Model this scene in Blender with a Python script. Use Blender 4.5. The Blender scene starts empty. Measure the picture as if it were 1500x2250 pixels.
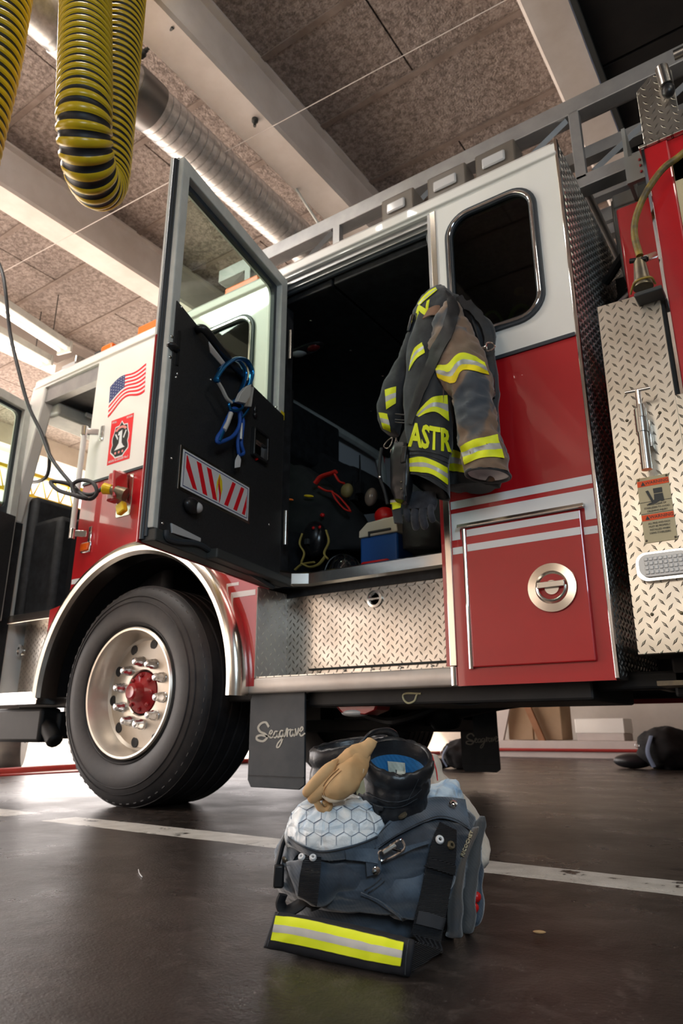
import bpy, bmesh, math, random
from mathutils import Vector, Matrix, noise
from mathutils.bvhtree import BVHTree
from mathutils.geometry import interpolate_bezier
random.seed(7)
sc = bpy.context.scene
COL = sc.collection
R = math.radians
# ---------------------------------------------------------------- camera
FPX, CX, CY = 1533.0, 750.0, 1125.0
PITCH, YAW, CAMH = R(17.5), R(34.6), 0.36
cam_d = bpy.data.cameras.new('camera'); cam = bpy.data.objects.new('camera', cam_d); COL.objects.link(cam)
cam.location = (0, 0, CAMH); cam.rotation_euler = (R(90) + PITCH, 0, YAW)
cam_d.sensor_fit = 'VERTICAL'; cam_d.sensor_height = 36.0; cam_d.sensor_width = 24.0
cam_d.lens = FPX / 2250 * 36.0
cam_d.clip_start = 0.02; cam_d.clip_end = 200
cam_d.dof.use_dof = True; cam_d.dof.focus_distance = 1.75; cam_d.dof.aperture_fstop = 5.6
sc.camera = cam
# ---------------------------------------------------------------- world, lights, exposure
sc.view_settings.view_transform = 'Standard'; sc.view_settings.look = 'None'
sc.view_settings.exposure = 0.0; sc.view_settings.gamma = 1.0; sc.view_settings.use_curve_mapping = False
w = bpy.data.worlds.new('sky'); sc.world = w; w.use_nodes = True
nt = w.node_tree; bg = nt.nodes['Background']
sky = nt.nodes.new('ShaderNodeTexSky'); sky.sky_type = 'HOSEK_WILKIE'; sky.turbidity = 4.0; sky.sun_direction = (-0.6, -0.35, 0.7)
wm = nt.nodes.new('ShaderNodeMix'); wm.data_type = 'RGBA'; wm.inputs[0].default_value = 0.7; wm.inputs[7].default_value = (0.68, 0.60, 0.56, 1)
nt.links.new(sky.outputs[0], wm.inputs[6]); nt.links.new(wm.outputs[2], bg.inputs[0]); bg.inputs[1].default_value = 4.5
def sun(energy, direction, color, angle):
    l = bpy.data.lights.new('sun', 'SUN'); l.energy = energy; l.color = color; l.angle = angle
    o = bpy.data.objects.new('sun', l); COL.objects.link(o)
    o.rotation_euler = Vector(direction).to_track_quat('-Z', 'Y').to_euler(); o.location = (-12, -6, 9)
sun(17.0, (0.55, 0.25, -0.75), (1.0, 0.86, 0.72), R(1))
def area(name, loc, target, sx, sy, energy, color, spread=180):
    l = bpy.data.lights.new(name, 'AREA'); l.shape = 'RECTANGLE'; l.size = sx; l.size_y = sy; l.energy = energy; l.color = color
    l.spread = R(spread)
    o = bpy.data.objects.new(name, l); COL.objects.link(o); o.location = loc
    o.rotation_euler = (Vector(target) - Vector(loc)).to_track_quat('-Z', 'Y').to_euler()
    return o
# daylight entering through the open bay doors at the front end, then room lights and added fills
area('bay_door_daylight', (-9.6, 3.0, 2.2), (0, 2.0, 2.2), 11.0, 3.6, 520, (1.0, 0.90, 0.84))
area('plate_reflection_fill', (-6.5, -5.4, 1.7), (-6.5, 2.5, 1.7), 3.4, 2.6, 62, (1.0, 0.80, 0.66))  # added for the warm rectangle mirrored in the step-well plate; no window built
area('plate_reflection_fill', (-1.65, -5.4, 3.0), (-1.65, 2.5, 3.0), 1.4, 2.6, 42, (1.0, 0.88, 0.74))  # added light, no window there; brightens the reflection in the stabiliser pad
area('ceiling_lights', (-2.7, 0.95, 4.45), (0, 0, 0), 3.4, 0.5, 185, (1.0, 0.96, 0.90)).rotation_euler = (R(9), R(-12), 0)
area('rear_wall_fill', (1.6, 0.9, 4.05), (0, 0, 0), 1.6, 0.5, 40, (1.0, 0.92, 0.80)).rotation_euler = (R(25), R(20), 0)  # added fill without a fitting, brightens the diamond plate behind the cab
area('cool_gear_fill', (1.9, -1.9, 2.3), (-0.75, 1.25, 0.25), 1.1, 1.1, 70, (0.66, 0.85, 1.0))  # added cool fill for the trousers and boots; no door on this side
# ---------------------------------------------------------------- pixel rays (for reading world positions of the photographed planes)
_fh = Vector((-math.sin(YAW), math.cos(YAW), 0)); _r = Vector((math.cos(YAW), math.sin(YAW), 0))
_f = _fh * math.cos(PITCH) + Vector((0, 0, math.sin(PITCH))); _u = -_fh * math.sin(PITCH) + Vector((0, 0, math.cos(PITCH)))
CAMP = Vector((0, 0, CAMH))
def ray(px, py): return _r * ((px - CX) / FPX) - _u * ((py - CY) / FPX) + _f
def on(px, py, ax, v):
    d = ray(px, py); t = (v - CAMP[ax]) / d[ax]; return CAMP + d * t
def T(px, py, y=2.48): return on(px, py, 1, y)
def G(px, py, z=0.0): return on(px, py, 2, z)
def P(px, py, d):
    r = ray(px, py); return CAMP + r * (d / r.dot(_fh))
# ---------------------------------------------------------------- materials
def mat(name, col=(0.5, 0.5, 0.5), rough=0.5, metal=0.0, coat=0.0, spec=0.5, emit=None, es=0.0, trans=0.0, ior=1.45, alpha=1.0, sheen=0.0):
    m = bpy.data.materials.new(name); m.use_nodes = True; b = m.node_tree.nodes['Principled BSDF']
    b.inputs['Base Color'].default_value = (*col, 1); b.inputs['Roughness'].default_value = rough
    b.inputs['Metallic'].default_value = metal; b.inputs['Coat Weight'].default_value = coat; b.inputs['Coat Roughness'].default_value = 0.04
    b.inputs['Specular IOR Level'].default_value = spec; b.inputs['Transmission Weight'].default_value = trans; b.inputs['IOR'].default_value = ior
    b.inputs['Alpha'].default_value = alpha; b.inputs['Sheen Weight'].default_value = sheen
    if emit: b.inputs['Emission Color'].default_value = (*emit, 1); b.inputs['Emission Strength'].default_value = es
    return m
class N:
    """tiny node helper"""
    def __init__(s, m): s.m = m; s.t = m.node_tree; s.b = s.t.nodes['Principled BSDF']
    def n(s, typ, **kw):
        x = s.t.nodes.new(typ)
        for k, v in kw.items(): setattr(x, k, v)
        return x
    def l(s, a, b): s.t.links.new(a, b)
    def co(s): return s.n('ShaderNodeTexCoord').outputs['Object']
    def math(s, op, a, b=None, c=None, clamp=False):
        x = s.n('ShaderNodeMath', operation=op, use_clamp=clamp)
        for i, q in enumerate((a, b, c)):
            if q is None: continue
            if isinstance(q, (int, float)): x.inputs[i].default_value = q
            else: s.l(q, x.inputs[i])
        return x.outputs[0]
    def noise(s, scale, detail=3, rough=0.5, vec=None, stretch=None, dist=0.0):
        x = s.n('ShaderNodeTexNoise'); x.inputs['Scale'].default_value = scale; x.inputs['Detail'].default_value = detail
        x.inputs['Roughness'].default_value = rough; x.inputs['Distortion'].default_value = dist
        v = vec or s.co()
        if stretch:
            mp = s.n('ShaderNodeMapping'); mp.inputs['Scale'].default_value = stretch; s.l(v, mp.inputs[0]); v = mp.outputs[0]
        s.l(v, x.inputs['Vector']); return x.outputs['Fac']
    def ramp(s, fac, stops):
        x = s.n('ShaderNodeValToRGB'); s.l(fac, x.inputs[0]); e = x.color_ramp.elements
        while len(e) < len(stops): e.new(0.5)
        for i, (p, c) in enumerate(stops):
            e[i].position = p; e[i].color = (*c, 1) if len(c) == 3 else c
        return x.outputs[0]
    def mix(s, fac, a, b):
        x = s.n('ShaderNodeMix', data_type='RGBA')
        for i, q in ((0, fac), (6, a), (7, b)):
            if isinstance(q, (int, float)): x.inputs[i].default_value = q
            elif isinstance(q, tuple): x.inputs[i].default_value = (*q, 1)
            else: s.l(q, x.inputs[i])
        return x.outputs[2]
    def bump(s, h, strength=0.5, dist=0.01):
        x = s.n('ShaderNodeBump'); x.inputs['Strength'].default_value = strength; x.inputs['Distance'].default_value = dist
        s.l(h, x.inputs['Height']); s.l(x.outputs[0], s.b.inputs['Normal']); return x
def noisy(name, c1, c2, scale, rough=0.6, bump=0.0, bscale=None, metal=0, coat=0, detail=5, stretch=None, dist=0.01, lo=0.35, hi=0.65, r2=None, **k):
    m = mat(name, c1, rough, metal, coat, **k); q = N(m)
    f = q.noise(scale, detail, 0.6, stretch=stretch)
    q.l(q.ramp(f, [(lo, c1), (hi, c2)]), q.b.inputs['Base Color'])
    if r2 is not None:
        mr = q.n('ShaderNodeMapRange'); mr.inputs[3].default_value = rough; mr.inputs[4].default_value = r2; q.l(f, mr.inputs[0]); q.l(mr.outputs[0], q.b.inputs['Roughness'])
    if bump: q.bump(q.noise(bscale or scale * 3, 4), bump, dist)
    return m
def diamond(name, plane, col=(0.66, 0.63, 0.58), rough=0.30, PU=0.047, PV=0.036, dirt=(0.42, 0.38, 0.33), hi=(0.20, 0.18, 0.15), kh=0.75):
    m = mat(name, col, rough, 1.0); q = N(m); sx = q.n('ShaderNodeSeparateXYZ'); q.l(q.co(), sx.inputs[0])
    a, b = {'xz': (0, 2), 'yz': (1, 2), 'xy': (0, 1)}[plane]
    u = q.math('DIVIDE', sx.outputs[a], PU); v = q.math('DIVIDE', sx.outputs[b], PV)
    hs = []
    for off, sg in ((0.0, 1), (0.5, -1)):
        fu = q.math('MULTIPLY', q.math('SUBTRACT', q.math('FRACT', q.math('ADD', u, off + 100)), 0.5), PU)
        fv = q.math('MULTIPLY', q.math('SUBTRACT', q.math('FRACT', q.math('ADD', v, off + 100)), 0.5), PV)
        ca, sa = math.cos(R(52)), math.sin(R(52)) * sg
        x = q.math('ADD', q.math('MULTIPLY', fu, ca), q.math('MULTIPLY', fv, sa))
        y = q.math('SUBTRACT', q.math('MULTIPLY', fv, ca), q.math('MULTIPLY', fu, sa))
        d = q.math('ADD', q.math('DIVIDE', q.math('ABSOLUTE', x), 0.0155), q.math('DIVIDE', q.math('ABSOLUTE', y), 0.0042))
        hs.append(q.math('SUBTRACT', 1.0, d, clamp=True))
    h = q.math('MAXIMUM', hs[0], hs[1]); h = q.math('MINIMUM', h, 0.55)
    q.bump(h, 1.0, 0.0045)
    k = q.math('MULTIPLY', q.math('GREATER_THAN', h, 0.02), kh)
    n1 = q.ramp(q.noise(6, 6, 0.6), [(0.35, col), (0.75, dirt)])
    q.l(q.mix(k, n1, hi), q.b.inputs['Base Color'])  # lug colour stands in for reflections that the bump alone lacks
    q.l(q.math('ADD', q.math('MULTIPLY', q.noise(9, 4), 0.2), rough - 0.08), q.b.inputs['Roughness'])
    return m
M = {}
M['red'] = noisy('red_paint', (0.40, 0.003, 0.007), (0.44, 0.004, 0.009), 3, rough=0.4, coat=1.0)
M['white'] = noisy('white_paint', (0.76, 0.74, 0.69), (0.80, 0.78, 0.74), 2, rough=0.35, coat=0.8)
M['offwhite'] = noisy('inner_white_paint', (0.50, 0.52, 0.49), (0.60, 0.61, 0.57), 12, rough=0.5, bump=0.15, bscale=90, dist=0.002)
M['decal_white'] = mat('white_decal', (0.72, 0.73, 0.74), 0.3, coat=0.5)
M['decal_red'] = mat('red_decal', (0.75, 0.01, 0.02), 0.35, coat=0.3)
M['decal_black'] = mat('black_decal', (0.012, 0.012, 0.014), 0.35)
M['decal_blue'] = mat('navy_decal', (0.03, 0.05, 0.16), 0.35)
M['decal_yellow'] = mat('yellow_decal', (0.8, 0.6, 0.02), 0.35)
M['dp_xz'] = diamond('diamond_plate_side', 'xz'); M['dp_yz'] = diamond('diamond_plate_cross', 'yz', (0.42, 0.37, 0.34), 0.3, hi=(1.0, 0.96, 0.84), PU=0.06, PV=0.046, kh=0.95); M['dp_yz'].node_tree.nodes['Principled BSDF'].inputs['Metallic'].default_value = 0.3; M['dp_xy'] = diamond('diamond_plate_tread', 'xy')  # cross plate: lugs whitened as painted glints
M['chrome'] = mat('chrome', (0.82, 0.82, 0.82), 0.06, 1.0)
M['steel'] = noisy('brushed_steel', (0.62, 0.59, 0.55), (0.72, 0.70, 0.66), 4, rough=0.24, metal=1, bump=0.04, bscale=60, dist=0.002, stretch=(1, 1, 8))
M['alu'] = noisy('polished_aluminium', (0.70, 0.64, 0.56), (0.78, 0.73, 0.66), 3, rough=0.2, metal=1)
M['grey_alu'] = noisy('ladder_aluminium', (0.30, 0.30, 0.30), (0.40, 0.395, 0.39), 5, rough=0.42, metal=0.7)
M['galv'] = noisy('galvanised_steel', (0.44, 0.43, 0.42), (0.62, 0.61, 0.60), 30, rough=0.4, metal=0.7)
M['black_plastic'] = mat('black_plastic', (0.012, 0.012, 0.013), 0.35)
M['rubber'] = noisy('black_rubber', (0.018, 0.019, 0.021), (0.03, 0.031, 0.034), 20, rough=0.55)
M['seal'] = mat('rubber_seal', (0.03, 0.037, 0.045), 0.45)
M['under'] = noisy('underbody_black', (0.003, 0.003, 0.004), (0.009, 0.008, 0.008), 9, rough=0.6)
M['interior'] = noisy('cab_interior_black', (0.006, 0.006, 0.007), (0.020, 0.021, 0.024), 20, rough=0.6)
M['interior_grey'] = mat('cab_interior_grey', (0.48, 0.49, 0.51), 0.7)
M['door_panel'] = noisy('textured_black_panel', (0.014, 0.014, 0.015), (0.03, 0.03, 0.031), 160, rough=0.45, bump=0.35, bscale=320, dist=0.002)
M['tyre'] = noisy('tyre_rubber', (0.013, 0.013, 0.015), (0.034, 0.030, 0.030), 9, rough=0.45, bump=0.15, bscale=60, dist=0.003, r2=0.65)
M['hub_red'] = mat('hub_red', (0.30, 0.006, 0.010), 0.35, coat=0.5)
M['lens'] = mat('clear_lens', (0.50, 0.50, 0.50), 0.12, spec=0.8)
M['pale_metal'] = mat('pale_metal', (0.62, 0.61, 0.57), 0.35, 0.25)
M['amber'] = mat('amber_lens', (0.75, 0.12, 0.01), 0.15)
M['orange'] = mat('orange_plastic', (0.85, 0.16, 0.015), 0.35)
M['red_plastic'] = mat('red_plastic', (0.60, 0.01, 0.01), 0.3)
M['yellow_plastic'] = mat('yellow_plastic', (0.72, 0.50, 0.01), 0.3)
M['yellow_hose'] = mat('yellow_hose_rib', (0.60, 0.42, 0.012), 0.28, spec=0.6)
M['hose_black'] = mat('hose_fabric_black', (0.008, 0.008, 0.010), 0.5)
M['blue_anod'] = mat('blue_anodised', (0.02, 0.20, 0.50), 0.22, 0.85)
M['blue_rope'] = mat('blue_cord', (0.01, 0.07, 0.32), 0.6)
M['blue_pipe'] = mat('blue_pipe', (0.02, 0.16, 0.45), 0.4)
M['plaque'] = mat('plaque_beige', (0.50, 0.43, 0.27), 0.4)
M['dark_grey'] = mat('dark_grey', (0.04, 0.043, 0.042), 0.5)
M['hose_tan'] = noisy('worn_yellow_hose', (0.32, 0.22, 0.03), (0.08, 0.06, 0.03), 18, rough=0.5)
M['brass'] = noisy('tarnished_brass', (0.22, 0.18, 0.11), (0.12, 0.10, 0.08), 14, rough=0.4, metal=0.7)
def tinted(name, col, rough=0.02, mixv=0.25):
    m = mat(name, col, rough); t = m.node_tree; t.nodes.clear()
    out = t.nodes.new('ShaderNodeOutputMaterial'); tr = t.nodes.new('ShaderNodeBsdfTransparent'); tr.inputs[0].default_value = (*col, 1)
    gl = t.nodes.new('ShaderNodeBsdfGlossy'); gl.inputs['Roughness'].default_value = rough
    fr = t.nodes.new('ShaderNodeFresnel'); fr.inputs[0].default_value = 1.45; ge = t.nodes.new('ShaderNodeNewGeometry'); inv = t.nodes.new('ShaderNodeMath'); inv.operation = 'SUBTRACT'; inv.inputs[0].default_value = 1.0; t.links.new(ge.outputs['Backfacing'], inv.inputs[1]); mu = t.nodes.new('ShaderNodeMath'); mu.operation = 'MULTIPLY'; t.links.new(fr.outputs[0], mu.inputs[0]); t.links.new(inv.outputs[0], mu.inputs[1])
    mx = t.nodes.new('ShaderNodeMixShader'); t.links.new(mu.outputs[0], mx.inputs[0]); t.links.new(tr.outputs[0], mx.inputs[1]); t.links.new(gl.outputs[0], mx.inputs[2])
    t.links.new(mx.outputs[0], out.inputs[0]); return m
M['glass'] = tinted('green_tinted_glass', (0.80, 0.90, 0.84))
M['dark_glass'] = tinted('dark_tinted_glass', (0.26, 0.34, 0.29))
M['clear'] = tinted('clear_glass', (0.93, 0.95, 0.94))
# ---------------------------------------------------------------- mesh helpers
class MB:
    def __init__(s): s.v = []; s.f = []; s.mi = []
    def add(s, vs, fs, mi=0):
        o = len(s.v); s.v += [Vector(v) for v in vs]; s.f += [[i + o for i in f] for f in fs]; s.mi += [mi] * len(fs); return s
    def box(s, x0, x1, y0, y1, z0, z1, mi=0):
        return s.add([(x0, y0, z0), (x1, y0, z0), (x1, y1, z0), (x0, y1, z0), (x0, y0, z1), (x1, y0, z1), (x1, y1, z1), (x0, y1, z1)],
                     [(3, 2, 1, 0), (4, 5, 6, 7), (0, 1, 5, 4), (1, 2, 6, 5), (2, 3, 7, 6), (3, 0, 4, 7)], mi)
    def obox(s, c, ax, ay, az, mi=0):
        c, ax, ay, az = Vector(c), Vector(ax), Vector(ay), Vector(az)
        vs = [c + sx * ax + sy * ay + sz * az for sz in (-1, 1) for sx, sy in ((-1, -1), (1, -1), (1, 1), (-1, 1))]
        return s.add(vs, [(3, 2, 1, 0), (4, 5, 6, 7), (0, 1, 5, 4), (1, 2, 6, 5), (2, 3, 7, 6), (3, 0, 4, 7)], mi)
    def rings(s, rings, cap=True, closed=False, mi=0):
        n = len(rings[0]); o = len(s.v); m = len(rings)
        for r in rings: s.v += [Vector(p) for p in r]
        fs = []
        for i in range(m if closed else m - 1):
            a, b = o + i * n, o + ((i + 1) % m) * n
            for j in range(n): fs.append([a + j, a + (j + 1) % n, b + (j + 1) % n, b + j])
        if cap and not closed:
            fs.append([o + j for j in range(n)][::-1]); fs.append([o + (m - 1) * n + j for j in range(n)])
        s.f += fs; s.mi += [mi] * len(fs); return s
    def tube(s, pts, r, n=12, closed=False, mi=0, cap=True, flat=None, up=None):
        pts = [Vector(p) for p in pts]; m = len(pts); rs = r if isinstance(r, (list, tuple)) else [r] * m
        rg = []; prev = None
        for i, p in enumerate(pts):
            a = pts[i - 1] if (i > 0 or closed) else p; b = pts[(i + 1) % m] if (i < m - 1 or closed) else p
            t = (b - a).normalized()
            if prev is None:
                ref = Vector(up) if up else (Vector((0, 0, 1)) if abs(t.z) < 0.9 else Vector((1, 0, 0)))
                e = (ref - t * ref.dot(t)).normalized()
            else:
                ref = Vector(up) if up else prev
                e = (ref - t * ref.dot(t)).normalized()
            prev = e; g = t.cross(e); k = flat if flat else 1.0
            rg.append([p + (e * math.cos(2 * math.pi * j / n) * k + g * math.sin(2 * math.pi * j / n)) * rs[i] for j in range(n)])
        return s.rings(rg, cap, closed, mi)
    def cyl(s, a, b, r, r2=None, n=24, mi=0):
        return s.tube([a, b], [r, r if r2 is None else r2], n, mi=mi)
    def lathe(s, prof, c, axis, n=40, mi=0, closed=False):
        c = Vector(c); ax = Vector(axis).normalized(); ref = Vector((0, 0, 1)) if abs(ax.z) < 0.9 else Vector((1, 0, 0))
        e = (ref - ax * ref.dot(ax)).normalized(); g = ax.cross(e)
        rg = [[c + ax * h + (e * math.cos(2 * math.pi * j / n) + g * math.sin(2 * math.pi * j / n)) * max(r, 1e-4) for j in range(n)] for r, h in prof]
        return s.rings(rg, cap=not closed, closed=closed, mi=mi)
    def ell(s, c, rx, ry, rz, n=20, m=12, rot=None, mi=0):
        c = Vector(c); rg = []
        for i in range(m + 1):
            ph = -math.pi / 2 + math.pi * i / m; k = max(math.cos(ph), 0.02)
            ring = []
            for j in range(n):
                a = 2 * math.pi * j / n; v = Vector((rx * k * math.cos(a), ry * k * math.sin(a), rz * math.sin(ph)))
                if rot: v = rot @ v
                ring.append(c + v)
            rg.append(ring)
        return s.rings(rg, mi=mi)
    def prism(s, outer, holes, axis, a, b, mi=0):
        """2D outline with holes extruded along an axis: axis 'y' -> (x,z), 'x' -> (y,z), 'z' -> (x,y)"""
        bm = bmesh.new(); loops = [outer] + list(holes)
        def to3(p, h): return {'y': (p[0], h, p[1]), 'x': (h, p[0], p[1]), 'z': (p[0], p[1], h)}[axis]
        base = []
        for lp in loops:
            vs = [bm.verts.new(to3(p, a)) for p in lp]; base.append(vs)
            for i in range(len(vs)): bm.edges.new((vs[i], vs[(i + 1) % len(vs)]))
        bmesh.ops.triangle_fill(bm, edges=bm.edges[:], use_beauty=True, use_dissolve=False)
        bm.verts.index_update(); o = len(s.v); nb = len(bm.verts)
        d = {'y': Vector((0, b - a, 0)), 'x': Vector((b - a, 0, 0)), 'z': Vector((0, 0, b - a))}[axis]
        co = [v.co.copy() for v in bm.verts]; fs = [[v.index for v in f.verts] for f in bm.faces]
        s.v += co + [c + d for c in co]
        allf = [[i + o for i in f] for f in fs] + [[i + o + nb for i in f][::-1] for f in fs]
        for vs in base:
            ids = [v.index for v in vs]
            for i in range(len(ids)):
                p, q_ = ids[i], ids[(i + 1) % len(ids)]; allf.append([p + o, q_ + o, q_ + o + nb, p + o + nb])
        s.f += allf; s.mi += [mi] * len(allf); bm.free(); return s
    def build(s, name, mats, parent=None, smooth=True, ang=40, bevel=0, sub=0, solid=0, recalc=True, kind=None, label=None):
        me = bpy.data.meshes.new(name); org = world_loc(parent) if parent else Vector((0, 0, 0))
        top = parent is None
        if top:
            xs = [v.x for v in s.v]; ys = [v.y for v in s.v]; zs = [v.z for v in s.v]
            org = Vector(((min(xs) + max(xs)) / 2, (min(ys) + max(ys)) / 2, min(zs))) if kind != 'structure' else org
        me.from_pydata([tuple(v - org) for v in s.v], [], s.f)
        if not isinstance(mats, (list, tuple)): mats = [mats]
        for m in mats: me.materials.append(m)
        for p, mi in zip(me.polygons, s.mi): p.material_index = mi
        if recalc:
            bm = bmesh.new(); bm.from_mesh(me); bmesh.ops.recalc_face_normals(bm, faces=bm.faces); bm.to_mesh(me); bm.free()
        if smooth:
            for p in me.polygons: p.use_smooth = True
            me.set_sharp_from_angle(angle=R(ang))
        o = bpy.data.objects.new(name, me); COL.objects.link(o)
        if parent: o.parent = parent
        else: o.location = org
        if bevel:
            b = o.modifiers.new('bevel', 'BEVEL'); b.width = bevel; b.segments = 2; b.limit_method = 'ANGLE'; b.angle_limit = R(50)
        if solid:
            b = o.modifiers.new('solid', 'SOLIDIFY'); b.thickness = solid; b.offset = 1
        if sub:
            b = o.modifiers.new('sub', 'SUBSURF'); b.levels = sub; b.render_levels = sub
        if kind: o['kind'] = kind
        if label: o['label'] = label
        return o
def world_loc(o):
    l = Vector((0, 0, 0))
    while o is not None: l = l + o.location; o = o.parent
    return l
def thing(name, label, cat, loc, group=None):
    o = bpy.data.objects.new(name, None); COL.objects.link(o); o.location = loc; o.empty_display_size = 0.05
    o['label'] = label; o['category'] = cat
    if group: o['group'] = group
    return o
def tag(o, label, cat, group=None):
    o['label'] = label; o['category'] = cat
    if group: o['group'] = group
    return o
def struct(o): o['kind'] = 'structure'; return o
def rrect(x0, x1, y0, y1, r, n=5):
    out = []
    for cx, cy, a0 in ((x1 - r, y1 - r, 0), (x0 + r, y1 - r, 90), (x0 + r, y0 + r, 180), (x1 - r, y0 + r, 270)):
        for i in range(n + 1):
            a = R(a0 + 90 * i / n); out.append((cx + r * math.cos(a), cy + r * math.sin(a)))
    return out
def circ(cx, cy, r, n=32, a0=0, a1=360):
    full = (a1 - a0 == 360)
    return [(cx + r * math.cos(R(a0 + (a1 - a0) * i / (n if full else n - 1))), cy + r * math.sin(R(a0 + (a1 - a0) * i / (n if full else n - 1)))) for i in range(n)]
def spline(pts, k=8, closed=False):
    pts = [Vector(p) for p in pts]; out = []; n = len(pts)
    for i in range(n if closed else n - 1):
        p0 = pts[(i - 1) % n] if (closed or i > 0) else pts[0] * 2 - pts[1]
        p1 = pts[i]; p2 = pts[(i + 1) % n]; p3 = pts[(i + 2) % n] if (closed or i + 2 < n) else p2 * 2 - p1
        for j in range(k):
            t = j / k; out.append(0.5 * (2 * p1 + (p2 - p0) * t + (2 * p0 - 5 * p1 + 4 * p2 - p3) * t * t + (3 * p1 - p0 - 3 * p2 + p3) * t ** 3))
    if not closed: out.append(pts[-1])
    return out
def offset_strip(outer, inner): pass
def text_mesh(txt, size, origin, ux, uz, mats, name, parent, depth=0.0012, bold=0.0, align='CENTER', label=None, sx=1.0):
    """lettering laid in the plane spanned by ux (reading direction) and uz (up)"""
    cu = bpy.data.curves.new('lettering', 'FONT'); cu.body = txt; cu.size = size; cu.align_x = align; cu.align_y = 'CENTER'; cu.offset = bold; cu.extrude = depth / 2; cu.resolution_u = 3
    ob = bpy.data.objects.new('lettering', cu); COL.objects.link(ob); bpy.context.view_layer.update()
    me = bpy.data.meshes.new_from_object(ob.evaluated_get(bpy.context.evaluated_depsgraph_get())); bpy.data.objects.remove(ob); bpy.data.curves.remove(cu)
    ux, uz = Vector(ux).normalized(), Vector(uz).normalized(); nn = ux.cross(uz)
    mb = MB(); mb.add([Vector(origin) + ux * v.co.x * sx + uz * v.co.y + nn * v.co.z for v in me.vertices], [list(p.vertices) for p in me.polygons])
    bpy.data.meshes.remove(me)
    return mb if name is None else mb.build(name, mats, parent, smooth=False, recalc=False, label=label)
def flat(poly, org, ux, uz, t=0.0012):
    """thin plate with a 2D outline in the plane of ux, uz, thickness t on the ux x uz side"""
    ux, uz = Vector(ux), Vector(uz); nn = ux.cross(uz).normalized(); mb = MB(); n = len(poly)
    a = [Vector(org) + ux * p[0] + uz * p[1] for p in poly]; b = [q + nn * t for q in a]
    bm = bmesh.new(); vs = [bm.verts.new(q) for q in b]
    for i in range(n): bm.edges.new((vs[i], vs[(i + 1) % n]))
    bmesh.ops.triangle_fill(bm, edges=bm.edges[:]); bm.verts.index_update()
    fs = [[v.index for v in f.verts] for f in bm.faces]; bm.free()
    mb.add(a + b, [[i + n for i in f] for f in fs] + [f[::-1] for f in fs] + [[i, (i + 1) % n, (i + 1) % n + n, i + n] for i in range(n)])
    return mb
def stroke(pts, w, org, ux, uz, t=0.0012, k=6):
    """ribbon stroke (handwriting) in a plane"""
    ux, uz = Vector(ux), Vector(uz); nn = ux.cross(uz).normalized(); s = spline([Vector((p[0], p[1], 0)) for p in pts], k); mb = MB()
    L = []; Rr = []
    for i, p in enumerate(s):
        d = (s[min(i + 1, len(s) - 1)] - s[max(i - 1, 0)]).normalized(); q = Vector((-d.y, d.x, 0)); e = w * (0.75 + 0.35 * abs(d.y))
        L.append(p + q * e / 2); Rr.append(p - q * e / 2)
    rg = []
    for a, b in zip(L, Rr):
        A = Vector(org) + ux * a.x + uz * a.y; B = Vector(org) + ux * b.x + uz * b.y
        rg.append([A, B, B + nn * t, A + nn * t])
    mb.rings(rg); return mb
def merge(*ms):
    o = MB()
    for m in ms:
        k = len(o.v); o.v += m.v; o.f += [[i + k for i in f] for f in m.f]; o.mi += m.mi
    return o
# cloth helpers ------------------------------------------------------------
def loft_lr(rows, F, nseg=36, sub=6, exp=2.3, back=None):
    """rows of (leftpx, leftpy, rightpx, rightpy, depth, thickness): closed rings spanning left to right with real thickness"""
    ks = [tuple(r) for r in rows]
    P0 = []
    for r in ks:
        P0.append((F(r[0], r[1], r[4]), F(r[2], r[3], r[4]), r[5]))
    Ls = spline([p[0] for p in P0], sub); Rs = spline([p[1] for p in P0], sub); Ts = spline([Vector((p[2], 0, 0)) for p in P0], sub)
    rings = []
    for i in range(len(Ls)):
        L, Rr, t = Ls[i], Rs[i], max(Ts[i].x, 0.002)
        c = (L + Rr) / 2; a = (Rr - L) / 2
        if a.length < 1e-4: a = _r * 1e-4
        b = (_fh - a * (_fh.dot(a) / a.dot(a))).normalized() * t
        ring = []
        for j in range(nseg):
            th = 2 * math.pi * j / nseg; cc, ss = math.cos(th), math.sin(th)
            ring.append(c + a * (abs(cc) ** (2 / exp)) * (1 if cc >= 0 else -1) + b * (abs(ss) ** (2 / exp)) * (1 if ss >= 0 else -1))
        rings.append(ring)
    return rings
def displace(mb, amp, scale, stretch=(1, 1, 1), seed=0.0, ridged=True, keep=None):
    """fold the cloth along its normals"""
    me = bpy.data.meshes.new('tmp'); me.from_pydata([tuple(v) for v in mb.v], [], mb.f); bm = bmesh.new(); bm.from_mesh(me)
    bmesh.ops.recalc_face_normals(bm, faces=bm.faces); bm.normal_update()
    for i, v in enumerate(bm.verts):
        q = Vector((v.co.x * stretch[0], v.co.y * stretch[1], v.co.z * stretch[2])) * scale + Vector((seed, seed * 1.7, -seed))
        n = noise.noise(q) + 0.5 * noise.noise(q * 2.1)
        if ridged: n = (1 - abs(n) * 2.2)
        k = keep(v.co) if keep else 1.0
        mb.v[i] = v.co + v.normal * amp * n * k
    bm.free(); bpy.data.meshes.remove(me); return mb
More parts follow.
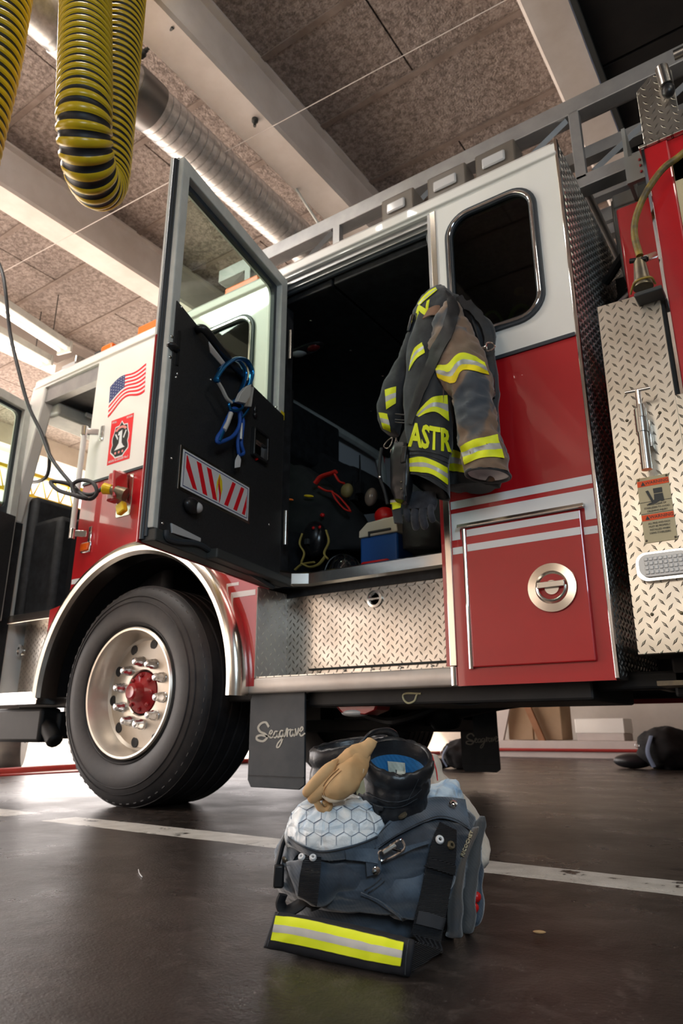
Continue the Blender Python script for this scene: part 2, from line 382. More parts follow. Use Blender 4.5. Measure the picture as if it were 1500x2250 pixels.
class Surf:
    def __init__(s, *mbs):
        vs = []; fs = []
        for m in mbs:
            o = len(vs); vs += m.v; fs += [[i + o for i in f] for f in m.f]
        s.t = BVHTree.FromPolygons([tuple(v) for v in vs], fs)
    def hit(s, px, py, off=0.002, fallback=None):
        d = ray(px, py).normalized(); h = s.t.ray_cast(CAMP, d)
        if h[0] is None:
            q = (fallback or P(px, py, 1.4)); h = s.t.find_nearest(q)
            nn = h[1]
            if nn.dot(d) > 0: nn = -nn
            return h[0] + nn * off, nn
        nn = h[1]
        if nn.dot(d) > 0: nn = -nn
        return h[0] + nn * off, nn
    def hit3(s, p, off=0.002):
        d = (Vector(p) - CAMP); q = s.hit(0, 0) if False else None
        h = s.t.ray_cast(CAMP, d.normalized())
        if h[0] is None: h = s.t.find_nearest(p)
        nn = h[1]
        if nn.dot(d) > 0: nn = -nn
        return h[0] + nn * off, nn
def strip_smooth(surf, A, B, nv=5, off=0.006, th=0.004, fallback=None, sub=6, it=6, mi=0, mb=None):
    """like strip_on, but the strap bridges dips: distances along the strap are averaged"""
    a = spline([Vector((p[0], p[1], 0)) for p in A], sub); b = spline([Vector((p[0], p[1], 0)) for p in B], sub)
    D_ = []
    for p, q in zip(a, b):
        row = []
        for j in range(nv + 1):
            x = p.lerp(q, j / nv); d = ray(x.x, x.y).normalized(); h = surf.t.ray_cast(CAMP, d)
            row.append((d, (h[0] - CAMP).length if h[0] is not None else None))
        D_.append(row)
    ref = [r[1] for row in D_ for r in row if r[1] is not None]; dm = sum(ref) / len(ref) if ref else (fallback - CAMP).length
    V = [[(r[1] if r[1] is not None else dm) for r in row] for row in D_]; n, m = len(V), nv + 1
    for _ in range(it):
        V = [[(V[max(i - 1, 0)][j] + V[min(i + 1, n - 1)][j] + V[i][max(j - 1, 0)] + V[i][min(j + 1, m - 1)] + 2 * V[i][j]) / 6 for j in range(m)] for i in range(n)]
    rg = []
    for i in range(n):
        rg.append([CAMP + D_[i][j][0] * (V[i][j] - off - th) for j in range(m)] + [CAMP + D_[i][j][0] * (V[i][j] - off) for j in range(m - 1, -1, -1)])
    out = mb or MB(); out.rings(rg, cap=True, mi=mi); return out
def strip_on(surf, A, B, nu=None, nv=5, off=0.003, th=0.003, fallback=None, sub=6, mi=0, mb=None):
    """cloth strip lying on a surface: A and B are the two edges (pixel polylines of the photographed strip)"""
    a = spline([Vector((p[0], p[1], 0)) for p in A], sub) if len(A) > 1 else None
    b = spline([Vector((p[0], p[1], 0)) for p in B], sub)
    rg_o = []; rg_i = []
    for p, q in zip(a, b):
        ro = []; ri = []
        for j in range(nv + 1):
            t = j / nv; x = p.lerp(q, t); h, n = surf.hit(x.x, x.y, off, fallback)
            ro.append(h + n * th); ri.append(h)
        rg_o.append(ro + ri[::-1])
    out = mb or MB(); out.rings(rg_o, cap=True, mi=mi); return out
# ================================================================ the station
def floor_mat():
    m = mat('station_floor', (0.06, 0.05, 0.045), 0.35, spec=0.5); q = N(m); c = q.co()
    sx = q.n('ShaderNodeSeparateXYZ'); q.l(c, sx.inputs[0]); X, Y = sx.outputs[0], sx.outputs[1]
    base = q.ramp(q.noise(1.6, 8, 0.65, stretch=(1, 1.6, 1), dist=0.6), [(0.32, (0.008, 0.0055, 0.0045)), (0.47, (0.019, 0.014, 0.0115)), (0.58, (0.034, 0.026, 0.022)), (0.72, (0.075, 0.058, 0.050))])
    base = q.mix(q.math('MULTIPLY', q.math('SUBTRACT', q.noise(11, 9, 0.75, dist=1.5), 0.52, clamp=True), 2.2), base, (0.17, 0.14, 0.125))
    sp = q.n('ShaderNodeTexVoronoi'); sp.inputs['Scale'].default_value = 90; q.l(c, sp.inputs['Vector'])
    base = q.mix(q.math('MULTIPLY', q.math('LESS_THAN', sp.outputs['Distance'], 0.10), q.math('GREATER_THAN', q.noise(6, 2), 0.55)), base, (0.24, 0.22, 0.20))
    # worn white line along the bay
    e = q.math('MULTIPLY', q.math('SUBTRACT', q.noise(5, 4, 0.6), 0.5), 0.03)
    dY = q.math('ABSOLUTE', q.math('SUBTRACT', q.math('ADD', Y, e), 2.015))
    inl = q.math('LESS_THAN', dY, 0.088)
    wear = q.math('GREATER_THAN', q.noise(7, 8, 0.7), 0.40)
    gap = q.math('GREATER_THAN', q.math('ABSOLUTE', q.math('ADD', X, 3.02)), 0.14)
    inl = q.math('MULTIPLY', q.math('MULTIPLY', inl, wear), gap)
    base = q.mix(inl, base, q.ramp(q.noise(14, 6), [(0.3, (0.42, 0.40, 0.36)), (0.7, (0.62, 0.60, 0.56))]))
    # sawn joint across the bay
    jn = q.math('LESS_THAN', q.math('ABSOLUTE', q.math('ADD', q.math('ADD', X, 1.72), q.math('MULTIPLY', q.math('SUBTRACT', q.noise(30, 2), 0.5), 0.006))), 0.0022)
    jn = q.math('MULTIPLY', jn, q.math('LESS_THAN', Y, 2.0))
    base = q.mix(jn, base, (0.012, 0.010, 0.009))
    q.l(base, q.b.inputs['Base Color'])
    mr = q.n('ShaderNodeMapRange'); mr.inputs[3].default_value = 0.14; mr.inputs[4].default_value = 0.46; q.l(q.noise(2.4, 6, 0.6), mr.inputs[0]); q.l(mr.outputs[0], q.b.inputs['Roughness'])
    q.bump(q.math('ADD', q.noise(120, 4, 0.7), q.math('MULTIPLY', q.noise(14, 4), 1.5)), 0.35, 0.005)
    return m
M['floor'] = floor_mat()
M['outside'] = noisy('sunlit_concrete', (0.62, 0.56, 0.50), (0.70, 0.64, 0.58), 1, rough=0.8)
M['panel'] = (lambda: noisy('wood_wool_ceiling_panel', (0.17, 0.135, 0.12), (0.36, 0.30, 0.27), 34, rough=0.95, bump=0.9, bscale=70, detail=8, dist=0.02, lo=0.38, hi=0.62))()
M['beam'] = noisy('painted_concrete_beam', (0.60, 0.54, 0.50), (0.70, 0.645, 0.61), 3, rough=0.7, bump=0.1, bscale=25)
M['beam_side'] = M['beam']
M['rail'] = noisy('ceiling_runner', (0.16, 0.12, 0.10), (0.24, 0.19, 0.165), 8, rough=0.8)
M['wall'] = noisy('station_wall', (0.42, 0.38, 0.34), (0.50, 0.46, 0.42), 1.2, rough=0.8)
CZ = 4.6
struct(MB().box(-6.0, 9, -6, 16, -0.12, 0).build('floor', M['floor'], kind='structure', smooth=False))
struct(MB().box(-40, -6.04, -30, 40, -0.14, -0.01).build('ground', M['outside'], kind='structure', smooth=False))
struct(MB().box(-6.06, -5.98, -6, 16, -0.05, 0.012).build('trim_1', mat('threshold_red', (0.30, 0.02, 0.015), 0.5), kind='structure', smooth=False))
# ceiling: panels between the beams with narrow shadow gaps
cl = MB()
bays = [(-9.2, -6.78), (-6.52, -4.76), (-4.48, -2.74), (-2.46, -0.82), (-0.56, 1.3), (1.56, 3.4), (3.66, 6.0)]
for bi, (a, b) in enumerate(bays):
    ys = [-6 + 0.66 * k for k in range(34)]
    for k, y0 in enumerate(ys):
        y0 += 0.027
        if k % 2: cl.box(a, (a + b) / 2 - 0.006, y0, y0 + 0.645, CZ, CZ + 0.05); cl.box((a + b) / 2 + 0.006, b, y0, y0 + 0.645, CZ, CZ + 0.05)
        else: cl.box(a, b, y0, y0 + 0.645, CZ, CZ + 0.05)
cl.box(-9.3, 9, -6, 16.5, CZ + 0.06, CZ + 0.2)
cl.build('ceiling', M['panel'], kind='structure', smooth=False)
rn = MB()
for a, b in bays:
    for k in range(34):
        y0 = -6 + 0.66 * k; rn.box(a, b, y0 - 0.020, y0 + 0.020, CZ - 0.012, CZ + 0.01)
rn.build('trim_2', M['rail'], kind='structure', smooth=False)
for i, (a, b) in enumerate([(-6.78, -6.52), (-4.76, -4.48), (-2.74, -2.46), (-0.82, -0.56), (1.3, 1.56), (3.4, 3.66)]):
    MB().prism([(a, 4.27), (a + 0.02, 4.25), (b - 0.02, 4.25), (b, 4.27), (b, CZ - 0.02), (b + 0.05, CZ - 0.02), (b + 0.05, CZ), (a - 0.05, CZ), (a - 0.05, CZ - 0.02), (a, CZ - 0.02)], [], 'y', -6, 16).build('ceiling_beam', M['beam'], kind='structure', smooth=False)
MB().box(-9.5, -9.2, -6, 16, 4.3, 4.8).build('trim_3', M['beam'], kind='structure', smooth=False)
MB().box(-9.3, 9, 13, 13.2, 0, CZ).build('wall_back', M['wall'], kind='structure', smooth=False)
MB().box(-9.3, -5.4, -6.2, -6, 0, CZ).box(-5.4, 9, -6.2, -6, 0, CZ).build('wall_front', M['wall'], kind='structure', smooth=False)
MB().box(8, 8.2, -6, 13, 0, CZ).build('wall_right', M['wall'], kind='structure', smooth=False)
# raised overhead door running dark under the ceiling at the right
od = MB()
for k in range(9): od.box(-0.52, 3.2, 0.4 + k * 0.62, 0.4 + k * 0.62 + 0.60, 4.14, 4.18)
t = thing('overhead_door', 'dark raised overhead door lying flat under the ceiling at top right', 'garage door', (1.3, 3.2, 4.14))
od.build('door_section', M['under'], t, smooth=False)
MB().box(-0.55, -0.52, 0.2, 6.2, 4.10, 4.22).box(3.2, 3.23, 0.2, 6.2, 4.10, 4.22).build('track', M['dark_grey'], t, smooth=False)
# blue conduit beside the right-hand beam
bp = [G(1237, -30, 4.22), G(1270, 92, 4.22), G(1312, 195, 4.22), G(1340, 270, 4.22), G(1362, 330, 4.22)]
bp = [Vector((-0.535, p.y, 4.235)) for p in bp]; bp = [Vector((-0.535, 2.2, 4.235))] + bp + [Vector((-0.535, 9, 4.235))]
o = MB().tube(bp, 0.012, 8).build('conduit', M['blue_pipe']); tag(o, 'thin blue pipe running along the right-hand ceiling beam', 'pipe')
# spiral duct
t = thing('spiral_duct', 'galvanised spiral air duct hung below the ceiling behind the open door', 'duct', (-3.03, 3.0, 4.15))
dz = 4.22; dx = -3.02; d0 = MB(); n = 0; prof = []; y = 2.20
while y < 9.5:
    prof += [(0.152, y), (0.155, y + 0.028), (0.152, y + 0.053), (0.143, y + 0.0575), (0.152, y + 0.062)]; y += 0.062
d0.lathe(prof, (dx, 0, dz), (0, 1, 0), 40); d0.build('duct_run', M['galv'], t, ang=25)
MB().lathe([(0.158, 2.02), (0.163, 2.03), (0.163, 2.19), (0.160, 2.21), (0.15, 2.21), (0.15, 2.02)], (dx, 0, dz), (0, 1, 0), 40).build('collar', mat('dark_galvanised', (0.16, 0.155, 0.15), 0.4, 0.8), t, ang=30)
MB().lathe([(0.150, 0.6), (0.150, 2.06)], (dx, 0, dz), (0, 1, 0), 40).lathe([(0.158, 1.55), (0.158, 1.75), (0.15, 1.78), (0.15, 1.5)], (dx, 0, dz), (0, 1, 0), 40).build('duct_end', M['galv'], t, ang=25)
# hanger rods
def rod(name, label, a, b, r=0.010, m='dark_grey'):
    a, b = Vector(a), Vector(b); t = thing(name, label, 'hanger', b)
    MB().cyl(a, b, r, n=10).build('rod', M[m], t)
    MB().lathe([(0.005, -0.03), (0.026, -0.03), (0.026, 0.0), (0.014, 0.01), (0.014, 0.045), (0.004, 0.05)], b, (a - b), 14).build('clamp', M[m], t)
rod('hanger_rod', 'dark hanger rod with clamp below the middle beam', G(380, 60, 4.25), (-2.86, G(362, 185, 3.95).y, 4.36))
rod('hanger_rod', 'pale hanger rod with hook under the beam above the ladder', G(650, 415, 4.25), G(705, 500, 4.0), 0.010, 'offwhite')
for px, py in ((560, 262),):
    p = G(px, py, 4.25); o = MB().lathe([(0.004, 0), (0.022, 0), (0.022, -0.02), (0.01, -0.03), (0.01, -0.06), (0.003, -0.06)], p, (0, 0, 1), 12).build('anchor_bolt', M['dark_grey']); tag(o, 'small anchor bolt in the soffit of the middle beam', 'bolt')
wa, wb = G(150, 520, 4.20), G(640, 255, 4.20); dd = (wb - wa)
o = MB().tube([wa - dd * 0.6, wa, wb, wb + dd * 1.2], 0.0028, 6).build('wire', M['beam']); tag(o, 'thin pale wire strung across below the beams', 'wire')
# fluorescent fittings at the left
def fitting(a, b, label):
    a, b = Vector(a), Vector(b); c = (a + b) / 2; d = (b - a); L = d.length / 2; d.normalize(); s = Vector((-d.y, d.x, 0))
    t = thing('strip_light', label, 'ceiling light', c + Vector((0, 0, 0)))
    MB().obox(c + Vector((0, 0, 0.055)), d * L, s * 0.075, Vector((0, 0, 0.035))).build('housing', M['offwhite'], t, bevel=0.004)
    MB().obox(c + d * (L + 0.01) + Vector((0, 0, 0.03)), d * 0.012, s * 0.09, Vector((0, 0, 0.06))).build('end_cap', M['offwhite'], t, bevel=0.003)
    MB().obox(c - d * (L + 0.01) + Vector((0, 0, 0.03)), d * 0.012, s * 0.09, Vector((0, 0, 0.06))).build('end_cap', M['offwhite'], t, bevel=0.003)
    for k in (-1, 1):
        MB().tube([c - d * (L - 0.02) + s * 0.045 * k, c + d * (L - 0.02) + s * 0.045 * k], 0.014, 12).build('tube_lamp', mat('fluorescent_tube', (0.9, 0.85, 0.8), 0.3, emit=(1, 0.9, 0.78), es=2.2), t)
    for k in (-0.7, 0.7):
        MB().tube([c + d * L * k + Vector((0, 0, 0.09)), c + d * L * k + Vector((0, 0, CZ - c.z))], 0.005, 6).build('chain', M['dark_grey'], t)
fitting(G(-60, 640, 4.05), G(140, 770, 4.05), 'long fluorescent light hanging above the cab roof at the left')
fitting(G(-80, 700, 4.05) , G(100, 800, 4.05), 'second fluorescent light hanging nearest the open bay end')
# yellow hoist beam seen through the windscreen
t = thing('hoist_beam', 'yellow lattice beam seen through the cab windscreen', 'beam', (-8.2, 6, 3.35))
yb = MB(); yb.box(-8.23, -8.17, 3, 11, 3.55, 3.60); yb.box(-8.23, -8.17, 3, 11, 3.25, 3.30)
for k in range(40):
    y0 = 3 + k * 0.2; yb.tube([(-8.2, y0, 3.28), (-8.2, y0 + 0.1, 3.56), (-8.2, y0 + 0.2, 3.28)], 0.012, 6)
yb.build('lattice', M['yellow_plastic'], t, smooth=False)
MB().tube([(-8.2, 5.9, 3.25), (-8.2, 5.9, 2.98)], 0.01, 6).box(-8.26, -8.14, 5.82, 5.98, 2.9, 3.02).build('hook_block', M['red_plastic'], t, smooth=False)
# ================================================================ the fire engine
D = 2.48
TR = thing('fire_truck', 'red and white fire engine with its rear crew door standing open', 'fire truck', (-2.2, 3.7, 0))
def pt(name, mb, m, parent=None, **k): return mb.build(name, M[m] if isinstance(m, str) else m, parent or TR, **k)
Y1 = 2.53
WHLX, WHLZ, ARCH = -3.045, 0.56, 0.80
# --- cab body panels
a = [(-0.60, 0.525), (-0.60, 1.838), (-1.175, 1.838), (-1.175, 0.525)]
rear_red = pt('lower_panel', MB().prism(a, [], 'y', D, Y1), 'red', smooth=False, label='red painted lower side panel behind the crew door')
win = rrect(-1.115, -0.715, 1.975, 2.615, 0.10, 7)
rear_white = pt('upper_panel', MB().prism([(-0.60, 1.838), (-0.60, 2.70), (-1.175, 2.70), (-1.175, 1.838)], [win], 'y', D, Y1), 'white', smooth=False, label='white painted upper side panel around the crew window')
def window(x0, x1, z0, z1, r, y, glass, inner=None):
    f = pt('window', MB().prism(rrect(x0 - 0.035, x1 + 0.035, z0 - 0.035, z1 + 0.035, r + 0.035, 8), [rrect(x0, x1, z0, z1, r, 8)], 'y', y - 0.012, y + 0.01), 'seal', ang=30, bevel=0.003)
    pt('window_trim', MB().prism(rrect(x0 - 0.02, x1 + 0.02, z0 - 0.02, z1 + 0.02, r + 0.02, 8), [rrect(x0 - 0.006, x1 + 0.006, z0 - 0.006, z1 + 0.006, r + 0.006, 8)], 'y', y - 0.019, y - 0.010), 'chrome', f, ang=30, bevel=0.003)
    pt('pane', MB().prism(rrect(x0 - 0.01, x1 + 0.01, z0 - 0.01, z1 + 0.01, r + 0.01, 8), [], 'y', y + 0.002, y + 0.006), glass, f, smooth=False)
    return f
window(-1.095, -0.735, 1.995, 2.595, 0.085, D, 'dark_glass')
# middle panel between the doors with wheel arch
arc = [(WHLX + ARCH * math.cos(R(t)), WHLZ + ARCH * math.sin(R(t))) for t in range(0, 181, 5)]
lower = [(-2.20, 0.525), (-2.20, 1.838), (-3.68, 1.838), (-3.69, 1.10), (-3.87, 1.07), (-3.87, 0.525)] + [p for p in arc[::-1]]
lower = [(-2.20, 0.56), (-2.20, 1.02), (-2.13, 1.03), (-2.13, 1.838), (-3.68, 1.838), (-3.69, 1.10), (-3.87, 1.07), (-3.87, 0.56)] + arc[::-1]
pt('lower_panel', MB().prism(lower, [], 'y', D, Y1), 'red', smooth=False, label='red painted lower side panel around the wheel arch')
mw = rrect(-2.98, -2.30, 1.93, 2.57, 0.09, 6)
pt('upper_panel', MB().prism([(-2.13, 1.838), (-2.13, 2.70), (-3.665, 2.70), (-3.68, 1.838)], [mw], 'y', D, Y1), 'white', smooth=False, label='white painted upper side panel between the two doors')
window(-2.96, -2.32, 1.95, 2.55, 0.075, D, 'dark_glass')
pt('trim_strip', MB().box(-1.17, -0.605, D - 0.008, D, 1.830, 1.846), 'seal'); pt('trim_strip', MB().box(-3.68, -2.14, D - 0.008, D, 1.830, 1.846), 'seal')
# roof rail with gutter, roof, header over the doors
prof = [(2.53, 2.80), (2.495, 2.795), (2.482, 2.775), (2.478, 2.73), (2.468, 2.725), (2.470, 2.716), (2.482, 2.712), (2.482, 2.70), (2.56, 2.70), (2.56, 2.80)]
pt('roof_rail', MB().rings([[(x, y, z) for y, z in prof] for x in (-4.40, -0.598)]), 'white', smooth=False, bevel=0.003)
pt('roof', MB().prism([(-4.46, 2.53), (-0.60, 2.53), (-0.60, 4.88), (-4.46, 4.88)], [], 'z', 2.74, 2.80), 'white', smooth=False)
pt('door_header', MB().box(-2.13, -1.205, 2.50, 2.56, 2.635, 2.70).box(-2.13, -1.205, 2.485, 2.51, 2.655, 2.665), 'grey_alu', smooth=False, bevel=0.002)
pt('door_header', MB().box(-4.33, -3.67, 2.50, 2.56, 2.59, 2.70), 'grey_alu', smooth=False, bevel=0.002)
pt('door_seal', MB().tube(spline([(-2.12, 2.52, 1.06), (-2.12, 2.52, 2.60), (-2.09, 2.52, 2.628), (-1.30, 2.52, 2.628), (-1.235, 2.52, 2.60), (-1.225, 2.52, 2.4)], 5), 0.012, 8), 'seal')
# --- B pillar strip, edge trims
pt('pillar_strip', MB().box(-1.203, -1.175, D - 0.006, Y1, 0.60, 2.70), 'alu', smooth=False, bevel=0.002)
pt('pillar', MB().box(-1.222, -1.203, D + 0.004, Y1 + 0.02, 0.60, 1.84), 'red', smooth=False)
pt('pillar', MB().box(-1.222, -1.203, D + 0.004, Y1 + 0.02, 1.84, 2.70), 'grey_alu', smooth=False)
# --- rear wall of cab in diamond plate
rw = MB().box(-0.62, -0.592, D + 0.005, 4.88, 0.53, 2.79)
for i in range(40):
    for j in range(62):
        for o_, sg in ((0, 1), (0.5, -1)):
            cy, cz = 2.50 + (i + o_) * 0.047, 0.55 + (j + o_) * 0.036
            if cz > 2.77: continue
            ca, sa = math.cos(R(38)), math.sin(R(38)) * sg; lv, wv_ = Vector((0, ca, sa)), Vector((0, -sa, ca)); c_ = Vector((-0.5918, cy, cz)); up_ = Vector((0.0035, 0, 0))
            rw.add([c_ - lv * 0.016, c_ - wv_ * 0.0052, c_ + lv * 0.016, c_ + wv_ * 0.0052, c_ + up_ - lv * 0.005, c_ + up_ + lv * 0.005], [(0, 1, 4), (1, 2, 5), (1, 5, 4), (2, 3, 5), (3, 0, 4), (3, 4, 5)], 1)
rw.build('cab_rear_wall', [mat('tread_plate_base', (0.42, 0.38, 0.35), 0.3, 0.9), mat('tread_plate_lug_glint', (0.95, 0.92, 0.86), 0.22, 0.75)], TR, smooth=False, recalc=False)  # lugs coloured brighter than the plate, highlights put into the material
pt('corner_trim', MB().box(-0.602, -0.588, D - 0.004, D + 0.012, 0.53, 2.79), 'chrome', smooth=False, bevel=0.002)
# far side of cab and roof liner
pt('far_side', MB().prism([(-4.46, 0.53), (-0.60, 0.53), (-0.60, 2.79), (-4.46, 2.79)], [rrect(-3.9, -3.2, 1.95, 2.5, .05, 3)], 'y', 4.84, 4.88), 'red', smooth=False)
pt('interior_side', MB().box(-2.85, -0.63, 4.78, 4.82, 1.05, 2.70), 'interior_grey', smooth=False)
pt('headliner', MB().box(-2.82, -1.815, 2.54, 4.8, 2.585, 2.63).box(-1.80, -0.64, 2.54, 4.8, 2.585, 2.63), 'interior', smooth=False, bevel=0.006)
pt('bulkhead', MB().box(-2.93, -2.89, 2.6, 4.8, 1.40, 2.66), 'interior_grey', smooth=False)
pt('bulkhead_rail', MB().tube(spline([(-2.84, 2.9, 2.56), (-2.82, 3.3, 2.565), (-2.82, 4.5, 2.565), (-2.82, 4.66, 2.50), (-2.82, 4.70, 2.30), (-2.82, 4.70, 1.9)], 5), 0.035, 8), 'offwhite')
pt('bulkhead_pad', MB().box(-2.88, -2.60, 3.05, 3.75, 2.05, 2.42), 'interior', bevel=0.02)
for b_ in ((-1.21, -1.15, 2.56, 2.60, 1.05, 2.6), (-0.66, -0.635, 2.56, 4.78, 1.05, 2.63), (-2.18, -2.13, 2.54, 2.62, 1.05, 2.6), (-3.66, -2.18, 2.54, 2.58, 1.4, 1.93)): pt('interior_lining', MB().box(*b_), 'interior', smooth=False)
pt('cab_floor', MB().box(-2.32, -0.63, 2.70, 4.8, 1.0, 1.05).box(-2.9, -2.32, 2.6, 4.8, 1.36, 1.40).box(-2.32, -2.28, 2.6, 4.8, 1.0, 1.40), 'interior', smooth=False)
pt('bench_seat', MB().box(-2.85, -2.35, 3.3, 4.6, 1.05, 1.42), 'interior', bevel=0.04); pt('bench_seat', MB().box(-1.2, -0.68, 3.0, 4.6, 1.05, 1.45).box(-0.85, -0.68, 3.0, 4.6, 1.45, 2.05), 'interior', bevel=0.04)
hb = spline([T(608, 890, 2.75), T(625, 800, 2.75), T(635, 820, 2.75), T(628, 885, 2.75), T(608, 900, 2.75)], 5)
pt('grab_handle', MB().tube([(-2.42, 2.9, 2.28), (-2.36, 2.86, 2.30), (-2.33, 2.86, 2.26), (-2.33, 2.86, 2.02), (-2.36, 2.87, 1.97), (-2.45, 2.9, 1.97)], 0.014, 8), 'black_plastic')
dl = pt('dome_light', MB().ell((-2.30, 2.96, 2.578), 0.125, 0.05, 0.022), 'black_plastic')
pt('lens', MB().ell((-2.35, 2.96, 2.570), 0.06, 0.036, 0.022), 'lens', dl); pt('lens', MB().ell((-2.25, 2.96, 2.570), 0.05, 0.036, 0.022), mat('dark_red_lens', (0.12, 0.01, 0.01), 0.2), dl)
for px, py in ((683, 705), (770, 770), (840, 826), (815, 903)):
    p = G(px, py, 2.583); pt('headliner_screw', MB().ell(p, 0.008, 0.008, 0.004, 10, 6), 'steel')
# --- step well
pt('step_well', MB().box(-2.215, -2.197, D + 0.001, 2.72, 0.597, 1.02), 'dp_yz', smooth=False, label='diamond plate side of the step well')
pt('step_locker', MB().box(-2.20, -1.21, 2.71, 2.73, 0.597, 1.035), 'dp_xz', smooth=False, label='diamond plate back of the step well')
ld = pt('locker_door', MB().box(-2.04, -1.235, 2.702, 2.712, 0.645, 0.985), 'dp_xz', smooth=False, bevel=0.002, label='low diamond plate locker door under the sill')
pt('hinge', MB().tube([(-2.05, 2.700, 0.642), (-1.22, 2.700, 0.642)], 0.005, 8), 'dark_grey', ld)
for k in range(6): pt('rivet', MB().ell((-2.0 + 0.15 * k, 2.701, 0.628), 0.006, 0.004, 0.006, 8, 6), 'steel', ld)
c = T(823, 1316, 2.70)
lt = pt('recessed_latch', MB().lathe([(0.001, 0.004), (0.028, 0.004), (0.03, -0.002), (0.040, -0.002), (0.040, -0.008), (0.029, -0.010), (0.022, 0.0), (0.001, 0.0)], (c.x, 2.702, c.z), (0, 1, 0), 30), 'steel', ang=30)
pt('latch_bar', MB().box(c.x - 0.026, c.x + 0.026, 2.692, 2.699, c.z - 0.005, c.z + 0.005), 'steel', ld, bevel=0.002)
sp = pt('lower_step', MB().rings([[(x, y, z) for y, z in ((2.49, 0.528), (2.482, 0.535), (2.482, 0.590), (2.49, 0.597), (2.72, 0.597), (2.72, 0.528))] for x in (-2.238, -1.19, -1.183)]), noisy('step_aluminium', (0.62, 0.55, 0.50), (0.72, 0.66, 0.61), 5, rough=0.5, metal=0.45), bevel=0.004, ang=50, label='dull aluminium edge of the lower step')
pt('tread', MB().box(-2.2, -1.19, 2.488, 2.71, 0.597, 0.602), 'dp_xy', sp, smooth=False)
pt('step_corner', MB().tube([(-1.195, 2.495, 0.528), (-1.195, 2.495, 0.597)], 0.016, 20), 'chrome', sp)
# polished sill with mitred ends
sl = MB(); path = [(-2.13, 2.50), (-2.09, 2.62), (-2.02, 2.665), (-1.30, 2.665), (-1.235, 2.60), (-1.215, 2.53)]
sl.rings([[(x, y, 1.035), (x, y - 0.018, 1.045), (x, y - 0.018, 1.095), (x, y, 1.105), (x, y + 0.10, 1.105), (x, y + 0.10, 1.035)] for x, y in path])
pt('door_sill', sl, 'steel', ang=25)
# --- compartment door with stripes
cd = pt('compartment_door', MB().box(-1.105, -0.655, D - 0.016, D, 0.590, 1.127), 'red', smooth=False, bevel=0.004)
pt('hinge', MB().tube([(-1.113, D - 0.010, 0.585), (-1.113, D - 0.010, 1.127)], 0.0095, 12), 'chrome', cd)
gt = pt('drip_rail', MB().rings([[(x, D, 1.150), (x, D - 0.03, 1.146), (x, D - 0.034, 1.132), (x, D - 0.026, 1.130), (x, D - 0.024, 1.138), (x, D, 1.138)] for x in (-1.135, -0.638)]), 'alu', smooth=False, bevel=0.002)
def stripe(x0, x1, z0, z1, y=D, parent=None): return pt('stripe', MB().box(x0, x1, y - 0.0012, y, z0, z1), 'decal_white', parent, smooth=False)
stripe(-1.17, -0.604, 1.222, 1.255)
pt('stripe', MB().prism([(-1.17, 1.203), (-1.17, 1.092), (-1.135, 1.092), (-1.135, 1.135), (-0.642, 1.135), (-0.642, 1.088), (-0.604, 1.088), (-0.604, 1.203)], [], 'y', D - 0.0012, D), 'decal_white', smooth=False)
stripe(-1.17, -1.125, 1.034, 1.062); stripe(-0.652, -0.604, 1.034, 1.062)
stripe(-1.10, -0.66, 1.094, 1.122, D - 0.016, cd); stripe(-1.10, -0.66, 1.034, 1.062, D - 0.016, cd)
c = T(1213, 1291, D - 0.016)
lt = pt('latch', MB().lathe([(0.001, 0.018), (0.030, 0.018), (0.050, 0.010), (0.058, -0.001), (0.088, -0.001), (0.090, -0.005), (0.088, -0.008), (0.060, -0.010), (0.054, -0.004), (0.046, 0.006), (0.03, 0.012), (0.001, 0.012)], (c.x, D - 0.016, c.z), (0, 1, 0), 48), 'alu', cd, ang=25)
pt('latch_knob', MB().lathe([(0.001, 0.012), (0.03, 0.012), (0.026, -0.008), (0.001, -0.008)], (c.x, D - 0.016, c.z), (0, 1, 0), 30), 'steel', cd, ang=30)
pt('latch_ring', MB().tube(spline([(c.x + 0.052 * math.cos(R(a_)), D - 0.030, c.z + 0.004 + 0.052 * math.sin(R(a_))) for a_ in range(180, 361, 20)], 3), 0.005, 8).box(c.x - 0.050, c.x + 0.050, D - 0.038, D - 0.026, c.z - 0.002, c.z + 0.020), 'steel', cd, ang=40, bevel=0.002)
# stripes by the wheel arch
stripe(-2.40, -2.21, 0.985, 1.012); stripe(-2.42, -2.32, 1.045, 1.06)
stripe(-3.683, -3.60, 1.205, 1.235); stripe(-3.685, -3.64, 1.14, 1.17)
# --- polished fender
fm = MB(); rg = []
for t_ in range(-3, 184, 4):
    cs, sn = math.cos(R(t_)), math.sin(R(t_)); ring = []
    for rr, yy in ((0.815, D), (0.818, D - 0.02), (0.812, D - 0.050), (0.795, D - 0.072), (0.77, D - 0.082), (0.745, D - 0.076), (0.728, D - 0.055), (0.726, D - 0.02), (0.726, D + 0.05), (0.735, D + 0.05), (0.737, D - 0.015), (0.76, D - 0.05), (0.79, D - 0.05), (0.805, D)):
        ring.append((WHLX + rr * cs, yy, WHLZ + rr * sn))
    rg.append(ring)
fm.rings(rg); pt('fender', fm, 'alu', ang=35)
wl = MB(); rg = []
for t_ in range(0, 181, 6):
    cs, sn = math.cos(R(t_)), math.sin(R(t_)); rg.append([(WHLX + r_ * cs, y_, WHLZ + r_ * sn) for r_, y_ in ((0.735, D + .01), (0.735, 3.1), (0.75, 3.1), (0.75, D + .01))])
wl.rings(rg); wl.prism([(WHLX + 0.75 * math.cos(R(t_)), WHLZ + 0.75 * math.sin(R(t_))) for t_ in range(0, 181, 10)], [], 'y', 3.10, 3.12); pt('wheel_well', wl, 'under')
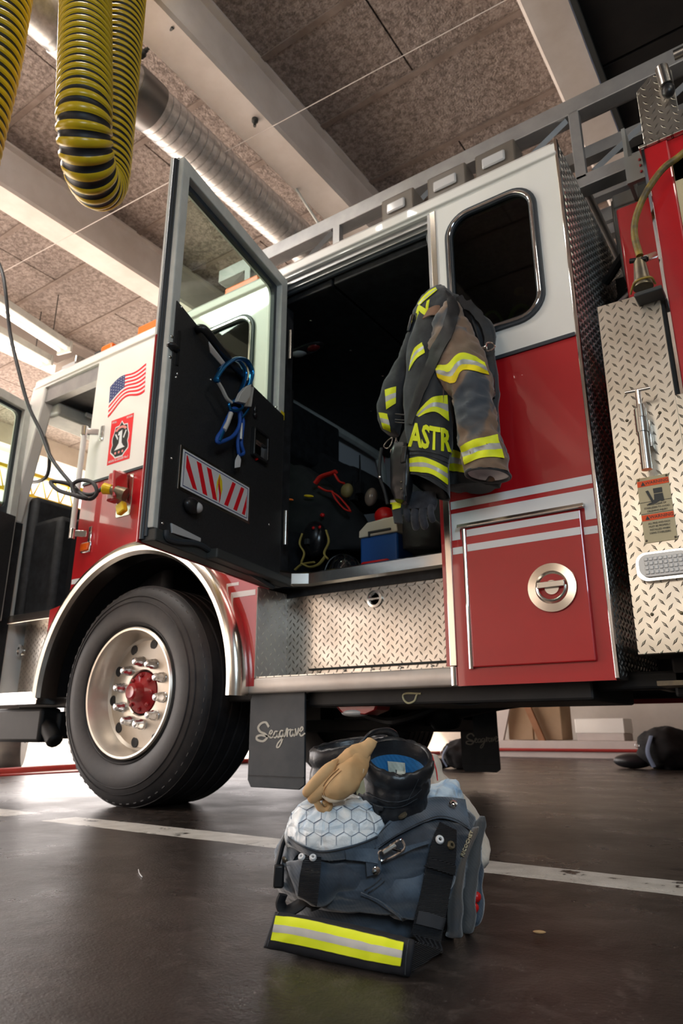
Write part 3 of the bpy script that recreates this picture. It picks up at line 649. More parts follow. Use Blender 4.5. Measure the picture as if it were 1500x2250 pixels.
# --- wheel
M['nut_chrome'] = mat('nut_chrome', (0.66, 0.67, 0.69), 0.16, 1.0)
M['step_alu'] = noisy('dull_aluminium', (0.60, 0.54, 0.49), (0.70, 0.64, 0.59), 5, rough=0.45, metal=0.55)
def wheel(cx, yo, side, full=True):
    """yo = outer sidewall plane, side -1 faces the camera side"""
    s = 1 if side < 0 else -1
    ty = [(0.335, 0.030), (0.345, 0.004), (0.37, -0.010), (0.42, -0.022), (0.47, -0.018), (0.515, 0.0), (0.54, 0.014), (0.552, 0.028), (0.560, 0.045)]
    tread = []
    y = 0.045
    for g in range(5):
        tread += [(0.564, y), (0.564, y + 0.055), (0.548, y + 0.059), (0.548, y + 0.069), (0.564, y + 0.073)]; y += 0.073
    prof = ty + tread + [(0.552, 0.43), (0.50, 0.455), (0.42, 0.46), (0.335, 0.43), (0.33, 0.2)]
    tb = MB(); tb.lathe(prof, (cx, yo, WHLZ), (0, s, 0), 96, closed=True)
    for k in range(64):   # shoulder sipes and lugs
        a_ = 2 * math.pi * k / 64; rr = Vector((math.cos(a_), 0, math.sin(a_))); tt = Vector((-math.sin(a_), 0, math.cos(a_)))
        tb.obox(Vector((cx, yo + s * 0.022, WHLZ)) + rr * 0.533, rr * 0.010, tt * 0.010, Vector((0, 0.007 * s, 0.0)) + rr * -0.003)
    w = pt('wheel', tb, 'tyre', ang=50)
    if not full:
        pt('wheel_disc', MB().lathe([(0.001, 0.2), (0.335, 0.2), (0.335, 0.24), (0.001, 0.24)], (cx, yo, WHLZ), (0, s, 0), 40), 'under', w); return w
    rb = MB()
    for r0 in (0.355, 0.47, 0.50): rb.lathe([(r0 - 0.003, 0), (r0, -0.004), (r0 + 0.003, 0), (r0, 0.003)], (cx, yo + (-0.004 if r0 < .4 else -0.019 if r0 < .48 else -0.008), WHLZ), (0, 1, 0), 80, closed=True)
    pt('sidewall_ribs', rb, 'tyre', w)
    rim = pt('rim', MB().lathe([(0.335, 0.03), (0.337, -0.004), (0.330, -0.012), (0.320, -0.010), (0.312, 0.006), (0.306, 0.03), (0.298, 0.075), (0.290, 0.10), (0.276, 0.112), (0.24, 0.108), (0.20, 0.100), (0.175, 0.096), (0.14, 0.092), (0.122, 0.092), (0.117, 0.097), (0.115, 0.16), (0.30, 0.17)], (cx, yo, WHLZ), (0, s, 0), 72, closed=True), noisy('rim_aluminium', (0.56, 0.50, 0.42), (0.66, 0.60, 0.52), 5, rough=0.36, metal=0.7), w, ang=28)
    for k in range(10):
        a_ = R(36 * k + 8); hh = MB().lathe([(0.001, -0.001), (0.026, -0.001), (0.028, 0.001), (0.001, 0.03)], (cx + 0.255 * math.cos(a_), yo + s * 0.1075, WHLZ + 0.255 * math.sin(a_)), (0, s, 0), 20); pt('hand_hole', hh, 'interior', w)
    for k in range(10):
        a_ = R(36 * k + 26)
        nb = MB().lathe([(0.001, -0.058), (0.010, -0.058), (0.018, -0.054), (0.0205, -0.046), (0.0205, -0.026), (0.026, -0.018), (0.027, 0.0), (0.029, 0.002), (0.001, 0.004)], (cx + 0.163 * math.cos(a_), yo + s * 0.094, WHLZ + 0.163 * math.sin(a_)), (0, s, 0), 20)
        pt('lug_nut', nb, 'nut_chrome', w, ang=35)
    hb_ = MB().lathe([(0.001, 0.005), (0.012, 0.004), (0.030, 0.0), (0.043, 0.008), (0.047, 0.022), (0.050, 0.055), (0.068, 0.066), (0.108, 0.085), (0.111, 0.12), (0.001, 0.12)], (cx, yo + s * 0.01, WHLZ), (0, s, 0), 40)
    for k in range(8):
        a_ = R(45 * k); hb_.ell((cx + 0.088 * math.cos(a_), yo + s * 0.078, WHLZ + 0.088 * math.sin(a_)), 0.011, 0.012, 0.011, 8, 6)
    pt('hub', hb_, 'hub_red', w, ang=35)
    tx = MB()
    for kk, (ch, a_) in enumerate(zip('XZA', (118, 127, 136))): pass
    return w
wheel(-3.045, 2.455, -1)
wheel(-3.045, 4.90, 1, False)
# --- mud flaps
def flap(x0, x1, y, z0, z1, far=False):
    f = pt('mud_flap', MB().prism([(x0 + 0.01, z1), (x0, z1 - 0.03), (x0, z0 + 0.03), (x0 + 0.02, z0), (x1 - 0.03, z0), (x1, z0 + 0.02), (x1 - 0.005, z1)], [], 'y', y, y + 0.012), noisy('mud_flap_rubber', (0.022, 0.030, 0.038), (0.045, 0.050, 0.056), 8, rough=0.5), smooth=False, bevel=0.003)
    sc_ = (x1 - x0) / 730.0; ox, oz = x0 + 0.012 - 175 * sc_, z0 + 0.06 + 1590 * sc_ * 1.06
    S = [[(415, 1240), (370, 1195), (310, 1205), (272, 1245), (300, 1285), (370, 1310), (392, 1345), (340, 1378), (265, 1365), (258, 1335), (310, 1320), (395, 1330), (425, 1320)],
         [(425, 1320), (462, 1290), (445, 1272), (424, 1305), (440, 1345), (492, 1325)],
         [(535, 1285), (500, 1283), (482, 1320), (500, 1345), (530, 1315), (540, 1282), (535, 1340), (560, 1330)],
         [(610, 1278), (575, 1276), (558, 1310), (578, 1335), (605, 1305), (615, 1275), (600, 1350), (560, 1425), (525, 1435), (540, 1395), (600, 1345), (635, 1320)],
         [(635, 1320), (650, 1255), (668, 1270), (700, 1262)], [(655, 1335), (662, 1275)],
         [(735, 1270), (705, 1270), (690, 1305), (708, 1330), (735, 1300), (742, 1268), (740, 1325), (758, 1315)],
         [(758, 1255), (775, 1320), (800, 1250)], [(800, 1300), (850, 1265), (838, 1240), (812, 1280), (828, 1325), (880, 1300)]]
    lm = merge(*[stroke([(p[0] * sc_, -p[1] * sc_) for p in s_], (25 if k_ == 0 else 15) * sc_, (ox, y - 0.0005, oz), (1, 0, 0), (0, 0, 1), 0.001) for k_, s_ in enumerate(S)])
    pt('lettering', lm, mat('flap_lettering', (0.50, 0.48, 0.42), 0.6), f, smooth=False)
    pt('flap_hem', MB().box(x0 + 0.004, x1 - 0.004, y - 0.003, y, z0 + 0.048, z0 + 0.052), 'rubber', f, smooth=False)
flap(-2.252, -1.930, 2.52, 0.125, 0.53)
flap(-2.23, -1.95, 4.70, 0.10, 0.50)
# --- underbody
ub = MB()
ub.box(-4.3, 3.5, 2.62, 2.68, 0.50, 0.56).box(-1.95, -0.7, 2.56, 3.15, 0.465, 0.55).box(-1.9, 4, 3.15, 3.30, 0.53, 0.72).box(-1.9, 4, 4.05, 4.20, 0.56, 0.74).box(-4.6, -1.9, 3.15, 3.30, 0.42, 0.70).box(-4.6, -1.9, 4.05, 4.20, 0.42, 0.70).box(-1.95, -0.6, 3.1, 4.8, 0.60, 0.70)
ub.box(-3.2, -1.9, 3.2, 4.2, 0.36, 0.9).box(-0.45, 3.0, 2.62, 4.7, 0.47, 0.7)
ub.box(0.1, 0.9, 2.9, 3.7, 0.34, 0.52).box(-2.6, -1.95, 3.3, 4.1, 0.36, 0.62)
pt('chassis', ub, 'under', smooth=False, bevel=0.01)
pt('axle', MB().cyl((WHLX, 2.8, 0.53), (WHLX, 4.6, 0.53), 0.07).ell((WHLX, 3.68, 0.52), 0.22, 0.25, 0.2).box(-3.5, -2.2, 3.0, 3.12, 0.42, 0.48), 'under')
pt('exhaust_pipe', MB().tube(spline([(-1.9, 3.6, 0.45), (-1.4, 3.4, 0.52), (-1.0, 3.5, 0.56), (-0.3, 3.6, 0.56), (0.8, 3.6, 0.5)], 6), 0.06, 14), 'under')
pt('air_tank', MB().tube([(0.05, 3.3, 0.42), (1.5, 3.3, 0.42)], 0.13, 20), 'under')
pt('brake_chamber', MB().lathe([(0.01, 0), (0.09, 0.0), (0.10, 0.03), (0.10, 0.07), (0.07, 0.12), (0.01, 0.13)], (-1.75, 3.5, 0.50), (0, 0.2, -1), 20).tube(spline([(-2.2, 3.2, 0.5), (-1.9, 3.1, 0.42), (-1.7, 3.0, 0.42), (-1.5, 3.1, 0.5)], 6), 0.02, 8), 'under')
pt('front_bumper_frame', MB().box(-4.5, -3.95, 2.56, 2.7, 0.30, 0.50).box(-4.6, -3.92, 2.66, 4.6, 0.32, 0.48).tube([(-4.0, 2.62, 0.42), (-3.86, 2.62, 0.30)], 0.05, 10), 'under', bevel=0.02)
ul = pt('ground_light', MB().prism([(-1.86, 0.50), (-1.60, 0.50), (-1.62, 0.45), (-1.68, 0.43), (-1.80, 0.44)], [], 'y', 2.60, 2.72), 'hub_red', bevel=0.008)
pt('lens', MB().ell((-1.74, 2.63, 0.44), 0.07, 0.04, 0.018), 'lens', ul)
lp = T(915, 1530, 2.56); dc = [(-34, 0), (-10, -6), (0, 0), (-8, 18), (-22, 22), (-32, 12), (-24, -4)]
pt('pull_cable', MB().tube(spline([T(925, 1524, 2.56), T(890, 1524, 2.56), T(886, 1535, 2.56), T(896, 1545, 2.56), T(910, 1540, 2.56), T(916, 1526, 2.56), T(925, 1520, 2.57)], 5), 0.004, 8), mat('cable_cream', (0.45, 0.42, 0.25), 0.5))
pt('pull_cable', MB().tube(spline([T(925, 1520, 2.57), T(970, 1538, 2.58), T(1010, 1548, 2.6), T(1060, 1545, 2.62), T(1120, 1525, 2.64)], 5), 0.003, 8), 'seal')
# --- front doorway: sill, step, well
pt('lower_step', MB().box(-4.4, -3.90, 2.482, 2.75, 0.515, 0.59), 'chrome', smooth=False, bevel=0.005)
pt('step_well', MB().box(-4.4, -3.86, 2.66, 2.68, 0.59, 1.06), 'dp_xz', smooth=False)
pt('recessed_latch', MB().lathe([(0.001, 0.0), (0.03, 0.0), (0.04, -0.002), (0.04, -0.008), (0.03, -0.008), (0.02, -0.002), (0.001, -0.002)], (T(45, 1430, 2.66).x, 2.66, T(45, 1430, 2.66).z), (0, 1, 0), 24), 'steel', ang=30)
pt('door_sill', MB().box(-4.4, -3.69, 2.52, 2.70, 1.03, 1.085), 'steel', smooth=False, bevel=0.004)
fd = MB()
fd.box(-4.45, -3.69, 2.70, 4.8, 1.0, 1.06)
pt('cab_floor', fd, 'interior', smooth=False)
db = MB().box(-4.50, -4.40, 2.60, 4.75, 1.06, 1.95).box(-4.42, -4.10, 2.62, 4.7, 1.06, 1.76).box(-4.2, -3.75, 3.3, 4.1, 1.06, 1.75)
pt('dashboard', db, 'interior', bevel=0.04)
pt('dash_housing', MB().box(-4.18, -3.98, 2.72, 2.98, 1.20, 1.75), 'black_plastic', bevel=0.03)
gz = T(47, 1235, 2.66); gg = pt('gauge', MB().lathe([(0.03, -0.012), (0.042, -0.012), (0.045, 0.0), (0.03, 0.0)], gz, (0, 1, 0), 24, closed=True), 'steel')
pt('gauge_face', MB().lathe([(0.001, -0.006), (0.035, -0.006), (0.035, 0.0), (0.001, 0.0)], gz, (0, 1, 0), 24), 'hub_red', gg)
for k in range(3): q = T(74 + 6 * k, 1255, 2.65); pt('warning_light', MB().box(q.x - .008, q.x + .008, 2.648, 2.655, q.z - 0.02, q.z + 0.012), 'red_plastic', bevel=0.002)
pt('steering_wheel', MB().tube([Vector((-4.02, 3.05, 1.86)) + Vector((0.09 * math.sin(a_), 0.23 * math.cos(a_), 0.20 * math.sin(a_))) for a_ in [2 * math.pi * k / 28 for k in range(28)]], 0.014, 8, closed=True), 'black_plastic')
pt('front_seat', MB().box(-3.68, -3.15, 2.75, 3.2, 1.1, 1.6).box(-3.3, -3.12, 2.75, 3.2, 1.55, 2.3), 'interior', bevel=0.05)
# A pillar, front frame, windscreen
ap = MB()
ap.prism([(-4.60, 1.74), (-4.47, 1.74), (-4.285, 2.56), (-4.27, 2.70), (-4.36, 2.78), (-4.42, 2.74)], [], 'y', D, D + 0.09)
pt('front_pillar', ap, 'white', smooth=False, bevel=0.012)
pt('front_pillar', MB().box(-4.58, -4.46, D, D + 0.09, 0.56, 1.74), 'interior', smooth=False)
pt('front_wall', MB().box(-4.58, -4.50, 2.56, 4.86, 0.6, 1.96).box(-4.50, -4.44, 2.56, 4.86, 2.58, 2.76).box(-4.50, -4.44, 4.76, 4.86, 1.8, 2.6).box(-4.50, -4.45, 3.65, 3.70, 1.8, 2.6), 'white', smooth=False)
pt('windscreen', MB().box(-4.475, -4.468, 2.56, 4.8, 1.96, 2.60), 'clear', smooth=False)
pt('windscreen_header', MB().box(-4.43, -4.20, 2.56, 4.8, 2.50, 2.60), 'offwhite', bevel=0.02)
pt('front_headliner', MB().box(-4.2, -2.95, 2.56, 4.8, 2.60, 2.64), 'interior', smooth=False)
pt('sun_visor', MB().tube([(-4.15, 2.75, 2.56), (-4.10, 3.6, 2.54)], 0.018, 8).ell((-3.95, 3.0, 2.575), 0.09, 0.05, 0.025), 'lens')
mi_ = pt('mirror_arm', MB().tube(spline([T(92, 945, 2.75), T(108, 1000, 2.75), T(100, 1050, 2.75), T(60, 1055, 2.75), T(62, 1000, 2.8)], 5), 0.014, 8), 'black_plastic')
# --- handrail, marker, inlet on the middle panel
hr = thing('x', 'x', 'x', (0, 0, 0)); bpy.data.objects.remove(hr)
a_, b_ = T(186, 948, 2.40), T(158, 1172, 2.40)
hr = pt('handrail', MB().tube([a_, b_], 0.017, 16), mat('grab_rail_white', (0.72, 0.71, 0.68), 0.3))
for q, kk in ((a_, -1), (b_, 1)):
    pt('rail_bracket', MB().tube([q + Vector((0, 0, 0.03 * kk)), q - Vector((0, 0, 0.035 * kk))], 0.020, 14).obox(q + Vector((0.03, 0.03, 0)), Vector((0.03, 0.03, 0)), Vector((-0.006, 0.006, 0)), Vector((0, 0, 0.02))).box(q.x + 0.055, q.x + 0.085, D - 0.008, D, q.z - 0.05, q.z + 0.05), 'chrome', hr, bevel=0.003, ang=30)
c = T(190, 1203); mk = pt('side_marker', MB().box(c.x - 0.045, c.x + 0.045, D - 0.010, D, c.z - 0.032, c.z + 0.032), 'chrome', bevel=0.006); pt('lens', MB().box(c.x - 0.037, c.x + 0.037, D - 0.022, D - 0.008, c.z - 0.024, c.z + 0.024), 'amber', mk, bevel=0.006)
# shore power inlet
i0, i1 = -3.325, -3.195
iz = pt('power_inlet', MB().prism(rrect(i0, i1, 1.56, 1.815, 0.012, 3), [], 'y', D - 0.004, D), 'alu', smooth=False, bevel=0.002)
pt('inlet_box', MB().box(-3.34, -3.24, D - 0.075, D - 0.004, 1.645, 1.825), 'red', iz, bevel=0.014)
pt('inlet_cover', MB().obox((-3.235, D - 0.06, 1.73), (0.010, 0, 0), (0, 0.05, 0), (-0.012, 0, 0.085)), 'red', iz, bevel=0.008)
c = T(267, 1117, D - 0.05); pt('inlet_cap', MB().obox(c, (0.030, 0, 0.012), (0, 0.018, 0), (-0.012, 0, 0.030)), 'yellow_plastic', iz, bevel=0.008)
# --- flag decal (waving)
fl = thing('tmp', 'x', 'x', (0, 0, 0)); bpy.data.objects.remove(fl)
def FW(u, v):   # flag coordinates to panel: u 0..1 hoist to fly, v 0..1 top to bottom
    x = -3.515 + 0.335 * u; top = 2.478 + 0.052 * math.sin(u * 2.2 * math.pi - 0.2) * 0.30 + 0.105 * u - 0.05 * u * u; bot = 2.285 + 0.03 * math.sin(u * 6.3 - 1.2) + 0.085 * u
    return (x + 0.010 * v, D - 0.0014, top + (bot - top) * v)
def fband(u0, u1, v0, v1, m, dy=0.0, n=18):
    mb = MB(); rg = []
    for i in range(n + 1):
        u = u0 + (u1 - u0) * i / n; a1, b1 = Vector(FW(u, v0)), Vector(FW(u, v1))
        rg.append([a1 + Vector((0, -dy, 0)), b1 + Vector((0, -dy, 0)), b1 + Vector((0, 0.0014, 0)), a1 + Vector((0, 0.0014, 0))])
    return mb.rings(rg)
flg = pt('flag_decal', fband(0, 1, 0, 1, None), 'decal_white', smooth=False, label='small waving flag decal with red stripes and blue canton')
rb_ = merge(*[fband(0.40 if k < 4 else 0.0, 1, 2 * k / 13, (2 * k + 1) / 13, None, 0.0006) for k in range(7)]); pt('stripes', rb_, 'decal_red', flg, smooth=False)
pt('canton', fband(0, 0.42, 0, 7 / 13, None, 0.0009), 'decal_blue', flg, smooth=False)
st = MB()
for i in range(6):
    for j in range(5):
        c = Vector(FW(0.045 + 0.067 * i, 0.06 + 0.10 * j)); st.add(*[( [c + Vector((0.005 * (1 if k % 2 == 0 else 0.42) * math.sin(k * math.pi / 5), -0.0012, 0.005 * (1 if k % 2 == 0 else 0.42) * math.cos(k * math.pi / 5))) for k in range(10)]), [list(range(10))[::-1]]])
pt('stars', st, 'decal_white', flg, smooth=False, recalc=False)
# --- company emblem
ex0, ex1, ez0, ez1 = -3.462, -3.252, 1.922, 2.222
em = pt('company_emblem', MB().box(ex0, ex1, D - 0.0014, D, ez0, ez1), 'decal_red', smooth=False, label='red rectangular company emblem decal with a black shield')
def ep(u, v): return (ex0 + (ex1 - ex0) * u, ez0 + (ez1 - ez0) * (1 - v))
half = [(0.5, 0.10), (0.60, 0.19), (0.76, 0.20), (0.80, 0.32), (0.86, 0.42), (0.86, 0.50), (0.83, 0.58), (0.88, 0.68), (0.88, 0.74), (0.72, 0.83), (0.66, 0.88)]
shield = half + [(1 - u, v) for u, v in half[::-1][0:-1]]
pt('shield_border', MB().prism([ep(0.5 + (u - 0.5) * 1.06, 0.49 + (v - 0.49) * 1.05) for u, v in shield], [], 'y', D - 0.0020, D - 0.001), 'decal_white', em, smooth=False)
pt('shield', MB().prism([ep(0.5 + (u - .5) * .97, 0.49 + (v - 0.49) * .97) for u, v in shield], [], 'y', D - 0.0026, D - 0.001), 'decal_black', em, smooth=False)
pt('numeral', MB().prism([ep(*q) for q in [(0.40, 0.33), (0.56, 0.30), (0.58, 0.58), (0.66, 0.66), (0.74, 0.70), (0.28, 0.72), (0.36, 0.66), (0.45, 0.58), (0.46, 0.40), (0.38, 0.40)]], [], 'y', D - 0.0032, D - 0.002)
   .prism([ep(*q) for q in [(0.24, 0.36), (0.29, 0.35), (0.40, 0.46), (0.38, 0.50)]], [], 'y', D - 0.0030, D - 0.002).prism([ep(*q) for q in [(0.62, 0.47), (0.72, 0.32), (0.76, 0.34), (0.66, 0.50)]], [], 'y', D - 0.0030, D - 0.002), 'decal_white', em, smooth=False)
arcm = MB(); ring = []
ar = [(0.5 + 0.27 * math.cos(R(t_)), 0.32 - 0.12 * math.sin(R(t_))) for t_ in range(15, 166, 10)] + [(0.5 + 0.17 * math.cos(R(t_)), 0.32 - 0.07 * math.sin(R(t_))) for t_ in range(165, 14, -10)]
pt('scroll', MB().prism([ep(*q) for q in ar], [], 'y', D - 0.0034, D - 0.002), mat('scroll_pink', (0.75, 0.25, 0.22), 0.4), em, smooth=False)
pt('scroll', merge(*[MB().lathe([(0.0001, -0.0036), (0.0085, -0.0036), (0.0085, 0), (0.0001, 0)], (ep(u, 0.785)[0], D, ep(u, 0.785)[1]), (0, 1, 0), 16) for u in (0.34, 0.5, 0.66)]), bpy.data.materials['scroll_pink'], em, smooth=False)
text_mesh('HOOK & LADDER No.1', 0.022, (ep(0.5, 0.94)[0], D - 0.0022, ep(0.5, 0.94)[1]), (1, 0, 0), (0, 0, 1), M['decal_white'], 'lettering', em, sx=0.82)
text_mesh('FULL', 0.020, (ep(0.16, 0.06)[0], D - 0.0022, ep(0.16, 0.06)[1]), (1, 0, 0), (0, 0, 1), M['decal_white'], 'lettering', em)
text_mesh('MOON', 0.020, (ep(0.83, 0.06)[0], D - 0.0022, ep(0.83, 0.06)[1]), (1, 0, 0), (0, 0, 1), M['decal_white'], 'lettering', em, sx=0.9)
# --- roof gear: orange boards, light bar, clear warning lights
ob = MB(); q0 = T(200, 790, 2.7); 
pt('stretcher', MB().box(-3.95, -2.35, 2.56, 2.61, 2.80, 2.86).box(-3.80, -3.68, 2.57, 2.70, 2.80, 2.91).box(-3.42, -3.12, 2.57, 2.70, 2.80, 2.93).box(-2.62, -2.35, 2.56, 2.70, 2.8, 2.90), 'orange', bevel=0.012)
pt('stretcher_pad', MB().box(-3.86, -3.80, 2.56, 2.7, 2.80, 2.88).box(-3.12, -3.02, 2.56, 2.7, 2.80, 2.87), 'rubber', bevel=0.01)
wl_ = pt('warning_light', MB().box(-4.30, -4.05, 2.55, 2.8, 2.80, 2.93), 'steel', bevel=0.01); pt('lens', MB().box(-4.2, -4.05, 2.545, 2.56, 2.82, 2.87), 'lens', wl_)
for x0, x1, kind in ((-1.60, -1.40, 0), (-1.32, -1.10, 1), (-1.05, -0.84, 2)):
    f = pt('scene_light', MB().box(x0, x1, 2.70, 2.82, 2.80, 3.13), mat('light_box_beige', (0.13, 0.11, 0.09), 0.3), bevel=0.01)
    pt('lens', MB().box(x0 + 0.04, x1 - 0.05, 2.685, 2.702, 3.02, 3.08), 'lens', f, bevel=0.012)
# --- aerial ladder
def chord(y): pass
lad = MB()
for y0, y1 in ((2.87, 2.95), (3.75, 3.83)):
    lad.box(-3.0, 4.0, y0, y1, 3.28, 3.375); lad.box(-3.0, 4.0, y0, y1, 2.83, 2.90)
la = pt('ladder', lad, 'grey_alu', smooth=False, bevel=0.004, label='grey aluminium aerial ladder above the cab')
inner = MB()
for y0, y1 in ((3.0, 3.06), (3.64, 3.70)): inner.box(-2.9, 4.0, y0, y1, 3.10, 3.17).box(-2.9, 4.0, y0, y1, 3.38, 3.42)
pt('inner_section', inner, M['grey_alu'], la, smooth=False)
for k in range(11):
    x = -4.9 + 0.715 * k + 0.02
    if x < -2.9: continue
    for y0 in (2.89, 3.79):
        pt('post', MB().box(x - 0.025, x + 0.025, y0 - 0.02, y0 + 0.02, 2.88, 3.29), 'grey_alu', la, smooth=False, bevel=0.003)
        pt('brace', MB().tube([(x - 0.04, y0, 3.27), (x - 0.66, y0, 2.91)], 0.018, 4), 'grey_alu', la, smooth=False)
for k in range(20):
    x = -2.9 + 0.33 * k; pt('rung', MB().tube([(x, 2.93, 2.865), (x, 3.77, 2.865)], 0.018, 10), 'grey_alu', la)
# duct-like cable tray between the rails
# --- gap behind the cab
pt('ladder_support', MB().box(-0.50, -0.10, 3.0, 3.4, 2.45, 2.80).box(-0.45, 0.4, 2.75, 2.95, 2.55, 2.62).box(-0.45, -0.35, 2.75, 3.8, 2.2, 2.55), mat('support_grey', (0.20, 0.20, 0.19), 0.5, 0.4), bevel=0.01)
ls = pt('support_bracket', MB().prism([(2.62, 2.55), (2.78, 2.55), (2.80, 2.75), (2.72, 2.86), (2.66, 2.86)], [], 'x', -0.36, -0.345).box(-0.36, -0.27, 2.61, 2.63, 2.53, 2.66), mat('bracket_grey', (0.30, 0.31, 0.30), 0.45, 0.4), smooth=False)
for k in range(3): pt('bolt', MB().ell((-0.30, 2.606, 2.56 + 0.03 * k), 0.006, 0.005, 0.006, 8, 6), 'hub_red', ls)
pt('pump_column', MB().box(-0.42, -0.28, 2.62, 2.80, 1.8, 2.44), 'red', bevel=0.01)
pt('hydraulic_pipe', MB().tube([(-0.58, 2.9, 2.12), (-0.30, 2.75, 2.20)], 0.014, 10).tube([(-0.60, 3.3, 1.95), (-0.3, 3.1, 1.98)], 0.07, 16), 'steel')
pt('pump_gear', MB().ell((-0.45, 3.1, 2.25), 0.12, 0.12, 0.1).box(-0.56, -0.25, 3.2, 3.5, 1.0, 2.5).tube(spline([(-0.55, 2.9, 2.3), (-0.4, 2.8, 2.35), (-0.3, 2.9, 2.2), (-0.4, 3, 2.0)], 5), 0.02, 8), 'under')
# --- rear body: post, frame, roller shutter, plate box
RY = 2.42
pt('body_post', MB().box(-0.262, -0.175, RY, RY + 0.06, 0.9, 2.50).box(-0.262, 4, RY + 0.01, RY + 0.06, 2.40, 2.50).box(-0.262, -0.25, RY, 4.7, 0.9, 2.5), 'red', smooth=False, bevel=0.006)
sf = pt('shutter_frame', MB().box(-0.175, -0.10, RY + 0.004, RY + 0.05, 0.9, 2.40).box(-0.175, 4, RY + 0.004, RY + 0.05, 2.30, 2.40), 'plaque', smooth=False, bevel=0.003)
sh = MB()
for k in range(40): sh.box(-0.10, 3.5, RY + 0.03, RY + 0.04, 0.92 + 0.035 * k, 0.952 + 0.035 * k)
pt('roller_shutter', sh, 'grey_alu', smooth=False, bevel=0.004)
pt('body_edge_trim', MB().box(-0.268, -0.258, RY - 0.004, RY + 0.02, 0.9, 2.50), 'chrome', smooth=False)
pb = pt('plate_box', MB().prism([(-0.255, 2.51), (4, 2.51), (4, 2.60), (-0.12, 2.60), (-0.12, 2.80), (-0.20, 2.815), (-0.252, 2.77)], [], 'y', RY - 0.005, RY + 0.01).box(-0.275, 4, RY - 0.01, RY + 0.2, 2.50, 2.512), 'dp_xz', smooth=False, bevel=0.002)
pt('handrail', MB().tube([(-0.10, 2.36, 2.80), (4, 2.36, 2.80)], 0.019, 16).tube([(-0.07, 2.36, 2.68), (4, 2.36, 2.68)], 0.019, 16), 'steel')
pt('rail_socket', MB().tube([(-0.148, 2.37, 2.78), (-0.142, 2.37, 2.69)], 0.024, 20), 'steel'); pt('rail_elbow', MB().ell((-0.140, 2.37, 2.665), 0.024, 0.024, 0.03, 16, 10), 'black_plastic')
# stabiliser pad of bright diamond plate
sb = MB(); PYN = 2.40
sb.prism([(-0.495, 1.875), (-0.283, 1.868), (-0.283, 0.595), (-0.505, 0.595)], [], 'y', PYN, PYN + 0.03)
sb.prism([(-0.283, 1.45), (0.3, 1.45), (0.3, 0.595), (-0.283, 0.595)], [], 'y', PYN, PYN + 0.03)
stp = pt('stabiliser_pad', sb, diamond('bright_diamond_plate', 'xz', (0.80, 0.76, 0.68), 0.30, dirt=(0.62, 0.57, 0.48)), smooth=False, bevel=0.002)
pt('pad_box', MB().box(-0.49, 0.3, PYN + 0.03, PYN + 0.25, 0.6, 1.2).box(-0.48, -0.27, PYN + 0.03, PYN + 0.1, 1.2, 1.85), 'under', smooth=False)
pt('running_board', MB().box(-0.47, 1.5, 2.45, 2.60, 0.50, 0.515), 'brass', smooth=False)
pa, pm, pz = T(1403, 872, 2.33), T(1408, 960, 2.33), T(1421, 1032, 2.33)
pin = pt('locking_pin', MB().tube([pa + Vector((0, 0, -0.03)), pa + Vector((0.0, 0, -0.075))], 0.012, 14).tube([T(1405, 900, 2.34), T(1411, 950, 2.34)], 0.020, 18).tube([T(1411, 948, 2.34), T(1421, 1032, 2.34)], [0.016, 0.017], 18), 'steel', ang=40)
pt('pin_handle', MB().tube([T(1373, 863, 2.33), T(1428, 852, 2.33)], 0.006, 10).tube([T(1400, 858, 2.33), T(1404, 890, 2.335)], 0.009, 10), 'chrome', pin)
pt('pin_holder', MB().box(pm.x + 0.0, pm.x + 0.028, 2.36, 2.40, pm.z - 0.03, pm.z + 0.07), 'steel', pin, bevel=0.003)
# warning plaque
x0, x1, z0, z1 = -0.440, -0.340, 0.952, 1.178
yq = PYN - 0.003
pq = pt('warning_plaque', MB().box(x0, x1, yq, PYN, z0, z1), 'plaque', smooth=False, bevel=0.001, label='beige warning plaque with boot pictogram')
wo_ = mat('warning_orange', (0.80, 0.08, 0.01), 0.4); pt('band', MB().box(x0 + .001, x1 - .001, yq - 0.001, yq, z1 - 0.032, z1 - 0.012), wo_, pq, smooth=False); pt('band', MB().box(x0 + .001, x1 - .001, yq - 0.001, yq, z0 + 0.075, z0 + 0.095), wo_, pq, smooth=False)
def txt(s, sz, x, z, m='dark_grey', par=pq, sx=1.0, y=yq): return text_mesh(s, sz, (x, y - 0.0014, z), (1, 0, 0), (0, 0, 1), M[m], 'lettering', par, 0.0006, sx=sx)
cx_ = (x0 + x1) / 2
txt('WARNING', 0.015, cx_ + 0.012, z1 - 0.022); txt('WARNING', 0.015, cx_ + 0.012, z0 + 0.085)
for zz, s_ in ((0.128, 'STAND CLEAR OF'), (0.117, 'STABILIZERS TO AVOID'), (0.106, 'CRUSHING INJURY'), (0.064, 'ALL PINS AND PADS'), (0.053, 'MUST BE PROPERLY'), (0.042, 'INSTALLED WHEN'), (0.031, 'USING STABILIZERS.')): txt(s_, 0.0088, cx_ + 0.002, z0 + zz, sx=0.85)
for zz in (z1 - 0.022, z0 + 0.085): pt('triangle', MB().prism([(x0 + 0.012, zz - 0.007), (x0 + 0.026, zz - 0.007), (x0 + 0.019, zz + 0.007)], [], 'y', yq - 0.0022, yq), 'dark_grey', pq, smooth=False)
def PQ(u, v): return (x0 + (u - 200) / 930 * 0.1, z1 - (v - 110) / 1700 * 0.226)
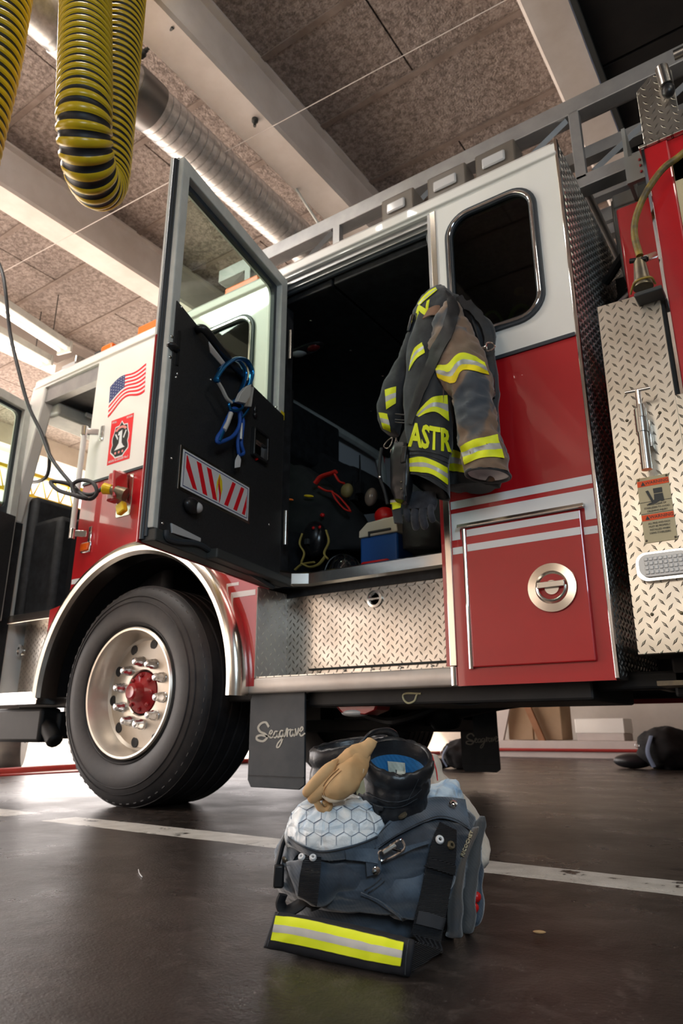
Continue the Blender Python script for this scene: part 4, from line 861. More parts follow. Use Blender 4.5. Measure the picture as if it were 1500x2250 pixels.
pt('pictogram', MB().prism([PQ(*q) for q in [(640, 440), (900, 440), (900, 570), (650, 570)]], [], 'y', yq - 0.0015, yq).prism([PQ(*q) for q in [(650, 590), (900, 590), (920, 790), (840, 800), (800, 780), (660, 830), (440, 850), (460, 810), (590, 780), (640, 720)]], [], 'y', yq - 0.0015, yq)
   .prism([PQ(*q) for q in [(420, 480), (500, 470), (620, 760), (560, 790)]], [], 'y', yq - 0.0018, yq).box(x0, x1, yq - 0.001, yq, z0 + 0.138, z0 + 0.1395).box(x0, x1, yq - 0.001, yq, z0 + 0.098, z0 + 0.0995), 'dark_grey', pq, smooth=False)
for xx in (x0 + 0.006, x1 - 0.006):
    for zz in (z0 + 0.008, z1 - 0.006): pt('screw', MB().ell((xx, yq, zz), 0.004, 0.003, 0.004, 10, 6), 'brass', pq)
# marker lamp
lx0, lx1, lz0, lz1 = -0.474, -0.30, 0.822, 0.918
lm_ = pt('perimeter_light', MB().prism(rrect(lx0, lx1, lz0, lz1, 0.035, 6), [], 'y', PYN - 0.022, PYN), 'chrome', ang=35, bevel=0.008)
pt('lens', MB().prism(rrect(lx0 + 0.012, lx1 - 0.008, lz0 + 0.012, lz1 - 0.010, 0.028, 6), [], 'y', PYN - 0.034, PYN - 0.02), 'lens', lm_, ang=35, bevel=0.006)
gl = MB()
for i in range(9):
    for j in range(4): gl.box(lx0 + 0.03 + i * 0.0145, lx0 + 0.042 + i * 0.0145, PYN - 0.0375, PYN - 0.033, lz0 + 0.020 + j * 0.0145, lz0 + 0.032 + j * 0.0145)
pt('lens_cells', gl, 'lens', lm_, bevel=0.002)
for px, py in ((1377, 924), (1449, 907), (1432, 1350), (1497, 1347)):
    p = T(px, py, PYN); pt('bolt', MB().ell((p.x, PYN, p.z), 0.006, 0.006, 0.006, 10, 6), 'brass')
# --- front crew door (hinged at the front) edge at far left
def door_frame(hx, hy, dirv, W, z0, z1, nm, near):
    dv = Vector(dirv).normalized(); nv = Vector((dv.y, -dv.x, 0))   # nv: towards inside face
    if nv.x < 0: nv = -nv
    return dv, nv
# ================================================================ open crew door
HX, HY = -2.132, 2.478
DV = Vector((0.19, -0.982, 0)).normalized(); NV = Vector((-DV.y, DV.x, 0)); TH = 0.065; WD = 0.945
class Door:
    def __init__(s, hx, hy, dv):
        s.o = Vector((hx, hy, 0)); s.d = Vector(dv).normalized(); s.n = Vector((-s.d.y, s.d.x, 0))
    def p(s, u, z, n=TH): return s.o + s.d * u + s.n * n + Vector((0, 0, z))
    def px(s, x, y, n=TH):
        r = ray(x, y); q = s.o + s.n * n; t = (q - CAMP).dot(s.n) / r.dot(s.n); h = CAMP + r * t
        return (h - s.o).dot(s.d), h.z
    def map(s, mb):
        mb.v = [s.p(v.x, v.z, v.y) for v in mb.v]; return mb
    def plate(s, poly, holes, n0, n1): return s.map(MB().prism(poly, holes, 'y', n0, n1))
    def box(s, u0, u1, n0, n1, z0, z1): return s.map(MB().box(u0, u1, n0, n1, z0, z1))
def crew_door(dr, zb, zt, wz, dressed=True):
    """u = from hinge to free edge, z up, n = outside to inside"""
    pm = M
    dd = pt('crew_door' if dressed else 'driver_door', dr.plate([(0, zb), (WD, zb), (WD, 1.838), (0, 1.838)], [], 0.0, 0.010), 'red', smooth=False, bevel=0.003, label='open door of the cab seen from its inside')
    g0, g1, gz0, gz1 = 0.085, WD - 0.075, wz, zt - 0.085
    hole = rrect(g0, g1, gz0, gz1, 0.05, 5)
    pt('outer_skin', dr.plate([(0, 1.838), (WD, 1.838), (WD, zt + 0.01), (0, zt + 0.01)], [hole], 0.0, 0.010), 'white', dd, smooth=False)
    pt('edge_seal', dr.map(MB().tube([(WD - 0.008, 0.020, zb + 0.01), (WD - 0.008, 0.020, zt)], 0.011, 10).tube([(WD - 0.01, 0.034, zb + 0.02), (WD - 0.01, 0.034, zt - 0.01)], 0.008, 10).tube([(0.02, 0.03, zt), (WD - 0.01, 0.03, zt)], 0.010, 8)), 'seal', dd)
    fz = zb + 0.05
    pt('door_frame', dr.plate([(0.004, fz), (WD - 0.006, fz), (WD - 0.006, zt), (0.004, zt)], [[(g0 - 0.02, gz0 - 0.06), (g1 + 0.02, gz0 - 0.06), (g1 + 0.02, gz1 + 0.02), (g0 - 0.02, gz1 + 0.02)]], 0.012, TH), 'offwhite', dd, smooth=False, bevel=0.004)
    pt('glazing_seal', dr.plate([(g0 - 0.021, gz0 - 0.05), (g1 + 0.021, gz0 - 0.05), (g1 + 0.021, gz1 + 0.021), (g0 - 0.021, gz1 + 0.021)], [rrect(g0 + 0.004, g1 - 0.004, gz0, gz1 - 0.004, 0.04, 4)], 0.012, 0.034), 'seal', dd, smooth=False)
    pt('pane', dr.plate([(g0 - 0.01, gz0 - 0.04), (g1 + 0.01, gz0 - 0.04), (g1 + 0.01, gz1 + 0.01), (g0 - 0.01, gz1 + 0.01)], [], 0.018, 0.022), 'glass', dd, smooth=False)
    return dd
d1 = Door(HX, HY, DV)
A1 = d1.px(396, 668); A2 = d1.px(606, 900); B2 = d1.px(600, 1275)
door = crew_door(d1, 1.000, 2.685, A2[1] - 0.02)
# textured black inner panel
ptop = [d1.px(397, 670), d1.px(455, 745), d1.px(540, 835), d1.px(596, 893)]
zp = 1.05
pl = [(0.018, zp), (WD - 0.03, zp), (WD - 0.03, ptop[0][1]), (ptop[1][0], ptop[1][1]), (ptop[2][0], ptop[2][1]), (0.018, ptop[3][1])]
pt('inner_panel', d1.plate(pl, [], TH, TH + 0.006), 'door_panel', door, smooth=False, bevel=0.001, label='textured black inner panel')
for q in [(396, 676), (386, 822), (373, 1008), (383, 830), (530, 960), (588, 1153), (604, 895), (460, 835), (353, 1150)]:
    u, z = d1.px(*q); c = d1.p(min(max(u, 0.03), WD - 0.04), z, TH + 0.006); pt('panel_screw', MB().ell(c, 0.006, 0.006, 0.006, 10, 6), 'chrome', door)
# bottom door skirt with seal and light strip
sk = MB(); rg = []
for u in (0.0, WD):
    pass
sk = d1.map(MB().box(0.0, WD - 0.01, 0.010, TH + 0.012, 1.002, 1.05).box(0.0, 0.62, TH, TH + 0.06, 1.005, 1.045))
pt('door_skirt', sk, 'dark_grey', door, smooth=False, bevel=0.006)
gs = [d1.px(*q, n=TH + 0.02) for q in ((366, 1165), (368, 1182), (390, 1190), (436, 1195), (470, 1215), (520, 1240), (600, 1290))]
pt('bottom_seal', d1.map(MB().tube(spline([Vector((max(u, 0.0), TH + 0.018, z)) for u, z in gs], 5), 0.011, 8)), 'seal', door)
ua, za = d1.px(370, 1150); ub_, zb_ = d1.px(435, 1185)
pt('reflector', d1.plate([(ua, za), (ua - 0.01, za - 0.035), (ub_, zb_ - 0.012), (ub_, zb_ + 0.003)], [], TH + 0.006, TH + 0.014), 'lens', door, smooth=False, bevel=0.002)
# chevron warning plate
ca, cb, cc_, cd_ = d1.px(393, 967), d1.px(548, 1078), d1.px(543, 1160), d1.px(388, 1066)
u1_, u0_ = (ca[0] + cd_[0]) / 2, (cb[0] + cc_[0]) / 2; zt_, zb2 = (ca[1] + cb[1]) / 2, (cc_[1] + cd_[1]) / 2
def cq(a, b): return (u1_ + (u0_ - u1_) * a, zt_ + (zb2 - zt_) * b)
n0 = TH + 0.006
pf = pt('warning_plate', d1.plate([cq(0, 0), cq(1, 0), cq(1, 1), cq(0, 1)], [], n0, n0 + 0.003), 'steel', door, smooth=False, bevel=0.001, label='white plate with red slanting bars and a flame')
def pl_(pts, h, m, nm): return pt(nm, d1.plate([cq(*q) for q in pts], [], n0 + 0.003, n0 + 0.003 + h), m, pf, smooth=False)
pl_([(.03, .07), (.97, .07), (.97, .93), (.03, .93)], 0.0006, 'decal_white', 'face')
pt('border', d1.plate([cq(.05, .11), cq(.95, .11), cq(.95, .89), cq(.05, .89)], [[cq(.056, .13), cq(.944, .13), cq(.944, .87), cq(.056, .87)]], n0 + 0.003, n0 + 0.0041), 'decal_blue', pf, smooth=False)
for x_ in (0.075, 0.20, 0.335):
    pl_([(x_, .17), (x_ + .06, .17), (x_ + .165, .83), (x_ + .105, .83)] if x_ > .1 else [(x_, .17), (x_ + .01, .17), (x_ + .155, .83), (x_ + .10, .83), (x_, .45)], 0.0014, 'decal_red', 'bar')
for x_ in (0.60, 0.735, 0.87):
    pl_([(x_ + .105, .17), (x_ + .155, .17), (x_ + .055, .83), (x_, .83)] if x_ < .85 else [(.935, .30), (.935, .62), (x_ + .045, .83), (x_, .83)], 0.0014, 'decal_red', 'bar')
pl_([(.515, .15), (.555, .30), (.565, .50), (.545, .70), (.515, .52), (.505, .40), (.49, .60), (.495, .80), (.478, .60), (.482, .38)], 0.0013, 'decal_yellow', 'flame')
pl_([(.515, .20), (.520, .38), (.545, .60), (.545, .74), (.528, .86), (.525, .66), (.505, .48), (.503, .34)], 0.0016, 'decal_red', 'flame_tongue')
# courtesy lamp
u, z = d1.px(411, 1113); t_ = pt('courtesy_lamp', d1.map(MB().ell((u, TH + 0.022, z), 0.046, 0.024, 0.032, 20, 12)), 'black_plastic', door)
u2, z2 = d1.px(424, 1112, n=TH + 0.03); pt('lens', d1.map(MB().ell((u - 0.020, TH + 0.030, z - 0.002), 0.028, 0.022, 0.022, 16, 10)), 'lens', t_)
# latch striker on the frame
u, z = d1.px(383, 768); lk = pt('door_latch', d1.map(MB().ell((WD - 0.03, TH + 0.005, z), 0.034, 0.022, 0.016, 14, 8).box(WD - 0.062, WD - 0.05, TH + 0.004, TH + 0.012, z - 0.065, z + 0.085)), 'black_plastic', door)
for k in (-1, 1): pt('latch_screw', d1.map(MB().ell((WD - 0.022, TH + 0.001, z + 0.045 * k), 0.007, 0.003, 0.007, 10, 6)), 'steel', lk)
# grab bar
pts = [(430, 722), (437, 730), (462, 745), (490, 770), (512, 800), (522, 812)]
hu = [d1.px(*q, n=TH + 0.055) for q in [(455, 722), (470, 742), (495, 778), (525, 815)]]
gp = [d1.p(*d1.px(432, 724), TH + 0.006), d1.p(*d1.px(437, 722, n=TH + 0.03), TH + 0.035), d1.p(*d1.px(452, 727, n=TH + 0.055), TH + 0.055), d1.p(*d1.px(480, 763, n=TH + 0.055), TH + 0.055), d1.p(*d1.px(505, 795, n=TH + 0.055), TH + 0.055), d1.p(*d1.px(522, 812, n=TH + 0.04), TH + 0.04), d1.p(*d1.px(534, 832, n=TH + 0.005), TH + 0.004)]
GRAB = spline(gp, 6)
pt('grab_bar', MB().tube(GRAB, 0.0175, 16), 'black_plastic', door)
pq_ = [d1.px(*q) for q in ((455, 752), (461, 748), (492, 795), (486, 806), (458, 775))]
pt('instruction_label', d1.plate(pq_, [], TH + 0.006, TH + 0.009), 'decal_white', door, smooth=False)
# inner handle pocket
ha = [d1.px(*q) for q in ((548, 935), (580, 962), (580, 1026), (548, 1000))]
u0, u1 = (ha[1][0] + ha[2][0]) / 2, (ha[0][0] + ha[3][0]) / 2; z0, z1 = (ha[2][1] + ha[3][1]) / 2, (ha[0][1] + ha[1][1]) / 2
hp = pt('handle_pocket', d1.plate(rrect(u0, u1, z0, z1, 0.012, 3), [rrect(u0 + 0.012, u1 - 0.012, z0 + 0.015, z1 - 0.012, 0.008, 3)], TH + 0.004, TH + 0.028), 'black_plastic', door, ang=30, bevel=0.003)
pt('pocket_liner', d1.box(u0 + 0.011, u1 - 0.011, TH + 0.004, TH + 0.008, z0 + 0.014, z1 - 0.011), 'chrome', hp, smooth=False)
pt('inner_handle', d1.box(u0 + 0.014, u1 - 0.014, TH + 0.008, TH + 0.022, (z0 + z1) / 2 + 0.012, z1 - 0.016), 'steel', hp, bevel=0.003)
u, z = d1.px(568, 1008, n=TH + .02); pt('lock_lever', d1.map(MB().tube([(u + 0.012, TH + 0.012, z - 0.006), (u - 0.008, TH + 0.022, z + 0.010)], 0.006, 8)), 'red_plastic', hp)
u, z = d1.px(556, 900); pt('window_crank', d1.map(MB().ell((u, TH + 0.012, z), 0.012, 0.008, 0.022, 12, 8).ell((u + 0.0, TH + 0.012, z - 0.03), 0.014, 0.01, 0.014, 12, 8)), 'black_plastic', door)
u, z = d1.px(597, 893); pt('tag_label', d1.box(0.006, 0.04, TH, TH + 0.002, z - 0.02, z + 0.02), 'decal_yellow', door, smooth=False)
# hinge
for z_ in (1.30, 2.3): 
    pt('hinge', MB().cyl((HX + 0.075, HY + 0.03, z_ - 0.085), (HX + 0.075, HY + 0.03, z_ + 0.085), 0.010, n=12), 'steel', door)
# driver's door: only its rear edge shows at the left border
d2 = Door(-4.475, 2.478, Vector((0.24, -0.97, 0)))
dd2 = crew_door(d2, 1.000, 2.60, 1.80, False)
pt('inner_panel', d2.plate([(0.018, 1.05), (WD - 0.03, 1.05), (WD - 0.03, 1.76), (0.018, 1.76)], [], TH, TH + 0.006), 'door_panel', dd2, smooth=False)

# ================================================================ things hanging on or plugged into the truck
# snap hooks on the grab bar
t = thing('snap_hook', 'blue scaffold snap hooks hanging from the black grab bar of the open door', 'carabiner', d1.p(*d1.px(520, 850), TH + 0.05))
def dpath(pts, n=TH + 0.05, k=5, closed=False): return spline([d1.p(*d1.px(x, y, n=n), n) for x, y in pts], k, closed)
hk = [(478, 838), (475, 832), (490, 808), (505, 795), (520, 788), (540, 792), (551, 808), (553, 825), (545, 850), (538, 868), (525, 880)]
pt('hook_body', MB().tube(dpath(hk, TH + 0.075), 0.0135, 12, flat=0.6), 'blue_anod', t)
pt('hook_body', MB().tube(dpath([(x - 8 if x < 510 else x - 14, y + 3) for x, y in hk[2:]], TH + 0.035), 0.0115, 12, flat=0.6), 'blue_anod', t)
pt('gate', MB().tube(dpath([(478, 838), (488, 855), (498, 875), (508, 885)], TH + 0.075), [0.0085] * 16, 8, flat=0.8), 'pale_metal', t)
pt('hook_plate', d1.plate([d1.px(*q, n=TH + .07) for q in ((531, 853), (543, 846), (541, 872), (530, 888), (512, 884), (520, 865))], [], TH + 0.074, TH + 0.092), 'pale_metal', t, smooth=False, bevel=0.002)
pt('hook_plate', d1.plate([d1.px(*q, n=TH + .045) for q in ((543, 850), (552, 852), (546, 895), (533, 894))], [], TH + 0.04, TH + 0.06), 'pale_metal', t, smooth=False, bevel=0.002)
pt('hook_eye', MB().tube(dpath([(503, 888), (512, 882), (528, 886), (532, 896), (520, 902), (508, 900)], TH + 0.07, closed=True), 0.007, 10, closed=True).tube(dpath([(532, 888), (546, 895), (536, 912), (528, 920)], TH + .045), 0.006, 10), 'blue_anod', t)
t = thing('carabiner', 'blue carabiner with white barrel gate hanging below the snap hooks', 'carabiner', d1.p(*d1.px(500, 960), TH + 0.05))
pt('carabiner_body', MB().tube(dpath([(512, 898), (523, 903), (527, 920), (524, 940), (512, 958), (494, 968), (478, 972), (478, 960), (488, 945), (500, 918)], TH + 0.06, closed=True), 0.0085, 10, closed=True), 'blue_rope', t)
pt('gate_barrel', MB().tube(dpath([(507, 908), (500, 928), (492, 945)], TH + 0.066), 0.0105, 12), 'pale_metal', t)
pt('gate_end', MB().tube(dpath([(490, 948), (484, 962), (481, 970)], TH + 0.064), 0.0085, 12), 'blue_anod', t)
t = thing('carabiner', 'second blue carabiner seen edge-on, with a white tag under it', 'carabiner', d1.p(*d1.px(528, 990), TH + 0.04))
pt('carabiner_body', MB().tube(dpath([(527, 905), (534, 925), (532, 950), (530, 975), (535, 995), (525, 998), (522, 970), (526, 940)], TH + 0.04, closed=True), 0.008, 10, closed=True), 'blue_rope', t)
pt('gate_barrel', MB().tube(dpath([(530, 930), (529, 965)], TH + 0.05), 0.0065, 10), 'pale_metal', t)
pt('tag', d1.plate([d1.px(*q, n=TH + .04) for q in ((524, 996), (529, 1010), (527, 1026), (516, 1028), (517, 1012))], [], TH + 0.038, TH + 0.041), 'decal_white', t, smooth=False)
# shore power lead
def C(px, py, y): return T(px, py, y)
t = thing('power_cord', 'black power cord looping down to the yellow plug in the truck side', 'cord', C(180, 1080, 2.25))
cp = [C(-30, 520, 1.9), C(2, 590, 1.95), C(12, 640, 1.98), C(22, 730, 2.05), C(40, 810, 2.1), C(62, 890, 2.15), C(90, 950, 2.2), C(112, 1005, 2.22), C(150, 1055, 2.24), C(190, 1095, 2.26), C(212, 1085, 2.27), C(205, 1062, 2.26), C(180, 1055, 2.24), C(160, 1065, 2.22), C(165, 1088, 2.22), C(190, 1096, 2.24), C(170, 1090, 2.20), C(130, 1078, 2.18), C(112, 1062, 2.18), C(118, 1058, 2.2), C(150, 1063, 2.24), C(170, 1080, 2.28), C(200, 1087, 2.32), C(225, 1073, 2.36)]
pt('cord', MB().tube(spline(cp, 8), 0.0115, 10), 'rubber', t)
pa_, pb_ = C(227, 1073, 2.36), C(245, 1076, 2.385)
pt('plug', MB().tube([pa_, pa_ + (pb_ - pa_) * 0.12, pb_], [0.030, 0.034, 0.028], 20), 'yellow_plastic', t, ang=40)
pe = C(276, 1088, 2.43)
pt('connector', MB().tube([pb_, pb_.lerp(pe, .3), pb_.lerp(pe, .32), pb_.lerp(pe, .6), pb_.lerp(pe, .62), pe], [0.026, 0.028, 0.036, 0.036, 0.040, 0.042], 20), 'brass', t, ang=30)
# exhaust hoses
def hose(path, r, label, pitch=0.026):
    t = thing('exhaust_hose', label, 'hose', path[-1])
    s = spline(path, 24 if len(path) < 8 else 3); L = [0]
    for a, b in zip(s, s[1:]): L.append(L[-1] + (b - a).length)
    n = int(L[-1] / pitch); pr = []; rr = []; col = []
    def at(d):
        d = min(max(d, 0), L[-1] - 1e-6)
        for i in range(len(L) - 1):
            if L[i + 1] >= d: return s[i].lerp(s[i + 1], (d - L[i]) / (L[i + 1] - L[i]))
    for k in range(n):
        d = k * pitch
        for f, q, c in ((0.0, 0.955, 0), (0.08, 0.99, 0), (0.26, 1.0, 0), (0.44, 0.99, 0), (0.50, 0.965, 0), (0.54, 0.925, 1), (0.74, 0.905, 1), (0.96, 0.93, 1)):
            pr.append(at(d + f * pitch)); rr.append(r * q); col.append(c)
    mb = MB(); mb.tube(pr, rr, 40); nf = 40
    for i in range(len(pr) - 1):
        for j in range(nf): mb.mi[i * nf + j] = col[i]
    mb.build('hose_wall', [M['yellow_hose'], M['hose_black']], t, ang=75); return t
def ubend(a_top, a_low, b_low, b_top):
    a, b = Vector(a_low), Vector(b_low); b.z = a.z; c = (a + b) / 2; e = (a - b) / 2; L = e.length
    arc_ = [c + e * math.cos(R(t_)) + Vector((0, 0, -L * 1.05 * math.sin(R(t_)))) for t_ in range(20, 161, 20)]
    def line(p, q):
        p, q = Vector(p), Vector(q); n_ = max(int((q - p).length / 0.06), 2); return [p.lerp(q, i / n_) for i in range(n_)]
    arc_ = [c + e * math.cos(R(t_)) + Vector((0, 0, -L * 1.05 * math.sin(R(t_)))) for t_ in range(0, 181, 12)]
    at_, bt_ = Vector(a_top), Vector(b_top)
    pl_ = line(at_ + Vector((0.0, 0.05, 4.5 - at_.z)), at_) + line(a_top, a) + arc_ + line(b_top, b)[::-1] + line(bt_ + Vector((0.05, 0.15, 4.5 - bt_.z)), bt_)[::-1]
    for _ in range(3): pl_ = [pl_[0]] + [(pl_[i - 1] + pl_[i] * 2 + pl_[i + 1]) / 4 for i in range(1, len(pl_) - 1)] + [pl_[-1]]
    return pl_
hose(ubend(P(190, -120, 2.02), P(186, 235, 1.95), P(250, 230, 2.25), P(284, -120, 2.33)), 0.098, 'yellow and black ribbed exhaust hose looping down in a U at top left', 0.036)
hose([P(33, -120, 2.0) + Vector((0, 0, 1.1)), P(33, -120, 2.0) + Vector((0, 0, 0.5)), P(33, -120, 2.0), P(6, 20, 2.0), P(-12, 120, 2.0), P(-38, 230, 2.0), P(-75, 380, 2.0)], 0.098, 'yellow ribbed exhaust hose cut off by the left border', 0.042)
# pre-connected hose with nozzle behind the cab
t = thing('attack_hose', 'worn yellow hose curving down to a brass nozzle beside the red body', 'hose', T(1410, 600, 2.36))
pt('hose_jacket', MB().tube(spline([T(1530, 310, 2.38), T(1490, 345, 2.37), T(1455, 372, 2.36), T(1418, 425, 2.35), T(1396, 480, 2.36), T(1394, 520, 2.36), T(1405, 562, 2.36)], 8), 0.0125, 12), 'hose_tan', t)
n0_, n1_ = T(1404, 572, 2.36), T(1413, 632, 2.36)
nz = MB().tube([n0_, n0_.lerp(n1_, .15), n0_.lerp(n1_, .75), n0_.lerp(n1_, .8), n1_], [0.020, 0.021, 0.028, 0.034, 0.034], 20); pt('nozzle', nz, 'brass', t, ang=30)
pt('clamp', MB().tube([T(1383, 574, 2.35), T(1420, 568, 2.35)], 0.009, 10), 'black_plastic', t); pt('strap', MB().tube([T(1418, 568, 2.36), T(1438, 560, 2.40)], 0.013, 8), 'steel', t)
pt('holder_tray', MB().box(n1_.x - 0.03, -0.262, 2.33, 2.41, n1_.z - 0.045, n1_.z - 0.028), 'support_grey' if 'support_grey' in M else 'dark_grey', t, bevel=0.004)
pt('nozzle_ring', MB().tube(spline([n1_ + Vector((-0.045, 0, -0.01)), n1_ + Vector((-0.02, -0.03, 0.012)), n1_ + Vector((0.03, -0.03, 0.014)), n1_ + Vector((0.04, 0, 0.0))], 5), 0.004, 8), 'hose_tan', t)
# ================================================================ cloth materials
def cloth(name, c1, c2, scale=6, rough=0.85, weave=450, wb=0.25, sheen=0.3, **k):
    m = noisy(name, c1, c2, scale, rough=rough, **k); q = N(m); m.node_tree.nodes['Principled BSDF'].inputs['Sheen Weight'].default_value = sheen
    wv = q.n('ShaderNodeTexWave'); wv.inputs['Scale'].default_value = weave / 6; wv.bands_direction = 'DIAGONAL'; q.l(q.co(), wv.inputs['Vector'])
    q.bump(q.math('ADD', q.math('MULTIPLY', wv.outputs['Fac'], 0.5), q.noise(weave, 3)), wb, 0.0015); return m
M['coat'] = cloth('turnout_black', (0.008, 0.010, 0.012), (0.034, 0.038, 0.043), 8)
M['coat_brown'] = cloth('turnout_faded_brown', (0.20, 0.135, 0.085), (0.135, 0.095, 0.065), 5)
def worn_sleeve():
    m = mat('turnout_sleeve_worn', (0.2, 0.14, 0.09), 0.85, sheen=0.3); q = N(m)
    f = q.noise(5.5, 3, 0.45, stretch=(1, 1, 0.7), dist=1.0)
    q.l(q.ramp(f, [(0.36, (0.045, 0.055, 0.070)), (0.43, (0.075, 0.078, 0.085)), (0.48, (0.20, 0.125, 0.08)), (0.62, (0.155, 0.110, 0.072))]), q.b.inputs['Base Color'])
    q.bump(q.noise(420, 3), 0.25, 0.0015); return m
M['sleeve'] = worn_sleeve()
M['coat_tan'] = cloth('collar_rust', (0.26, 0.13, 0.075), (0.18, 0.10, 0.06), 14)
M['lime'] = noisy('fluorescent_lime', (0.72, 0.80, 0.005), (0.80, 0.86, 0.01), 9, rough=0.55)
M['lime_warm'] = noisy('fluorescent_yellow_worn', (0.90, 0.55, 0.005), (0.85, 0.72, 0.005), 7, rough=0.55)
M['silver'] = noisy('retroreflective_silver', (0.42, 0.42, 0.40), (0.52, 0.52, 0.50), 12, rough=0.4, metal=0.2)
M['webbing'] = (lambda: (lambda m: m)(noisy('black_webbing', (0.006, 0.006, 0.007), (0.014, 0.014, 0.016), 30, rough=0.6)))()
M['lining_white'] = noisy('cuff_lining', (0.72, 0.70, 0.72), (0.82, 0.80, 0.80), 20, rough=0.7)
def tape(surf, A, B, name, parent, mats=('lime', 'silver', 'lime'), off=0.003, th=0.0015, sub=6, cuts=(0, 0.36, 0.64, 1.0), fb=None, stitch=False):
    a = [Vector((p[0], p[1], 0)) for p in A]; b = [Vector((p[0], p[1], 0)) for p in B]; mb = MB()
    used = []
    for k in range(3):
        m_ = mats[k]
        if m_ not in used: used.append(m_)
        pa = [p.lerp(q, cuts[k]) for p, q in zip(a, b)]; pb = [p.lerp(q, cuts[k + 1]) for p, q in zip(a, b)]
        strip_on(surf, pa, pb, nv=3, off=off, th=th + (0.0004 if k == 1 else 0), sub=sub, mi=used.index(m_), mb=mb, fallback=fb)
    return mb.build(name, [M[m_] for m_ in used], parent, ang=60)
def conform_text(surf, txt, quad, name, parent, m, off=0.003, th=0.0012, bold=0.02, fb=None, dist=1.0):
    """lettering sewn onto cloth: text coordinates spread over the pixel quad (TL, TR, BR, BL), then laid on the surface"""
    cu = bpy.data.curves.new('lettering', 'FONT'); cu.body = txt; cu.size = 1; cu.offset = bold; cu.resolution_u = 2
    ob = bpy.data.objects.new('lettering', cu); COL.objects.link(ob); bpy.context.view_layer.update()
    me = bpy.data.meshes.new_from_object(ob.evaluated_get(bpy.context.evaluated_depsgraph_get())); bpy.data.objects.remove(ob); bpy.data.curves.remove(cu)
    bm = bmesh.new(); bm.from_mesh(me); bpy.data.meshes.remove(me)
    bmesh.ops.triangulate(bm, faces=bm.faces); bmesh.ops.subdivide_edges(bm, edges=bm.edges, cuts=1, use_grid_fill=True)
    xs = [v.co.x for v in bm.verts]; ys = [v.co.y for v in bm.verts]; x0, x1, y0, y1 = min(xs), max(xs), min(ys), max(ys)
    TL, TR, BR, BL = [Vector((p[0], p[1], 0)) for p in quad]; lo = []; hi = []
    for v in bm.verts:
        u = (v.co.x - x0) / (x1 - x0); w_ = 1 - (v.co.y - y0) / (y1 - y0); p = TL.lerp(TR, u).lerp(BL.lerp(BR, u), w_)
        h, n = surf.hit(p.x, p.y, off, fb); lo.append(h); hi.append(h + n * th)
    fs = [[v.index for v in f.verts] for f in bm.faces]; n = len(lo); mb = MB()
    be = [(e.verts[0].index, e.verts[1].index) for e in bm.edges if e.is_boundary]
    mb.add(lo + hi, [[i + n for i in f] for f in fs] + [f[::-1] for f in fs] + [[a, b, b + n, a + n] for a, b in be]); bm.free()
    return mb.build(name, M[m] if isinstance(m, str) else m, parent, smooth=False)
def lofted(rows, F, amp=0.006, sc_=14, seed=1, nseg=48, sub=8, exp=2.2, cap=True, stretch=(1, 1, 1), ridged=True, keep=None):
    mb = MB(); mb.rings(loft_lr(rows, F, nseg, sub, exp), cap=cap)
    if amp: displace(mb, amp, sc_, stretch, seed, ridged, keep)
    return mb
# ================================================================ turnout coat on the rear pillar
CT = thing('turnout_coat', 'black and brown turnout coat with lime reflective bands hung beside the crew doorway', 'coat', T(970, 900, 2.36))
back = lofted([(950, 640, 990, 645, 2.40, .03), (925, 668, 1020, 668, 2.405, .045), (912, 695, 1054, 692, 2.41, .05), (905, 728, 1080, 725, 2.415, .05), (900, 790, 1082, 785, 2.415, .05), (905, 850, 1089, 845, 2.415, .05), (925, 930, 1095, 925, 2.415, .05), (955, 1000, 1100, 998, 2.415, .045), (975, 1040, 1100, 1040, 2.415, .04), (985, 1070, 1098, 1070, 2.41, .04)], T, 0.014, 10, 3, stretch=(1, 1, 0.5), cap=True)
fr = lofted([(928, 690, 968, 682, 2.34, .03), (910, 725, 972, 720, 2.33, .045), (902, 765, 975, 760, 2.32, .055), (897, 815, 982, 810, 2.31, .06), (893, 865, 988, 860, 2.30, .062), (894, 915, 989, 912, 2.30, .062), (896, 960, 988, 960, 2.30, .062), (898, 1005, 986, 1012, 2.30, .062), (900, 1040, 985, 1060, 2.30, .062), (902, 1052, 984, 1092, 2.30, .062)], T, 0.009, 11, 5, stretch=(1, 1, 0.45), cap=False)
frb = MB(); 
sl = lofted([(985, 672, 1005, 672, 2.34, .03), (965, 705, 1022, 705, 2.32, .06), (948, 750, 1046, 745, 2.31, .07), (950, 795, 1064, 790, 2.30, .075), (975, 845, 1076, 838, 2.29, .075), (1000, 885, 1080, 880, 2.285, .07), (1010, 925, 1084, 918, 2.28, .066), (1012, 960, 1092, 950, 2.28, .066), (1018, 1000, 1105, 990, 2.28, .066), (1024, 1028, 1114, 1022, 2.28, .066), (1027, 1046, 1117, 1042, 2.28, .064)], T, 0.013, 11, 9, stretch=(1, 1, 1.3), cap=False, exp=2.1)
ls_ = lofted([(908, 700, 925, 700, 2.37, .02), (888, 765, 915, 765, 2.365, .035), (868, 812, 908, 812, 2.36, .045), (846, 850, 895, 855, 2.355, .05), (832, 895, 885, 905, 2.35, .05), (834, 925, 878, 935, 2.35, .045), (842, 946, 872, 950, 2.35, .04)], T, 0.005, 14, 2)
col_ = lofted([(955, 630, 978, 632, 2.37, .015), (934, 650, 992, 645, 2.36, .03), (918, 672, 998, 668, 2.35, .04), (915, 695, 990, 690, 2.345, .042), (925, 712, 975, 708, 2.345, .035)], T, 0.003, 22, 4)
pt2 = lambda n, mb, m, par, **k: mb.build(n, M[m] if isinstance(m, str) else m, par, **k)
pt2('back_panel', back, 'coat', CT, ang=70); pt2('front_panel', fr, 'coat', CT, ang=70)
